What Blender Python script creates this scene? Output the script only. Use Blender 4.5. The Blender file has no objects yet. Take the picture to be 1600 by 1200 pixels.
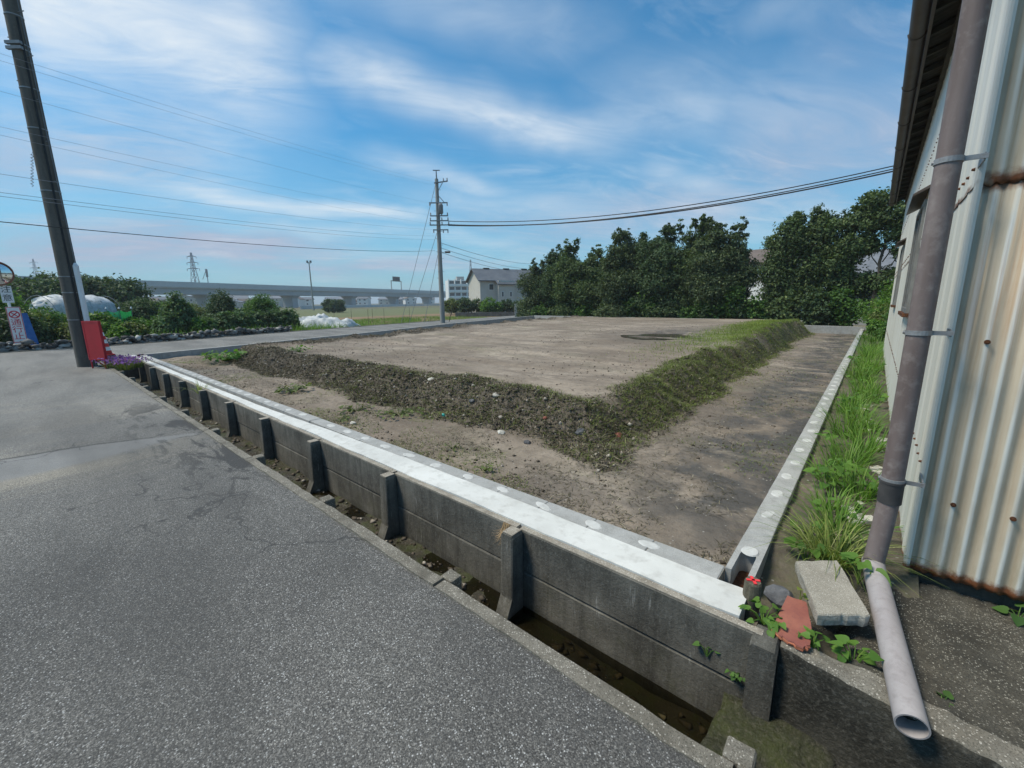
import bpy, math, random
import numpy as np
from mathutils import Vector, Matrix, Quaternion

scene = bpy.context.scene
COL = scene.collection

# ---------------------------------------------------------------- camera
CAM_H = 1.45
F_PX, PITCH, YAW, ROLL = 651.92, 0.1949, 0.712, -0.0116      # focal length in pixels of a 1600 wide frame
_fw = Vector((0, math.cos(PITCH), -math.sin(PITCH))); _up = Vector((0, math.sin(PITCH), math.cos(PITCH))); _rt = Vector((1, 0, 0))
_r2 = math.cos(ROLL)*_rt + math.sin(ROLL)*_up; _u2 = -math.sin(ROLL)*_rt + math.cos(ROLL)*_up
_M = Matrix.Rotation(YAW, 3, 'Z')
RT, UP, FW = _M @ _r2, _M @ _u2, _M @ _fw
cam_data = bpy.data.cameras.new('camera')
cam_data.sensor_fit = 'HORIZONTAL'; cam_data.sensor_width = 36.0
cam_data.lens = 36.0*F_PX/1600.0
cam_data.clip_start = 0.05; cam_data.clip_end = 8000.0
cam = bpy.data.objects.new('camera', cam_data); COL.objects.link(cam)
_R = Matrix((RT, UP, -FW)).transposed()
cam.matrix_world = Matrix.Translation((0, 0, CAM_H)) @ _R.to_4x4()
scene.camera = cam

def at(px, py, dist):
    """world point seen at a photo pixel, dist metres away on the map"""
    v = FW + (px-800)/F_PX*RT - (py-600)/F_PX*UP
    v = v*(dist/math.hypot(v.x, v.y))
    return Vector((v.x, v.y, v.z+CAM_H))

# ---------------------------------------------------------------- sky, sun, exposure
SUN_EL, SUN_AZ = 58.0, -134.0            # azimuth clockwise from +Y
SKY_STRENGTH, SUN_STRENGTH = 0.098, 2.9
EXPOSURE = 0.55
world = bpy.data.worlds.new('World'); scene.world = world; world.use_nodes = True
scene.view_settings.view_transform = 'Standard'; scene.view_settings.look = 'None'
scene.view_settings.gamma = 1.0; scene.view_settings.use_curve_mapping = False
scene.view_settings.exposure = EXPOSURE
scene.cycles.use_denoising = True
scene.cycles.max_bounces = 4; scene.cycles.transparent_max_bounces = 8
scene.render.film_transparent = False

# ---- node helpers
def nd(t, kind, ins=None, **attrs):
    n = t.nodes.new(kind)
    for k, v in attrs.items(): setattr(n, k, v)
    for k, v in (ins or {}).items():
        s = n.inputs[k]
        if isinstance(v, bpy.types.NodeSocket): t.links.new(v, s)
        else: s.default_value = v
    return n
def c4(c): return (c[0], c[1], c[2], 1.0)
def sc(v, t, vec): return nd(t, 'ShaderNodeMapping', {'Vector': vec, 'Scale': v}).outputs[0]
def noise(t, vec, scale, detail=4, rough=0.6, dist=0.0):
    return nd(t, 'ShaderNodeTexNoise', {'Vector': vec, 'Scale': scale, 'Detail': detail, 'Roughness': rough, 'Distortion': dist}).outputs[0]
def vor(t, vec, scale, feature='F1', rnd=1.0):
    return nd(t, 'ShaderNodeTexVoronoi', {'Vector': vec, 'Scale': scale, 'Randomness': rnd}, feature=feature)
def mth(t, op, a, b=0.0, clamp=False):
    return nd(t, 'ShaderNodeMath', {0: a, 1: b}, operation=op, use_clamp=clamp).outputs[0]
def mr(t, v, a, b, c=0.0, d=1.0):
    return nd(t, 'ShaderNodeMapRange', {'Value': v, 'From Min': a, 'From Max': b, 'To Min': c, 'To Max': d}).outputs[0]
def mix(t, f, a, b, blend='MIX'):
    n = nd(t, 'ShaderNodeMix', data_type='RGBA', blend_type=blend)
    for idx, v in ((0, f), (6, a), (7, b)):
        if isinstance(v, bpy.types.NodeSocket): t.links.new(v, n.inputs[idx])
        else: n.inputs[idx].default_value = c4(v) if idx and len(v) == 3 else v
    return n.outputs[2]
def bump(t, h, strength, dist, normal=None):
    i = {'Height': h, 'Strength': strength, 'Distance': dist}
    if normal is not None: i['Normal'] = normal
    return nd(t, 'ShaderNodeBump', i).outputs[0]
def xyz(t, vec): return nd(t, 'ShaderNodeSeparateXYZ', {0: vec}).outputs

def sky_dir(px, py):
    return (FW + (px-800)/F_PX*RT - (py-600)/F_PX*UP).normalized()
def build_world():
    t = world.node_tree; t.nodes.clear()
    sky = nd(t, 'ShaderNodeTexSky', sky_type='NISHITA', sun_disc=False, sun_elevation=math.radians(SUN_EL),
             sun_rotation=math.radians(SUN_AZ), altitude=0.0, air_density=1.0, dust_density=0.4, ozone_density=3.0)
    d = nd(t, 'ShaderNodeTexCoord').outputs['Generated']
    s = xyz(t, d)
    # clouds lie in a high flat sheet: project the direction on to it
    zz = mth(t, 'MAXIMUM', mth(t, 'ADD', s[2], 0.09), 0.03)
    u = mth(t, 'DIVIDE', s[0], zz); v = mth(t, 'DIVIDE', s[1], zz)
    a = math.radians(62)
    ru = mth(t, 'ADD', mth(t, 'MULTIPLY', u, math.cos(a)), mth(t, 'MULTIPLY', v, math.sin(a)))
    rv = mth(t, 'SUBTRACT', mth(t, 'MULTIPLY', v, math.cos(a)), mth(t, 'MULTIPLY', u, math.sin(a)))
    p = nd(t, 'ShaderNodeCombineXYZ', {0: mth(t, 'MULTIPLY', ru, 0.62), 1: rv, 2: 3.7}).outputs[0]
    warp = nd(t, 'ShaderNodeTexNoise', {'Vector': p, 'Scale': 0.8, 'Detail': 2}).outputs[1]
    pw = nd(t, 'ShaderNodeVectorMath', {0: p, 1: nd(t, 'ShaderNodeVectorMath', {0: warp, 'Scale': 0.8}, operation='SCALE').outputs[0]}, operation='ADD').outputs[0]
    big = noise(t, pw, 0.85, 5, 0.60, 0.3)
    fine = noise(t, sc((0.75, 1.25, 1), t, pw), 3.4, 7, 0.66, 1.1)
    tex = mth(t, 'ADD', mth(t, 'MULTIPLY', big, 0.6), mth(t, 'MULTIPLY', fine, 0.4))
    f1 = mth(t, 'POWER', mth(t, 'MAXIMUM', mr(t, tex, 0.46, 0.74), 0.0), 1.3, True)
    # long cirrus streamers and grey-mauve banks as they lie in this sky (each a band along a great circle)
    wd = nd(t, 'ShaderNodeTexNoise', {'Vector': d, 'Scale': 3.2, 'Detail': 3, 'Roughness': 0.6}).outputs[1]
    wv = nd(t, 'ShaderNodeVectorMath', {0: wd, 1: (0.5, 0.5, 0.5)}, operation='SUBTRACT').outputs[0]
    dw = nd(t, 'ShaderNodeVectorMath', {0: d, 1: nd(t, 'ShaderNodeVectorMath', {0: wv, 'Scale': 0.10}, operation='SCALE').outputs[0]}, operation='ADD').outputs[0]
    def stroke(a, b, w, amt, up=1.0, dn=1.0):
        A, B = sky_dir(*a), sky_dir(*b); n = A.cross(B).normalized(); c = (A+B).normalized(); q = n.cross(c); half = math.sin(A.angle(B)/2)
        off = nd(t, 'ShaderNodeVectorMath', {0: dw, 1: tuple(n)}, operation='DOT_PRODUCT').outputs['Value']
        al = mth(t, 'ABSOLUTE', nd(t, 'ShaderNodeVectorMath', {0: dw, 1: tuple(q)}, operation='DOT_PRODUCT').outputs['Value'])
        fr = nd(t, 'ShaderNodeVectorMath', {0: dw, 1: tuple(c)}, operation='DOT_PRODUCT').outputs['Value']
        e = mth(t, 'MULTIPLY', off, 1.0/w); g = mth(t, 'POWER', 2.71828, mth(t, 'MULTIPLY', mth(t, 'MULTIPLY', e, e), -1.0))
        win = mth(t, 'MULTIPLY', mr(t, al, half*1.25, half*0.55), mr(t, fr, 0.1, 0.3))
        return mth(t, 'MULTIPLY', mth(t, 'MULTIPLY', g, win), amt)
    W = [((-120, -20), (480, 108), 0.115, 0.78), ((440, 92), (980, 208), 0.042, 0.66), ((210, 305), (700, 342), 0.018, 0.62), ((560, 238), (800, 292), 0.022, 0.40), ((-80, 150), (420, 235), 0.11, 0.42), ((880, 195), (1180, 160), 0.05, 0.34), ((480, -30), (960, 60), 0.05, 0.28), ((330, 352), (800, 372), 0.016, 0.5), ((1000, 262), (1150, 290), 0.02, 0.3), ((60, 285), (420, 300), 0.016, 0.35), ((620, 300), (960, 330), 0.03, 0.30), ((1150, 40), (1330, 10), 0.03, 0.22), ((900, 120), (1330, 190), 0.06, 0.26)]
    G = [((-120, 393), (540, 390), 0.042, 1.0), ((280, 425), (780, 412), 0.018, 0.75), ((1130, 250), (1560, 190), 0.085, 0.75), ((800, 365), (1250, 300), 0.06, 0.60), ((-100, 250), (330, 262), 0.05, 0.7), ((700, 335), (1000, 345), 0.03, 0.4), ((1250, 90), (1560, 60), 0.05, 0.35)]
    fw = None
    for k in W:
        q = stroke(*k); fw = q if fw is None else mth(t, 'MAXIMUM', fw, q)
    fg = None
    for k in G:
        q = stroke(*k); fg = q if fg is None else mth(t, 'MAXIMUM', fg, q)
    mod = mr(t, tex, 0.36, 0.60, 0.30, 1.30)
    fw = mth(t, 'MULTIPLY', fw, mod, True); fg = mth(t, 'MULTIPLY', fg, mod, True)
    fw = mth(t, 'MAXIMUM', fw, mth(t, 'MULTIPLY', f1, 0.55))
    veil = mr(t, s[2], 0.34, 0.0, 0.0, 0.62)
    skyc = mix(t, 1.0, sky.outputs[0], (0.28, 0.88, 1.04), 'MULTIPLY')
    col = mix(t, veil, skyc, (2.3, 3.6, 4.4))
    col = mix(t, fg, col, (2.8, 3.4, 4.6))
    col = mix(t, fw, col, (5.9, 6.4, 6.8))
    bg = nd(t, 'ShaderNodeBackground', {'Color': col, 'Strength': SKY_STRENGTH})
    out = nd(t, 'ShaderNodeOutputWorld', {'Surface': bg.outputs[0]})
build_world()
world.cycles.sampling_method = 'MANUAL'; world.cycles.sample_map_resolution = 256
sun_data = bpy.data.lights.new('sun', 'SUN'); sun_data.energy = SUN_STRENGTH; sun_data.angle = math.radians(18.0)
sun_data.color = (1.0, 0.92, 0.78)
sun = bpy.data.objects.new('sun', sun_data); COL.objects.link(sun)
_sd = Vector((math.sin(math.radians(SUN_AZ))*math.cos(math.radians(SUN_EL)), math.cos(math.radians(SUN_AZ))*math.cos(math.radians(SUN_EL)), math.sin(math.radians(SUN_EL))))
sun.rotation_euler = (-_sd).to_track_quat('-Z', 'Y').to_euler()

# ---------------------------------------------------------------- object helpers
def prop(o, label=None, cat=None, group=None, kind=None):
    if label: o['label'] = label
    if cat: o['category'] = cat
    if group: o['group'] = group
    if kind: o['kind'] = kind
    return o
def world_off(o):
    v = Vector((0, 0, 0))
    while o is not None:
        v = v + o.location; o = o.parent
    return v
def thing(name, label, cat, loc=(0, 0, 0), group=None):
    o = bpy.data.objects.new(name, None); COL.objects.link(o); o.location = loc; o.empty_display_size = 0.1
    return prop(o, label, cat, group)
def link_mesh(name, me, parent=None, loc=None):
    o = bpy.data.objects.new(name, me); COL.objects.link(o)
    if parent is not None:
        o.parent = parent
        if loc is not None: o.location = Vector(loc) - world_off(parent)
    elif loc is not None: o.location = loc
    return o
def mesh_np(name, V, F, mat, smooth=False, midx=None):
    """V (n,3); F (m,k) array of equal-sized faces or list of lists"""
    me = bpy.data.meshes.new(name)
    V = np.asarray(V, np.float32)
    if isinstance(F, np.ndarray):
        m, k = F.shape
        me.vertices.add(len(V)); me.vertices.foreach_set('co', V.ravel())
        me.loops.add(m*k); me.loops.foreach_set('vertex_index', F.astype(np.int32).ravel())
        me.polygons.add(m); me.polygons.foreach_set('loop_start', np.arange(0, m*k, k, dtype=np.int32))
        me.polygons.foreach_set('loop_total', np.full(m, k, np.int32))
        if smooth: me.polygons.foreach_set('use_smooth', np.ones(m, bool))
        me.update(calc_edges=True)
    else:
        me.from_pydata([tuple(map(float, v)) for v in V], [], [tuple(f) for f in F])
        if smooth: me.polygons.foreach_set('use_smooth', np.ones(len(me.polygons), bool))
    mats = mat if isinstance(mat, (list, tuple)) else [mat]
    for q in mats: me.materials.append(q)
    if midx is not None: me.polygons.foreach_set('material_index', np.asarray(midx, np.int32))
    me.update()
    return me

class MB:
    """collects shapes in world coordinates; build() links them as one mesh object"""
    def __init__(s): s.v = []; s.f = []; s.m = []
    def add(s, vs, fs, m=0):
        b = len(s.v); s.v += [tuple(v) for v in vs]; s.f += [tuple(b+i for i in f) for f in fs]; s.m += [m]*len(fs); return s
    def box(s, lo, hi, m=0, rot=None, taper=None):
        x0, y0, z0 = lo; x1, y1, z1 = hi
        vs = [Vector(p) for p in ((x0, y0, z0), (x1, y0, z0), (x1, y1, z0), (x0, y1, z0), (x0, y0, z1), (x1, y0, z1), (x1, y1, z1), (x0, y1, z1))]
        if rot is not None:
            c = Vector(((x0+x1)/2, (y0+y1)/2, (z0+z1)/2)); vs = [c + rot @ (v-c) for v in vs]
        return s.add(vs, [(0, 3, 2, 1), (4, 5, 6, 7), (0, 1, 5, 4), (1, 2, 6, 5), (2, 3, 7, 6), (3, 0, 4, 7)], m)
    def bbox(s, lo, hi, b=0.004, m=0, jit=0.0, rng=None):
        """box with chamfered edges"""
        lo = Vector(lo); hi = Vector(hi); c = (lo+hi)/2; h = (hi-lo)/2; vs = []; fs = []
        idx = {}
        for sx in (-1, 1):
            for sy in (-1, 1):
                for sz in (-1, 1):
                    for ax in range(3):
                        p = Vector((sx*(h.x-(b if ax != 0 else 0)), sy*(h.y-(b if ax != 1 else 0)), sz*(h.z-(b if ax != 2 else 0))))
                        if jit: p += Vector([rng.uniform(-jit, jit) for _ in range(3)])
                        idx[(sx, sy, sz, ax)] = len(vs); vs.append(c+p)
        for ax in range(3):
            o1, o2 = [a for a in range(3) if a != ax]
            for sg in (-1, 1):
                ring = []
                for (p, q) in ((-1, -1), (1, -1), (1, 1), (-1, 1)):
                    k = [0, 0, 0]; k[ax] = sg; k[o1] = p; k[o2] = q; ring.append(idx[(k[0], k[1], k[2], ax)])
                fs.append(ring)
        for ax in range(3):                     # edge chamfers run along ax
            o1, o2 = [a for a in range(3) if a != ax]
            for p in (-1, 1):
                for q in (-1, 1):
                    def I(sg, face):
                        k = [0, 0, 0]; k[ax] = sg; k[o1] = p; k[o2] = q; return idx[(k[0], k[1], k[2], face)]
                    fs.append([I(-1, o1), I(1, o1), I(1, o2), I(-1, o2)])
        for sx in (-1, 1):
            for sy in (-1, 1):
                for sz in (-1, 1): fs.append([idx[(sx, sy, sz, a)] for a in range(3)])
        return s.add(vs, fs, m)
    def tube(s, pts, rad, n=8, m=0, caps=True):
        pts = [Vector(p) for p in pts]
        rad = rad if isinstance(rad, (list, tuple)) else [rad]*len(pts)
        vs = []; fs = []; ref = None
        for i, p in enumerate(pts):
            d = (pts[min(i+1, len(pts)-1)] - pts[max(i-1, 0)]).normalized()
            if ref is None:
                ref = d.orthogonal().normalized()
            ref = (ref - d*ref.dot(d)).normalized(); b = d.cross(ref)
            for k in range(n):
                a = 2*math.pi*k/n; vs.append(p + (ref*math.cos(a)+b*math.sin(a))*rad[i])
        for i in range(len(pts)-1):
            for k in range(n):
                k2 = (k+1) % n; fs.append((i*n+k, i*n+k2, (i+1)*n+k2, (i+1)*n+k))
        if caps:
            fs.append(tuple(reversed(range(n)))); fs.append(tuple((len(pts)-1)*n+k for k in range(n)))
        return s.add(vs, fs, m)
    def prism(s, poly, z0, z1, m=0):
        n = len(poly)
        vs = [(x, y, z0) for x, y in poly] + [(x, y, z1) for x, y in poly]
        fs = [tuple(reversed(range(n))), tuple(range(n, 2*n))] + [(i, (i+1) % n, n+(i+1) % n, n+i) for i in range(n)]
        return s.add(vs, fs, m)
    def extrude(s, prof, a, b, m=0):
        """prof: list of Vectors (closed section) moved from offset a to offset b"""
        n = len(prof); a = Vector(a); b = Vector(b)
        vs = [Vector(p)+a for p in prof] + [Vector(p)+b for p in prof]
        fs = [tuple(reversed(range(n))), tuple(range(n, 2*n))] + [(i, (i+1) % n, n+(i+1) % n, n+i) for i in range(n)]
        return s.add(vs, fs, m)
    def build(s, name, mat, parent=None, smooth=False, origin=None):
        off = world_off(parent) if parent is not None else Vector(origin or (0, 0, 0))
        V = np.array(s.v, float) - np.array(off)
        me = mesh_np(name, V, s.f, mat, smooth, s.m)
        bm_fix(me)
        if smooth: autosmooth(me)
        o = link_mesh(name, me, parent)
        if parent is None and origin is not None: o.location = origin
        return o
import bmesh
def bm_fix(me):
    bm = bmesh.new(); bm.from_mesh(me); bmesh.ops.recalc_face_normals(bm, faces=bm.faces); bm.to_mesh(me); bm.free()
def autosmooth(me, ang=40):
    bm = bmesh.new(); bm.from_mesh(me); lim = math.radians(ang)
    for e in bm.edges:
        if len(e.link_faces) == 2: e.smooth = e.calc_face_angle(0) < lim
    bm.to_mesh(me); bm.free()

# ---- numpy value noise
def _hash(ix, iy, seed):
    h = (ix.astype(np.int64)*374761393 + iy.astype(np.int64)*668265263 + seed*1442695041) & 0xffffffff
    h = ((h ^ (h >> 13))*1274126177) & 0xffffffff
    return ((h ^ (h >> 16)) & 0xffff)/65535.0
def vnoise(x, y, seed=0):
    ix = np.floor(x); iy = np.floor(y); fx = x-ix; fy = y-iy
    fx = fx*fx*(3-2*fx); fy = fy*fy*(3-2*fy)
    a = _hash(ix, iy, seed); b = _hash(ix+1, iy, seed); c = _hash(ix, iy+1, seed); d = _hash(ix+1, iy+1, seed)
    return (a*(1-fx)+b*fx)*(1-fy) + (c*(1-fx)+d*fx)*fy - 0.5
def fbm(x, y, scale, octs=4, seed=0, gain=0.5):
    s = 0.0; a = 1.0
    for o in range(octs):
        s = s + a*vnoise(x*scale*2**o, y*scale*2**o, seed+o*17); a *= gain
    return s
def sstep(a, b, x):
    t = np.clip((x-a)/(b-a), 0, 1); return t*t*(3-2*t)
# ---------------------------------------------------------------- materials
MATS = {}
def new_mat(name):
    m = bpy.data.materials.new(name); m.use_nodes = True; t = m.node_tree; t.nodes.clear(); MATS[name] = m
    pos = nd(t, 'ShaderNodeNewGeometry').outputs['Position']
    return m, t, pos
def finish(t, col, rough=0.8, normal=None, spec=0.3, metal=0.0, extra=None):
    i = {'Base Color': c4(col) if isinstance(col, tuple) else col, 'Roughness': rough, 'Metallic': metal, 'Specular IOR Level': spec}
    if normal is not None: i['Normal'] = normal
    i.update(extra or {})
    b = nd(t, 'ShaderNodeBsdfPrincipled', i)
    nd(t, 'ShaderNodeOutputMaterial', {'Surface': b.outputs[0]})
    return b
def surf(name, c1, c2, scale=3.0, c3=None, fscale=60.0, ff=0.3, rough=0.85, bs=0.3, bd=0.004, bscale=80.0, spec=0.25, metal=0.0, lo=0.35, hi=0.65, stretch=(1, 1, 1)):
    """mottled surface: two base colours by a broad noise, a third in fine specks, fine relief"""
    m, t, p = new_mat(name)
    ps = sc(stretch, t, p) if stretch != (1, 1, 1) else p
    col = mix(t, mr(t, noise(t, ps, scale, 6, 0.62), lo, hi), c1, c2)
    fn = noise(t, p, fscale, 3, 0.7)
    if c3 is not None: col = mix(t, mth(t, 'MULTIPLY', mr(t, fn, 0.5, 0.72), ff, True), col, c3)
    nm = bump(t, noise(t, p, bscale, 5, 0.7), bs, bd) if bs else None
    finish(t, col, rough, nm, spec, metal)
    return m

def leaf_mat(name, c1, c2, c3, rough=0.45, trans=0.25, spec=0.18):
    m, t, p = new_mat(name)
    r = nd(t, 'ShaderNodeNewGeometry').outputs['Random Per Island']
    rp = nd(t, 'ShaderNodeValToRGB', {'Fac': r})
    e = rp.color_ramp.elements; e[0].position = 0.0; e[0].color = c4(c1); e[1].position = 0.85; e[1].color = c4(c2)
    q = e.new(0.97); q.color = c4(c3)
    big = mr(t, noise(t, p, 0.9, 3, 0.5), 0.3, 0.7, 0.75, 1.25)
    col = mix(t, 1.0, rp.outputs[0], nd(t, 'ShaderNodeCombineColor', {0: big, 1: big, 2: big}).outputs[0], 'MULTIPLY')
    b = nd(t, 'ShaderNodeBsdfPrincipled', {'Base Color': col, 'Roughness': rough, 'Specular IOR Level': spec})
    tr = nd(t, 'ShaderNodeBsdfTranslucent', {'Color': mix(t, 1.0, col, (1.3, 1.5, 0.6), 'MULTIPLY')})
    mx = nd(t, 'ShaderNodeMixShader', {0: trans, 1: b.outputs[0], 2: tr.outputs[0]})
    nd(t, 'ShaderNodeOutputMaterial', {'Surface': mx.outputs[0]})
    return m

def mk_asphalt():
    m, t, p = new_mat('asphalt')
    x = xyz(t, p)
    v1 = vor(t, p, 135.0); v2 = vor(t, p, 240.0)
    b1 = nd(t, 'ShaderNodeSeparateColor', {0: v1.outputs['Color']}).outputs
    b2 = nd(t, 'ShaderNodeSeparateColor', {0: v2.outputs['Color']}).outputs
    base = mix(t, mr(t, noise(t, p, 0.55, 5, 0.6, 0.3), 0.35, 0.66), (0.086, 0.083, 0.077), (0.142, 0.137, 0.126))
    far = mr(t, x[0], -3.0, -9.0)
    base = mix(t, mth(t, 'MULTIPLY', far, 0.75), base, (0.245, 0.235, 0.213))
    # dry sediment streaks across the road around the patch
    sed = mr(t, noise(t, sc((1.6, 0.25, 1), t, p), 1.1, 5, 0.6, 0.5), 0.48, 0.70)
    sedm = mth(t, 'MULTIPLY', sed, mth(t, 'MULTIPLY', mr(t, x[0], -4.2, -5.2), mr(t, x[0], -11.0, -8.0)), True)
    base = mix(t, mth(t, 'MULTIPLY', sedm, 0.8), base, (0.29, 0.262, 0.212))
    # aggregate: dark binder, mid and pale stones
    agg = nd(t, 'ShaderNodeValToRGB', {'Fac': b2[0]}); ce = agg.color_ramp; ce.interpolation = 'LINEAR'
    e = ce.elements; e[0].position = 0.0; e[0].color = (0.38, 0.38, 0.38, 1); e[1].position = 0.45; e[1].color = (0.85, 0.85, 0.85, 1)
    for ps_, v_ in ((0.75, 1.15), (0.90, 1.6), (1.0, 2.6)): q = e.new(ps_); q.color = (v_, v_, v_, 1)
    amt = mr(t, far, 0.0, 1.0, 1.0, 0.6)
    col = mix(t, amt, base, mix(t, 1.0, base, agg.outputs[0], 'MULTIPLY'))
    pale = mth(t, 'MULTIPLY', mth(t, 'GREATER_THAN', b1[0], 0.86), mth(t, 'LESS_THAN', v1.outputs['Distance'], 0.40))
    pcol = mix(t, b1[1], (0.20, 0.20, 0.195), (0.56, 0.56, 0.545))
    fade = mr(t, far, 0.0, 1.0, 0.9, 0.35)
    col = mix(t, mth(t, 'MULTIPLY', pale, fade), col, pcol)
    dk = mth(t, 'MULTIPLY', mth(t, 'GREATER_THAN', b1[2], 0.80), 0.55)
    col = mix(t, dk, col, (0.045, 0.045, 0.045))
    # older trench reinstatement across the road: paler, finer surfacing with a dark joint and washed-in silt
    pe = mth(t, 'ADD', x[0], mth(t, 'MULTIPLY', mth(t, 'SUBTRACT', noise(t, sc((1, 0.6, 1), t, p), 2.2, 5, 0.65), 0.5), 0.22))
    nar = mth(t, 'MULTIPLY', mth(t, 'POWER', mth(t, 'MAXIMUM', mr(t, x[1], -0.4, 1.15), 0.0), 1.6), 0.38)
    dl = mth(t, 'SUBTRACT', mth(t, 'SUBTRACT', pe, -6.24), nar); dr = mth(t, 'SUBTRACT', mth(t, 'SUBTRACT', -5.38, pe), nar)
    inside = mth(t, 'MULTIPLY', mr(t, dl, 0.0, 0.05), mr(t, dr, -0.02, 0.12), True)
    pcl = mix(t, mr(t, noise(t, p, 1.4, 5, 0.6), 0.3, 0.7), (0.180, 0.180, 0.175), (0.245, 0.242, 0.232))
    pcl = mix(t, mth(t, 'MULTIPLY', mth(t, 'GREATER_THAN', b2[1], 0.72), 0.35), pcl, (0.30, 0.30, 0.295))
    col = mix(t, mth(t, 'MULTIPLY', inside, 0.85), col, pcl)
    jl = mth(t, 'MULTIPLY', mr(t, mth(t, 'ABSOLUTE', mth(t, 'ADD', dl, 0.02)), 0.035, 0.012), mr(t, x[1], 1.0, 0.5), True)
    col = mix(t, mth(t, 'MULTIPLY', jl, 0.75), col, (0.045, 0.044, 0.043))
    sl = mth(t, 'MULTIPLY', mth(t, 'MULTIPLY', mr(t, dr, 0.10, 0.0), mr(t, dr, -0.45, -0.05)), mr(t, noise(t, p, 5.0, 5, 0.65), 0.36, 0.58), True)
    col = mix(t, mth(t, 'MULTIPLY', sl, 0.6), col, (0.235, 0.215, 0.175))
    # hairline cracks
    cv_ = vor(t, nd(t, 'ShaderNodeVectorMath', {0: p, 1: nd(t, 'ShaderNodeVectorMath', {0: nd(t, 'ShaderNodeTexNoise', {'Vector': p, 'Scale': 2.5, 'Detail': 4}).outputs[1], 'Scale': 0.6}, operation='SCALE').outputs[0]}, operation='ADD').outputs[0], 0.55, 'DISTANCE_TO_EDGE')
    ck = mth(t, 'MULTIPLY', mr(t, cv_.outputs['Distance'], 0.006, 0.002), mr(t, noise(t, p, 0.6, 3), 0.50, 0.58), True)
    col = mix(t, mth(t, 'MULTIPLY', ck, 0.7), col, (0.03, 0.03, 0.03))
    # worn wheel-path and stains
    st = mr(t, noise(t, sc((0.35, 1.3, 1), t, p), 0.9, 4, 0.6, 0.4), 0.42, 0.62)
    col = mix(t, mth(t, 'MULTIPLY', st, 0.42), col, (0.055, 0.054, 0.052))
    # tarry crumbling margin beside the ditch
    ed = mth(t, 'MULTIPLY', mr(t, noise(t, sc((0.8, 2.2, 1), t, p), 1.7, 6, 0.68, 0.6), 0.49, 0.55), mth(t, 'MULTIPLY', mr(t, x[1], 0.35, 1.0), mth(t, 'MULTIPLY', mr(t, x[0], -3.2, -3.9), mr(t, x[0], -9.0, -7.5))), True)
    col = mix(t, mth(t, 'MULTIPLY', ed, 0.85), col, (0.035, 0.034, 0.033))
    h = mth(t, 'SUBTRACT', mth(t, 'MULTIPLY', b2[2], 0.6), v1.outputs['Distance'])
    h = mth(t, 'ADD', h, mth(t, 'MULTIPLY', noise(t, p, 7.0, 4), 1.0))
    nm = bump(t, h, 0.55, 0.004)
    finish(t, col, 0.78, nm, 0.35)
    return m

def speck(name, c1, c2, scale, dark, pale, vs=150.0, pf=0.84, df=0.80, rough=0.9, bs=0.6, bd=0.005, stain=None, sscale=2.0):
    """concrete with its sand and small stones showing"""
    m, t, p = new_mat(name)
    col = mix(t, mr(t, noise(t, p, scale, 6, 0.65), 0.35, 0.65), c1, c2)
    if stain is not None: col = mix(t, mth(t, 'MULTIPLY', mr(t, noise(t, p, sscale, 6, 0.68, 0.4), 0.46, 0.64), 0.75), col, stain)
    v1 = vor(t, p, vs); b1 = nd(t, 'ShaderNodeSeparateColor', {0: v1.outputs['Color']}).outputs
    v2 = vor(t, p, vs*2.1); b2 = nd(t, 'ShaderNodeSeparateColor', {0: v2.outputs['Color']}).outputs
    col = mix(t, mth(t, 'MULTIPLY', mth(t, 'GREATER_THAN', b2[0], df), 0.6), col, dark)
    pf = mr(t, noise(t, p, 7.0, 4, 0.6), 0.35, 0.65, pf-0.10, pf+0.12)
    pm = mth(t, 'MULTIPLY', mth(t, 'GREATER_THAN', b1[0], pf), mth(t, 'LESS_THAN', v1.outputs['Distance'], 0.48))
    col = mix(t, mth(t, 'MULTIPLY', pm, mr(t, b1[1], 0, 1, 0.25, 0.95)), col, pale)
    h = mth(t, 'ADD', mth(t, 'MULTIPLY', noise(t, p, vs*0.4, 6, 0.75), 1.0), mth(t, 'MULTIPLY', b2[1], 0.25))
    finish(t, col, rough, bump(t, h, bs, bd), 0.3)
    return m
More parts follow.
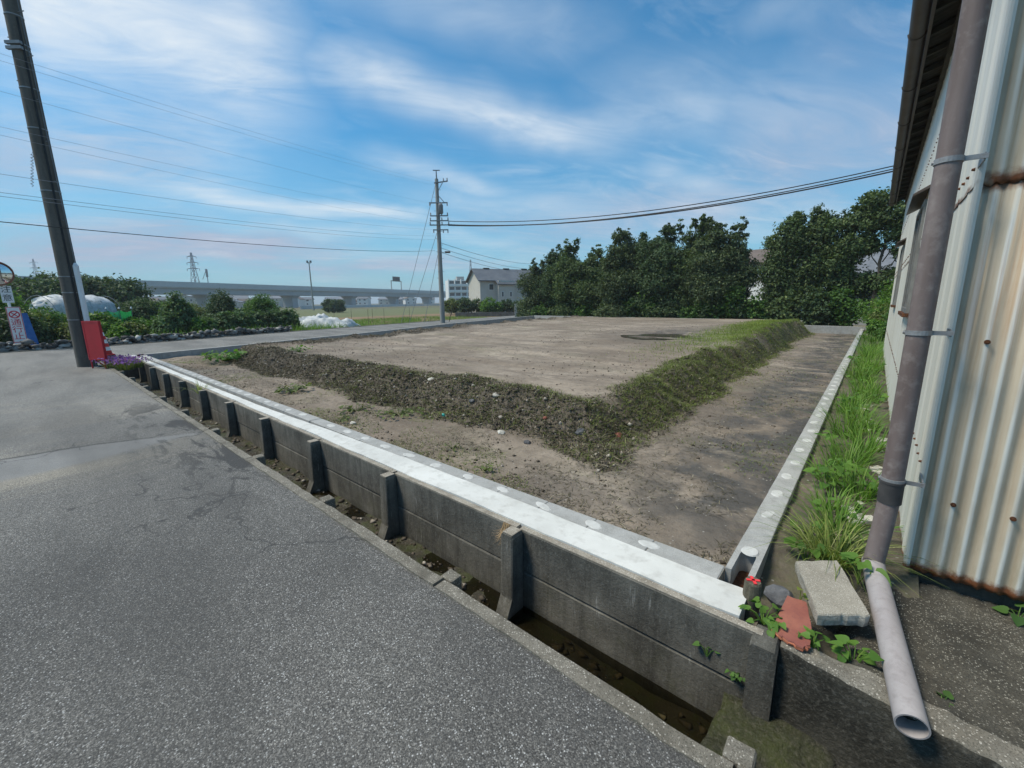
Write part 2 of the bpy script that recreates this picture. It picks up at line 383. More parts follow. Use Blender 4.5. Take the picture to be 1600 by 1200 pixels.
def mk_soil():
    m, t, p = new_mat('soil')
    x = xyz(t, p)
    at_ = nd(t, 'ShaderNodeAttribute', attribute_name='cover'); cv = nd(t, 'ShaderNodeSeparateColor', {0: at_.outputs['Color']}).outputs
    n1 = noise(t, p, 0.8, 6, 0.62, 0.3)
    n2 = noise(t, sc((0.35, 1.6, 1), t, p), 1.3, 6, 0.65, 0.5)
    n3 = noise(t, p, 9.0, 6, 0.7)
    col = mix(t, mr(t, n1, 0.36, 0.62), (0.220, 0.180, 0.140), (0.375, 0.315, 0.250))
    col = mix(t, mth(t, 'MULTIPLY', mr(t, n2, 0.46, 0.66), 0.75), col, (0.165, 0.135, 0.107))
    col = mix(t, mth(t, 'MULTIPLY', mr(t, n3, 0.48, 0.70), 0.65), col, (0.115, 0.095, 0.076))
    bd_ = mr(t, noise(t, p, 0.28, 4, 0.6, 0.5), 0.42, 0.60)
    col = mix(t, mth(t, 'MULTIPLY', bd_, 0.55), col, (0.150, 0.118, 0.088))
    ol = mth(t, 'MULTIPLY', mr(t, noise(t, sc((0.6, 1.4, 1), t, p), 0.55, 5, 0.65), 0.52, 0.66), mr(t, noise(t, p, 12.0, 4, 0.7), 0.38, 0.58), True)
    col = mix(t, mth(t, 'MULTIPLY', ol, 0.5), col, (0.150, 0.150, 0.085))
    # damp patches (red channel), turned organic soil (green), moss and seedlings (blue)
    dmp = mth(t, 'MULTIPLY', cv[0], mr(t, noise(t, p, 2.2, 6, 0.66, 0.4), 0.34, 0.56), True)
    col = mix(t, mth(t, 'MULTIPLY', dmp, 0.9), col, (0.070, 0.066, 0.060))
    org = mth(t, 'MULTIPLY', cv[1], mr(t, noise(t, p, 14.0, 5, 0.7), 0.25, 0.50), True)
    col = mix(t, mth(t, 'MULTIPLY', org, 0.85), col, (0.085, 0.071, 0.054))
    gr = mth(t, 'MULTIPLY', cv[2], mr(t, noise(t, p, 6.0, 6, 0.7), 0.40, 0.58), True)
    col = mix(t, mth(t, 'MULTIPLY', gr, 0.7), col, (0.085, 0.115, 0.035))
    sp = vor(t, p, 38.0); b = nd(t, 'ShaderNodeSeparateColor', {0: sp.outputs['Color']}).outputs
    peb = mth(t, 'MULTIPLY', mth(t, 'GREATER_THAN', b[0], 0.955), mth(t, 'LESS_THAN', sp.outputs['Distance'], 0.30))
    col = mix(t, mth(t, 'MULTIPLY', peb, 0.7), col, (0.36, 0.34, 0.31))
    h = mth(t, 'ADD', mth(t, 'MULTIPLY', noise(t, p, 16.0, 8, 0.72), 1.0), mth(t, 'MULTIPLY', noise(t, sc((0.5, 2.0, 1), t, p), 3.0, 4, 0.6), 1.3))
    nm = bump(t, h, 0.9, 0.022)
    rg = mr(t, dmp, 0.0, 1.0, 0.92, 0.55)
    finish(t, col, rg, nm, 0.25)
    return m

def mk_panel():
    """old ditch boards: dark weathered concrete with runs and pale blooms"""
    m, t, p = new_mat('old_concrete')
    x = xyz(t, p)
    col = mix(t, mr(t, noise(t, p, 3.0, 6, 0.65), 0.35, 0.66), (0.075, 0.071, 0.060), (0.175, 0.166, 0.142))
    runs = mr(t, noise(t, sc((16, 16, 1.1), t, p), 1.0, 5, 0.65, 0.2), 0.45, 0.70)
    col = mix(t, mth(t, 'MULTIPLY', runs, 0.60), col, (0.036, 0.034, 0.029))
    bl = mr(t, noise(t, sc((9, 9, 2.2), t, p), 1.0, 6, 0.7, 0.3), 0.62, 0.76)
    col = mix(t, mth(t, 'MULTIPLY', bl, 0.55), col, (0.34, 0.335, 0.31))
    gr_ = mr(t, noise(t, sc((1, 1, 0.45), t, p), 85.0, 4, 0.75), 0.52, 0.70)
    col = mix(t, mth(t, 'MULTIPLY', gr_, 0.55), col, (0.22, 0.215, 0.19))
    pit = mr(t, noise(t, p, 120.0, 3, 0.7), 0.58, 0.70)
    col = mix(t, mth(t, 'MULTIPLY', pit, 0.6), col, (0.025, 0.024, 0.02))
    sk = mr(t, noise(t, sc((45, 45, 5), t, p), 1.0, 4, 0.6), 0.66, 0.74)
    col = mix(t, mth(t, 'MULTIPLY', sk, 0.6), col, (0.38, 0.37, 0.34))
    wl = mth(t, 'ADD', x[2], mth(t, 'MULTIPLY', noise(t, p, 6.0, 4), 0.12))
    wet = mr(t, wl, -0.44, -0.56)
    col = mix(t, mth(t, 'MULTIPLY', wet, 0.85), col, (0.022, 0.021, 0.016))
    mo = mth(t, 'MULTIPLY', mr(t, noise(t, p, 5.0, 5, 0.7), 0.52, 0.66), mr(t, wl, -0.15, -0.5), True)
    col = mix(t, mth(t, 'MULTIPLY', mo, 0.4), col, (0.055, 0.060, 0.020))
    nm = bump(t, noise(t, p, 55.0, 8, 0.75), 0.8, 0.008)
    finish(t, col, mr(t, wet, 0, 1, 0.88, 0.45), nm, 0.3)
    return m

def mk_bed():
    m, t, p = new_mat('ditch_bed')
    n = noise(t, p, 3.2, 7, 0.68, 0.5)
    col = mix(t, mr(t, n, 0.36, 0.62), (0.020, 0.018, 0.012), (0.058, 0.049, 0.033))
    col = mix(t, mth(t, 'MULTIPLY', mr(t, noise(t, p, 6.0, 6, 0.7), 0.46, 0.60), 0.8), col, (0.045, 0.053, 0.014))
    col = mix(t, mth(t, 'MULTIPLY', mr(t, noise(t, p, 30.0, 4, 0.7), 0.60, 0.72), 0.5), col, (0.22, 0.19, 0.14))
    finish(t, col, 0.42, bump(t, noise(t, p, 24.0, 8, 0.72), 0.9, 0.02), 0.45)
    return m

def mk_water(name, col, rough=0.04):
    m, t, p = new_mat(name)
    nm = bump(t, noise(t, p, 9.0, 3, 0.5), 0.10, 0.01)
    tr = nd(t, 'ShaderNodeBsdfTransparent', {'Color': c4(col)})
    gl = nd(t, 'ShaderNodeBsdfGlossy', {'Color': (0.9, 0.92, 0.95, 1), 'Roughness': rough, 'Normal': nm})
    fr = nd(t, 'ShaderNodeFresnel', {'IOR': 1.33, 'Normal': nm})
    mx = nd(t, 'ShaderNodeMixShader', {0: fr.outputs[0], 1: tr.outputs[0], 2: gl.outputs[0]})
    nd(t, 'ShaderNodeOutputMaterial', {'Surface': mx.outputs[0]})
    return m

WAVE = 0.0655; SHED_X, SHED_Y = 0.276, 2.90
def mk_corrugated():
    m, t, p = new_mat('corrugated_iron')
    x = xyz(t, p)
    ph = mth(t, 'COSINE', mth(t, 'MULTIPLY', mth(t, 'SUBTRACT', x[0], SHED_X), 2*math.pi/WAVE))      # 1 on the crests
    col = mix(t, mr(t, noise(t, p, 2.2, 5, 0.6), 0.3, 0.7), (0.45, 0.39, 0.295), (0.56, 0.495, 0.385))
    # crests rubbed to pale blue-white paint, dirt settled in the troughs
    cr = mth(t, 'MULTIPLY', mr(t, ph, 0.50, 0.95), mr(t, noise(t, sc((7, 7, 0.8), t, p), 1.0, 4, 0.6), 0.30, 0.50), True)
    col = mix(t, mth(t, 'MULTIPLY', cr, 0.85), col, (0.64, 0.66, 0.625))
    tr = mth(t, 'MULTIPLY', mr(t, ph, 0.1, -0.8), mr(t, noise(t, sc((11, 11, 0.7), t, p), 1.0, 5, 0.65), 0.35, 0.62), True)
    col = mix(t, mth(t, 'MULTIPLY', tr, 0.65), col, (0.31, 0.235, 0.155))
    # grey-green grime low down
    gm = mth(t, 'MULTIPLY', mr(t, x[2], 0.75, 0.05), mr(t, noise(t, sc((14, 14, 2.0), t, p), 1.0, 6, 0.7), 0.48, 0.66), True)
    col = mix(t, mth(t, 'MULTIPLY', gm, 0.55), col, (0.22, 0.20, 0.13))
    # rust: along the bottom edge, along the lap and in runs below it
    e = mth(t, 'ADD', x[2], mth(t, 'MULTIPLY', mth(t, 'SUBTRACT', noise(t, p, 24.0, 6, 0.75), 0.5), 0.10))
    r1 = mr(t, e, 0.085, 0.045)
    lap = mth(t, 'ABSOLUTE', mth(t, 'SUBTRACT', mth(t, 'ADD', x[2], mth(t, 'MULTIPLY', mth(t, 'SUBTRACT', noise(t, p, 14.0, 6, 0.75), 0.5), 0.09)), 1.945))
    r2 = mth(t, 'MULTIPLY', mr(t, lap, 0.055, 0.015), mr(t, noise(t, p, 5.0, 4, 0.6), 0.30, 0.45), True)
    run = mth(t, 'MULTIPLY', mth(t, 'MULTIPLY', mr(t, x[2], 0.9, 1.80), mr(t, x[2], 1.97, 1.94)), mr(t, noise(t, sc((22, 22, 0.9), t, p), 1.0, 5, 0.65), 0.44, 0.62), True)
    col = mix(t, mth(t, 'MULTIPLY', run, 0.8), col, (0.36, 0.175, 0.07))
    st2 = mr(t, noise(t, sc((30, 30, 0.8), t, p), 1.0, 6, 0.7), 0.50, 0.64)
    col = mix(t, mth(t, 'MULTIPLY', mth(t, 'MULTIPLY', st2, mr(t, x[2], 0.1, 1.6, 0.25, 0.8)), 0.75), col, (0.36, 0.245, 0.14))
    rust = mix(t, noise(t, p, 60.0, 5, 0.7), (0.055, 0.024, 0.014), (0.24, 0.085, 0.030))
    col = mix(t, mth(t, 'MAXIMUM', r1, r2), col, rust)
    finish(t, col, 0.55, bump(t, noise(t, p, 40.0, 4), 0.12, 0.003), 0.4)
    return m
def mk_shed_side():
    m, t, p = new_mat('painted_sheet')
    x = xyz(t, p)
    col = mix(t, mr(t, noise(t, sc((3, 3, 0.7), t, p), 1.0, 5, 0.6), 0.35, 0.65), (0.60, 0.575, 0.49), (0.68, 0.66, 0.59))
    st = mr(t, noise(t, sc((18, 18, 0.7), t, p), 1.0, 5, 0.65), 0.55, 0.72)
    col = mix(t, mth(t, 'MULTIPLY', st, 0.45), col, (0.42, 0.34, 0.24))
    lap = mth(t, 'ABSOLUTE', mth(t, 'SUBTRACT', mth(t, 'ADD', x[2], mth(t, 'MULTIPLY', mth(t, 'SUBTRACT', noise(t, p, 14.0, 6, 0.75), 0.5), 0.05)), 1.945))
    r = mth(t, 'MULTIPLY', mr(t, lap, 0.020, 0.006), mr(t, noise(t, p, 3.0, 4, 0.6), 0.40, 0.55), True)
    r1 = mr(t, mth(t, 'ADD', x[2], mth(t, 'MULTIPLY', mth(t, 'SUBTRACT', noise(t, p, 24.0, 6, 0.75), 0.5), 0.07)), 0.06, 0.035)
    col = mix(t, mth(t, 'MAXIMUM', r, r1), col, (0.17, 0.065, 0.028))
    finish(t, col, 0.5, bump(t, noise(t, p, 20.0, 3), 0.10, 0.004), 0.4)
    return m

speck('apron_concrete', (0.075, 0.068, 0.053), (0.150, 0.138, 0.110), 5.0, (0.03, 0.028, 0.024), (0.44, 0.415, 0.345), 165.0, 0.80, 0.70, 0.9, 1.0, 0.010, (0.045, 0.042, 0.034), 2.2)
speck('kerb_concrete', (0.17, 0.155, 0.125), (0.26, 0.24, 0.20), 4.0, (0.07, 0.065, 0.052), (0.48, 0.45, 0.39), 150.0, 0.80, 0.78, 0.9, 0.8, 0.006, (0.11, 0.10, 0.08), 5.0)
speck('slab_concrete', (0.29, 0.265, 0.215), (0.39, 0.36, 0.30), 6.0, (0.12, 0.11, 0.09), (0.58, 0.56, 0.50), 260.0, 0.82, 0.76, 0.92, 0.6, 0.003)
speck('sandy_concrete', (0.27, 0.235, 0.19), (0.38, 0.345, 0.285), 6.0, (0.15, 0.13, 0.105), (0.56, 0.52, 0.45), 160.0, 0.80, 0.76, 0.9, 0.6, 0.004, (0.19, 0.165, 0.13), 7.0)
speck('grey_block', (0.315, 0.315, 0.30), (0.40, 0.40, 0.385), 4.0, (0.22, 0.22, 0.21), (0.50, 0.50, 0.48), 260.0, 0.86, 0.80, 0.9, 0.4, 0.002, (0.27, 0.27, 0.255), 9.0)
mk_asphalt(); mk_soil(); mk_panel(); mk_bed(); mk_corrugated(); mk_shed_side()
mk_water('ditch_water', (0.42, 0.40, 0.30)); surf('puddle_water', (0.115, 0.098, 0.078), (0.085, 0.075, 0.058), 1.5, None, rough=0.10, bs=0.02, bd=0.01, bscale=8.0, spec=0.4)
surf('dark_concrete', (0.022, 0.021, 0.017), (0.060, 0.057, 0.046), 6.0, (0.15, 0.145, 0.125), 70.0, 0.6, 0.85, 0.9, 0.010, 60.0)
surf('terrain_soil', (0.14, 0.115, 0.075), (0.09, 0.11, 0.045), 0.12, (0.20, 0.17, 0.10), 6.0, 0.5, 0.95, 0.5, 0.05, 4.0)
surf('brown_field', (0.25, 0.17, 0.10), (0.18, 0.125, 0.075), 0.25, (0.10, 0.11, 0.05), 3.0, 0.4, 0.95, 0.5, 0.05, 3.0)
surf('green_field', (0.120, 0.135, 0.060), (0.155, 0.155, 0.080), 0.2, (0.08, 0.13, 0.03), 3.0, 0.5, 0.95, 0.5, 0.05, 3.0)
surf('far_ground', (0.10, 0.14, 0.05), (0.15, 0.14, 0.09), 0.02, (0.08, 0.10, 0.04), 0.3, 0.5, 0.95, 0.0)
surf('white_mortar', (0.52, 0.52, 0.49), (0.66, 0.66, 0.625), 1.6, (0.38, 0.37, 0.34), 9.0, 0.55, 0.8, 0.25, 0.003, 60.0)
surf('grout', (0.43, 0.43, 0.41), (0.55, 0.55, 0.525), 14.0, (0.5, 0.5, 0.48), 90.0, 0.4, 0.85, 0.3, 0.002, 110.0)
surf('road_patch', (0.215, 0.217, 0.214), (0.265, 0.266, 0.26), 1.2, (0.33, 0.33, 0.325), 120.0, 0.5, 0.62, 0.25, 0.002, 160.0)
surf('sediment', (0.24, 0.222, 0.18), (0.145, 0.14, 0.13), 2.0, (0.12, 0.12, 0.118), 60.0, 0.7, 0.9, 0.3, 0.003, 120.0)
surf('tar', (0.035, 0.035, 0.034), (0.09, 0.088, 0.083), 8.0, (0.16, 0.155, 0.145), 60.0, 0.5, 0.9, 0.9, 0.012, 50.0)
surf('mossy_slope', (0.020, 0.018, 0.013), (0.050, 0.058, 0.014), 5.0, (0.12, 0.11, 0.08), 60.0, 0.6, 0.42, 1.0, 0.02, 40.0, spec=0.45)
surf('slab_broken', (0.34, 0.32, 0.275), (0.50, 0.475, 0.42), 14.0, (0.14, 0.125, 0.10), 60.0, 0.6, 0.95, 1.0, 0.012, 60.0)
surf('red_tile', (0.235, 0.080, 0.062), (0.33, 0.125, 0.085), 9.0, (0.16, 0.07, 0.06), 60.0, 0.4, 0.6, 0.25, 0.002, 70.0)
surf('red_tile_broken', (0.50, 0.16, 0.085), (0.56, 0.22, 0.12), 20.0, (0.35, 0.12, 0.08), 90.0, 0.5, 0.85, 0.5, 0.003, 90.0)
surf('dark_rock', (0.060, 0.062, 0.068), (0.12, 0.122, 0.128), 12.0, (0.20, 0.20, 0.20), 50.0, 0.4, 0.6, 0.8, 0.008, 40.0)
surf('stake_wood', (0.070, 0.062, 0.045), (0.135, 0.120, 0.088), 18.0, (0.20, 0.18, 0.13), 70.0, 0.5, 0.9, 0.8, 0.005, 60.0, stretch=(3, 3, 0.4))
surf('red_paint', (0.42, 0.012, 0.022), (0.36, 0.010, 0.018), 4.0, None, rough=0.42, bs=0.05, spec=0.4)
surf('stake_paint', (0.80, 0.055, 0.06), (0.72, 0.04, 0.05), 30.0, None, rough=0.6, bs=0.1)
surf('pipe_brown', (0.135, 0.104, 0.096), (0.205, 0.168, 0.160), 2.0, (0.27, 0.235, 0.22), 18.0, 0.6, 0.55, 0.10, 0.002, 60.0, stretch=(4, 4, 0.7))
surf('pipe_pale', (0.300, 0.272, 0.268), (0.39, 0.362, 0.355), 4.0, (0.21, 0.185, 0.18), 22.0, 0.45, 0.6, 0.12, 0.002, 60.0)
surf('pipe_joint', (0.045, 0.044, 0.045), (0.075, 0.072, 0.07), 8.0, None, rough=0.6, bs=0.1)
surf('galvanised', (0.22, 0.225, 0.23), (0.32, 0.325, 0.33), 10.0, (0.16, 0.12, 0.09), 50.0, 0.4, 0.5, 0.15, 0.002, 60.0, metal=0.4)
surf('rusty_iron', (0.045, 0.022, 0.014), (0.14, 0.055, 0.025), 30.0, (0.22, 0.09, 0.04), 90.0, 0.5, 0.9, 0.5, 0.003, 90.0)
surf('gutter_brown', (0.075, 0.060, 0.055), (0.105, 0.088, 0.080), 2.0, None, rough=0.5, bs=0.08)
surf('soffit_dark', (0.055, 0.052, 0.046), (0.095, 0.088, 0.075), 3.0, (0.03, 0.03, 0.028), 20.0, 0.5, 0.8, 0.3, 0.004, 30.0)
surf('foundation', (0.035, 0.033, 0.028), (0.085, 0.080, 0.068), 8.0, (0.14, 0.13, 0.11), 40.0, 0.4, 0.9, 0.8, 0.008, 50.0)
surf('window_frame', (0.16, 0.16, 0.155), (0.22, 0.22, 0.21), 8.0, None, rough=0.5, bs=0.1)
surf('dark_glass', (0.022, 0.026, 0.030), (0.035, 0.040, 0.045), 2.0, None, rough=0.12, bs=0.0, spec=0.6)
surf('pole_dark', (0.085, 0.078, 0.068), (0.135, 0.124, 0.108), 2.0, (0.07, 0.065, 0.058), 14.0, 0.5, 0.85, 0.25, 0.004, 40.0, stretch=(4, 4, 0.5))
surf('pole_grey', (0.24, 0.24, 0.225), (0.31, 0.31, 0.29), 2.0, (0.19, 0.19, 0.18), 12.0, 0.4, 0.9, 0.25, 0.004, 40.0, stretch=(4, 4, 0.5))
surf('steel_grey', (0.17, 0.18, 0.19), (0.24, 0.25, 0.26), 6.0, None, rough=0.55, bs=0.1, metal=0.3)
surf('insulator', (0.30, 0.30, 0.30), (0.42, 0.42, 0.42), 6.0, None, rough=0.35, bs=0.0)
surf('cable_black', (0.020, 0.021, 0.023), (0.030, 0.031, 0.033), 6.0, None, rough=0.6, bs=0.0)
surf('cable_grey', (0.22, 0.24, 0.27), (0.26, 0.28, 0.31), 6.0, None, rough=0.6, bs=0.0)
surf('white_plastic', (0.70, 0.72, 0.72), (0.78, 0.79, 0.79), 5.0, (0.55, 0.55, 0.53), 20.0, 0.3, 0.45, 0.05)
surf('white_sign', (0.72, 0.71, 0.70), (0.80, 0.79, 0.78), 5.0, None, rough=0.45, bs=0.03)
surf('blue_sheet', (0.03, 0.12, 0.36), (0.05, 0.16, 0.42), 5.0, None, rough=0.5, bs=0.2)
surf('orange_rim', (0.20, 0.075, 0.045), (0.25, 0.10, 0.06), 5.0, None, rough=0.5, bs=0.0)
surf('black_print', (0.03, 0.03, 0.035), (0.045, 0.045, 0.05), 5.0, None, rough=0.5, bs=0.0)
surf('red_print', (0.56, 0.03, 0.05), (0.62, 0.04, 0.06), 5.0, None, rough=0.5, bs=0.0)
surf('cone_rubber', (0.58, 0.045, 0.035), (0.52, 0.035, 0.03), 8.0, None, rough=0.55, bs=0.1)
surf('viaduct_concrete', (0.44, 0.46, 0.47), (0.50, 0.52, 0.53), 0.08, (0.30, 0.31, 0.32), 0.9, 0.3, 0.9, 0.0, stretch=(1, 1, 3))
surf('viaduct_girder', (0.33, 0.35, 0.365), (0.38, 0.40, 0.41), 0.1, None, rough=0.8, bs=0.0)
surf('cream_wall', (0.46, 0.44, 0.39), (0.51, 0.49, 0.44), 0.6, None, rough=0.85, bs=0.0)
surf('white_wall', (0.68, 0.68, 0.66), (0.74, 0.74, 0.72), 0.3, None, rough=0.85, bs=0.0)
surf('grey_wall', (0.30, 0.30, 0.29), (0.38, 0.38, 0.36), 0.3, None, rough=0.85, bs=0.0)
surf('slate_roof', (0.105, 0.115, 0.13), (0.14, 0.15, 0.165), 0.8, None, rough=0.6, bs=0.2)
surf('tile_roof', (0.15, 0.16, 0.175), (0.21, 0.22, 0.24), 2.5, None, rough=0.5, bs=0.2)
surf('brown_roof', (0.13, 0.10, 0.085), (0.17, 0.135, 0.115), 0.8, None, rough=0.7, bs=0.1)
surf('old_block_wall', (0.10, 0.092, 0.080), (0.20, 0.185, 0.16), 2.0, (0.05, 0.047, 0.04), 12.0, 0.5, 0.9, 0.5, 0.008, 30.0)
surf('rubble', (0.16, 0.155, 0.145), (0.42, 0.40, 0.37), 6.0, (0.09, 0.085, 0.08), 30.0, 0.4, 0.9, 0.5, 0.01, 30.0)
surf('bark', (0.060, 0.050, 0.040), (0.105, 0.090, 0.072), 4.0, (0.035, 0.03, 0.025), 20.0, 0.5, 0.95, 0.9, 0.02, 14.0, stretch=(3, 3, 0.6))
surf('dry_straw', (0.30, 0.20, 0.10), (0.42, 0.29, 0.16), 20.0, None, rough=0.8, bs=0.0)
surf('litter', (0.42, 0.40, 0.34), (0.60, 0.58, 0.52), 20.0, (0.26, 0.23, 0.18), 60.0, 0.6, 0.9, 0.4, 0.004, 60.0)
surf('turquoise_plastic', (0.03, 0.42, 0.36), (0.04, 0.46, 0.40), 20.0, None, rough=0.4, bs=0.0)
leaf_mat('leaf_evergreen', (0.050, 0.076, 0.040), (0.100, 0.136, 0.062), (0.170, 0.200, 0.095), 0.6, 0.22)
leaf_mat('leaf_hedge', (0.050, 0.082, 0.036), (0.100, 0.146, 0.056), (0.170, 0.210, 0.075), 0.6, 0.22)
leaf_mat('leaf_vine', (0.045, 0.100, 0.026), (0.090, 0.175, 0.042), (0.13, 0.22, 0.05), 0.5, 0.28)
leaf_mat('leaf_bright', (0.062, 0.140, 0.025), (0.125, 0.230, 0.042), (0.19, 0.27, 0.06), 0.5, 0.30)
leaf_mat('leaf_olive', (0.085, 0.115, 0.036), (0.150, 0.185, 0.058), (0.17, 0.18, 0.07), 0.5, 0.28)
leaf_mat('leaf_dark', (0.042, 0.074, 0.036), (0.078, 0.120, 0.054), (0.12, 0.16, 0.07), 0.6, 0.2)
leaf_mat('leaf_bluish', (0.070, 0.125, 0.056), (0.130, 0.195, 0.090), (0.13, 0.17, 0.085), 0.6, 0.25)
leaf_mat('grass_green', (0.075, 0.160, 0.026), (0.155, 0.280, 0.050), (0.22, 0.29, 0.08), 0.5, 0.3)
leaf_mat('grass_lime', (0.125, 0.180, 0.035), (0.22, 0.280, 0.055), (0.28, 0.28, 0.12), 0.55, 0.3)
leaf_mat('grass_variegated', (0.060, 0.110, 0.020), (0.30, 0.34, 0.10), (0.46, 0.47, 0.22), 0.5, 0.3)
leaf_mat('slope_litter', (0.048, 0.041, 0.028), (0.120, 0.108, 0.064), (0.36, 0.32, 0.23), 0.8, 0.12, 0.2)
leaf_mat('slope_green', (0.090, 0.120, 0.030), (0.165, 0.205, 0.055), (0.28, 0.29, 0.12), 0.7, 0.25, 0.2)
leaf_mat('purple_petal', (0.20, 0.07, 0.36), (0.32, 0.14, 0.50), (0.42, 0.24, 0.60), 0.6, 0.3, 0.2)
leaf_mat('clod_earth', (0.062, 0.051, 0.039), (0.135, 0.112, 0.088), (0.40, 0.36, 0.31), 0.95, 0.0, 0.15)
surf('net_sheet', (0.40, 0.42, 0.42), (0.60, 0.61, 0.61), 2.6, (0.24, 0.27, 0.24), 5.0, 0.8, 0.5, 0.4, 0.03, 5.0)
leaf_mat('green_net', (0.02, 0.24, 0.12), (0.03, 0.28, 0.14), (0.03, 0.28, 0.14), 0.6, 0.35, 0.2)
def M(n): return MATS[n]
# ---------------------------------------------------------------- ground, road, lot, ditch
DITCH_Y0, DITCH_Y1 = 1.25, 1.90          # inner faces of the two ditch walls
BED_Z = -0.58
POST_X0, POST_S = -1.6085, 1.4112
def lot_left(y): return np.interp(y, [2.0, 5.0, 11.0, 17.0, 26.5], [-16.75, -17.25, -18.2, -19.2, -20.4])

def build_ground():
    xs = np.array([-4000, -1500, -700, -350, -200, -120, -80, -55, -40, -30, -15.6, -15.4, 6.0, 6.2, 40, 120, 400, 1500, 4000.])
    ys = np.array([-4000, -1000, -300, -100, -30, -8, -5.2, -5.0, 25.4, 25.6, 35, 50, 70, 100, 150, 250, 450, 900, 2000, 5000.])
    X, Y = np.meshgrid(xs, ys, indexing='ij')
    Z = np.full_like(X, -0.34); ins = (X > -15.5) & (X < 6.1) & (Y > -5.1) & (Y < 25.5); Z[ins] = -1.1
    n, m = X.shape; I = np.arange(n*m).reshape(n, m)
    F = np.stack([I[:-1, :-1], I[1:, :-1], I[1:, 1:], I[:-1, 1:]], -1).reshape(-1, 4)
    o = link_mesh('ground', mesh_np('ground', np.stack([X, Y, Z], -1).reshape(-1, 3), F, M('terrain_soil')))
    prop(o, kind='structure')
build_ground()

def sheet(name, poly, z, mat, thick=None, rng=None):
    mb = MB()
    if thick: mb.prism(poly, z-thick, z)
    else: mb.add([(x, y, z) for x, y in poly], [tuple(range(len(poly)))])
    return prop(mb.build(name, mat), kind='structure')

def build_road():
    # gently uneven asphalt with a crown; grid so the surface undulates a little
    def edge_x_far(y): return np.interp(y, [-10, 2, 5, 9, 16, 26, 45], [-21.4, -21.5, -22.3, -23.6, -25.4, -27.6, -31])
    xs = np.concatenate([np.linspace(6, -14.2, 260)]); ys = np.linspace(-7, 1.19, 90)
    X, Y = np.meshgrid(xs, ys, indexing='ij')
    edge = 0.012*fbm(X, Y*0, 1.7, 3, 5)
    Y2 = np.where(Y > 1.15, Y+edge, Y)
    Z = 0.012*fbm(X, Y, 0.35, 3, 3) - 0.015*sstep(0.2, 1.2, Y)*0.4
    n, m = X.shape; I = np.arange(n*m).reshape(n, m)
    F = np.stack([I[:-1, :-1], I[:-1, 1:], I[1:, 1:], I[1:, :-1]], -1).reshape(-1, 4)
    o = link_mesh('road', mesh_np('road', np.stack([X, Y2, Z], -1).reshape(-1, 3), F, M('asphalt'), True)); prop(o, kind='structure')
    # the crossing road: runs on past the lot
    V = []; F = []
    ysb = np.concatenate([np.linspace(-10, 2.0, 13), np.linspace(2.3, 45, 44)])
    for i, y in enumerate(ysb):
        x1 = -14.16 if y < 1.3 else (-16.80 if y < 2.2 else float(lot_left(y))-0.17)
        if 1.3 <= y < 2.2: x1 = -14.16 if y < 1.5 else -16.80
        x0 = float(edge_x_far(y)); V += [(x0, y, -0.006), (x1, y, -0.006)]
        if i: b = 2*i; F.append((b-2, b-1, b+1, b))
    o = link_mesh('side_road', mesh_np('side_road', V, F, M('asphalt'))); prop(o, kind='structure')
    # pale concrete edging along the far side of the crossing road
    mb = MB()
    for a, b in zip(ysb[8:34], ysb[9:35]):
        xa, xb = float(edge_x_far(a)), float(edge_x_far(b))
        mb.add([(xa-0.14, a, 0.02), (xa, a, 0.02), (xb, b, 0.02), (xb-0.14, b, 0.02), (xa, a, -0.3), (xb, b, -0.3), (xa-.14, a, -.3), (xb-.14, b, -.3)], [(0, 1, 2, 3), (1, 4, 5, 2), (0, 3, 7, 6)])
    prop(mb.build('road_edging', M('kerb_concrete')), kind='structure')
    return edge_x_far
edge_x_far = build_road()

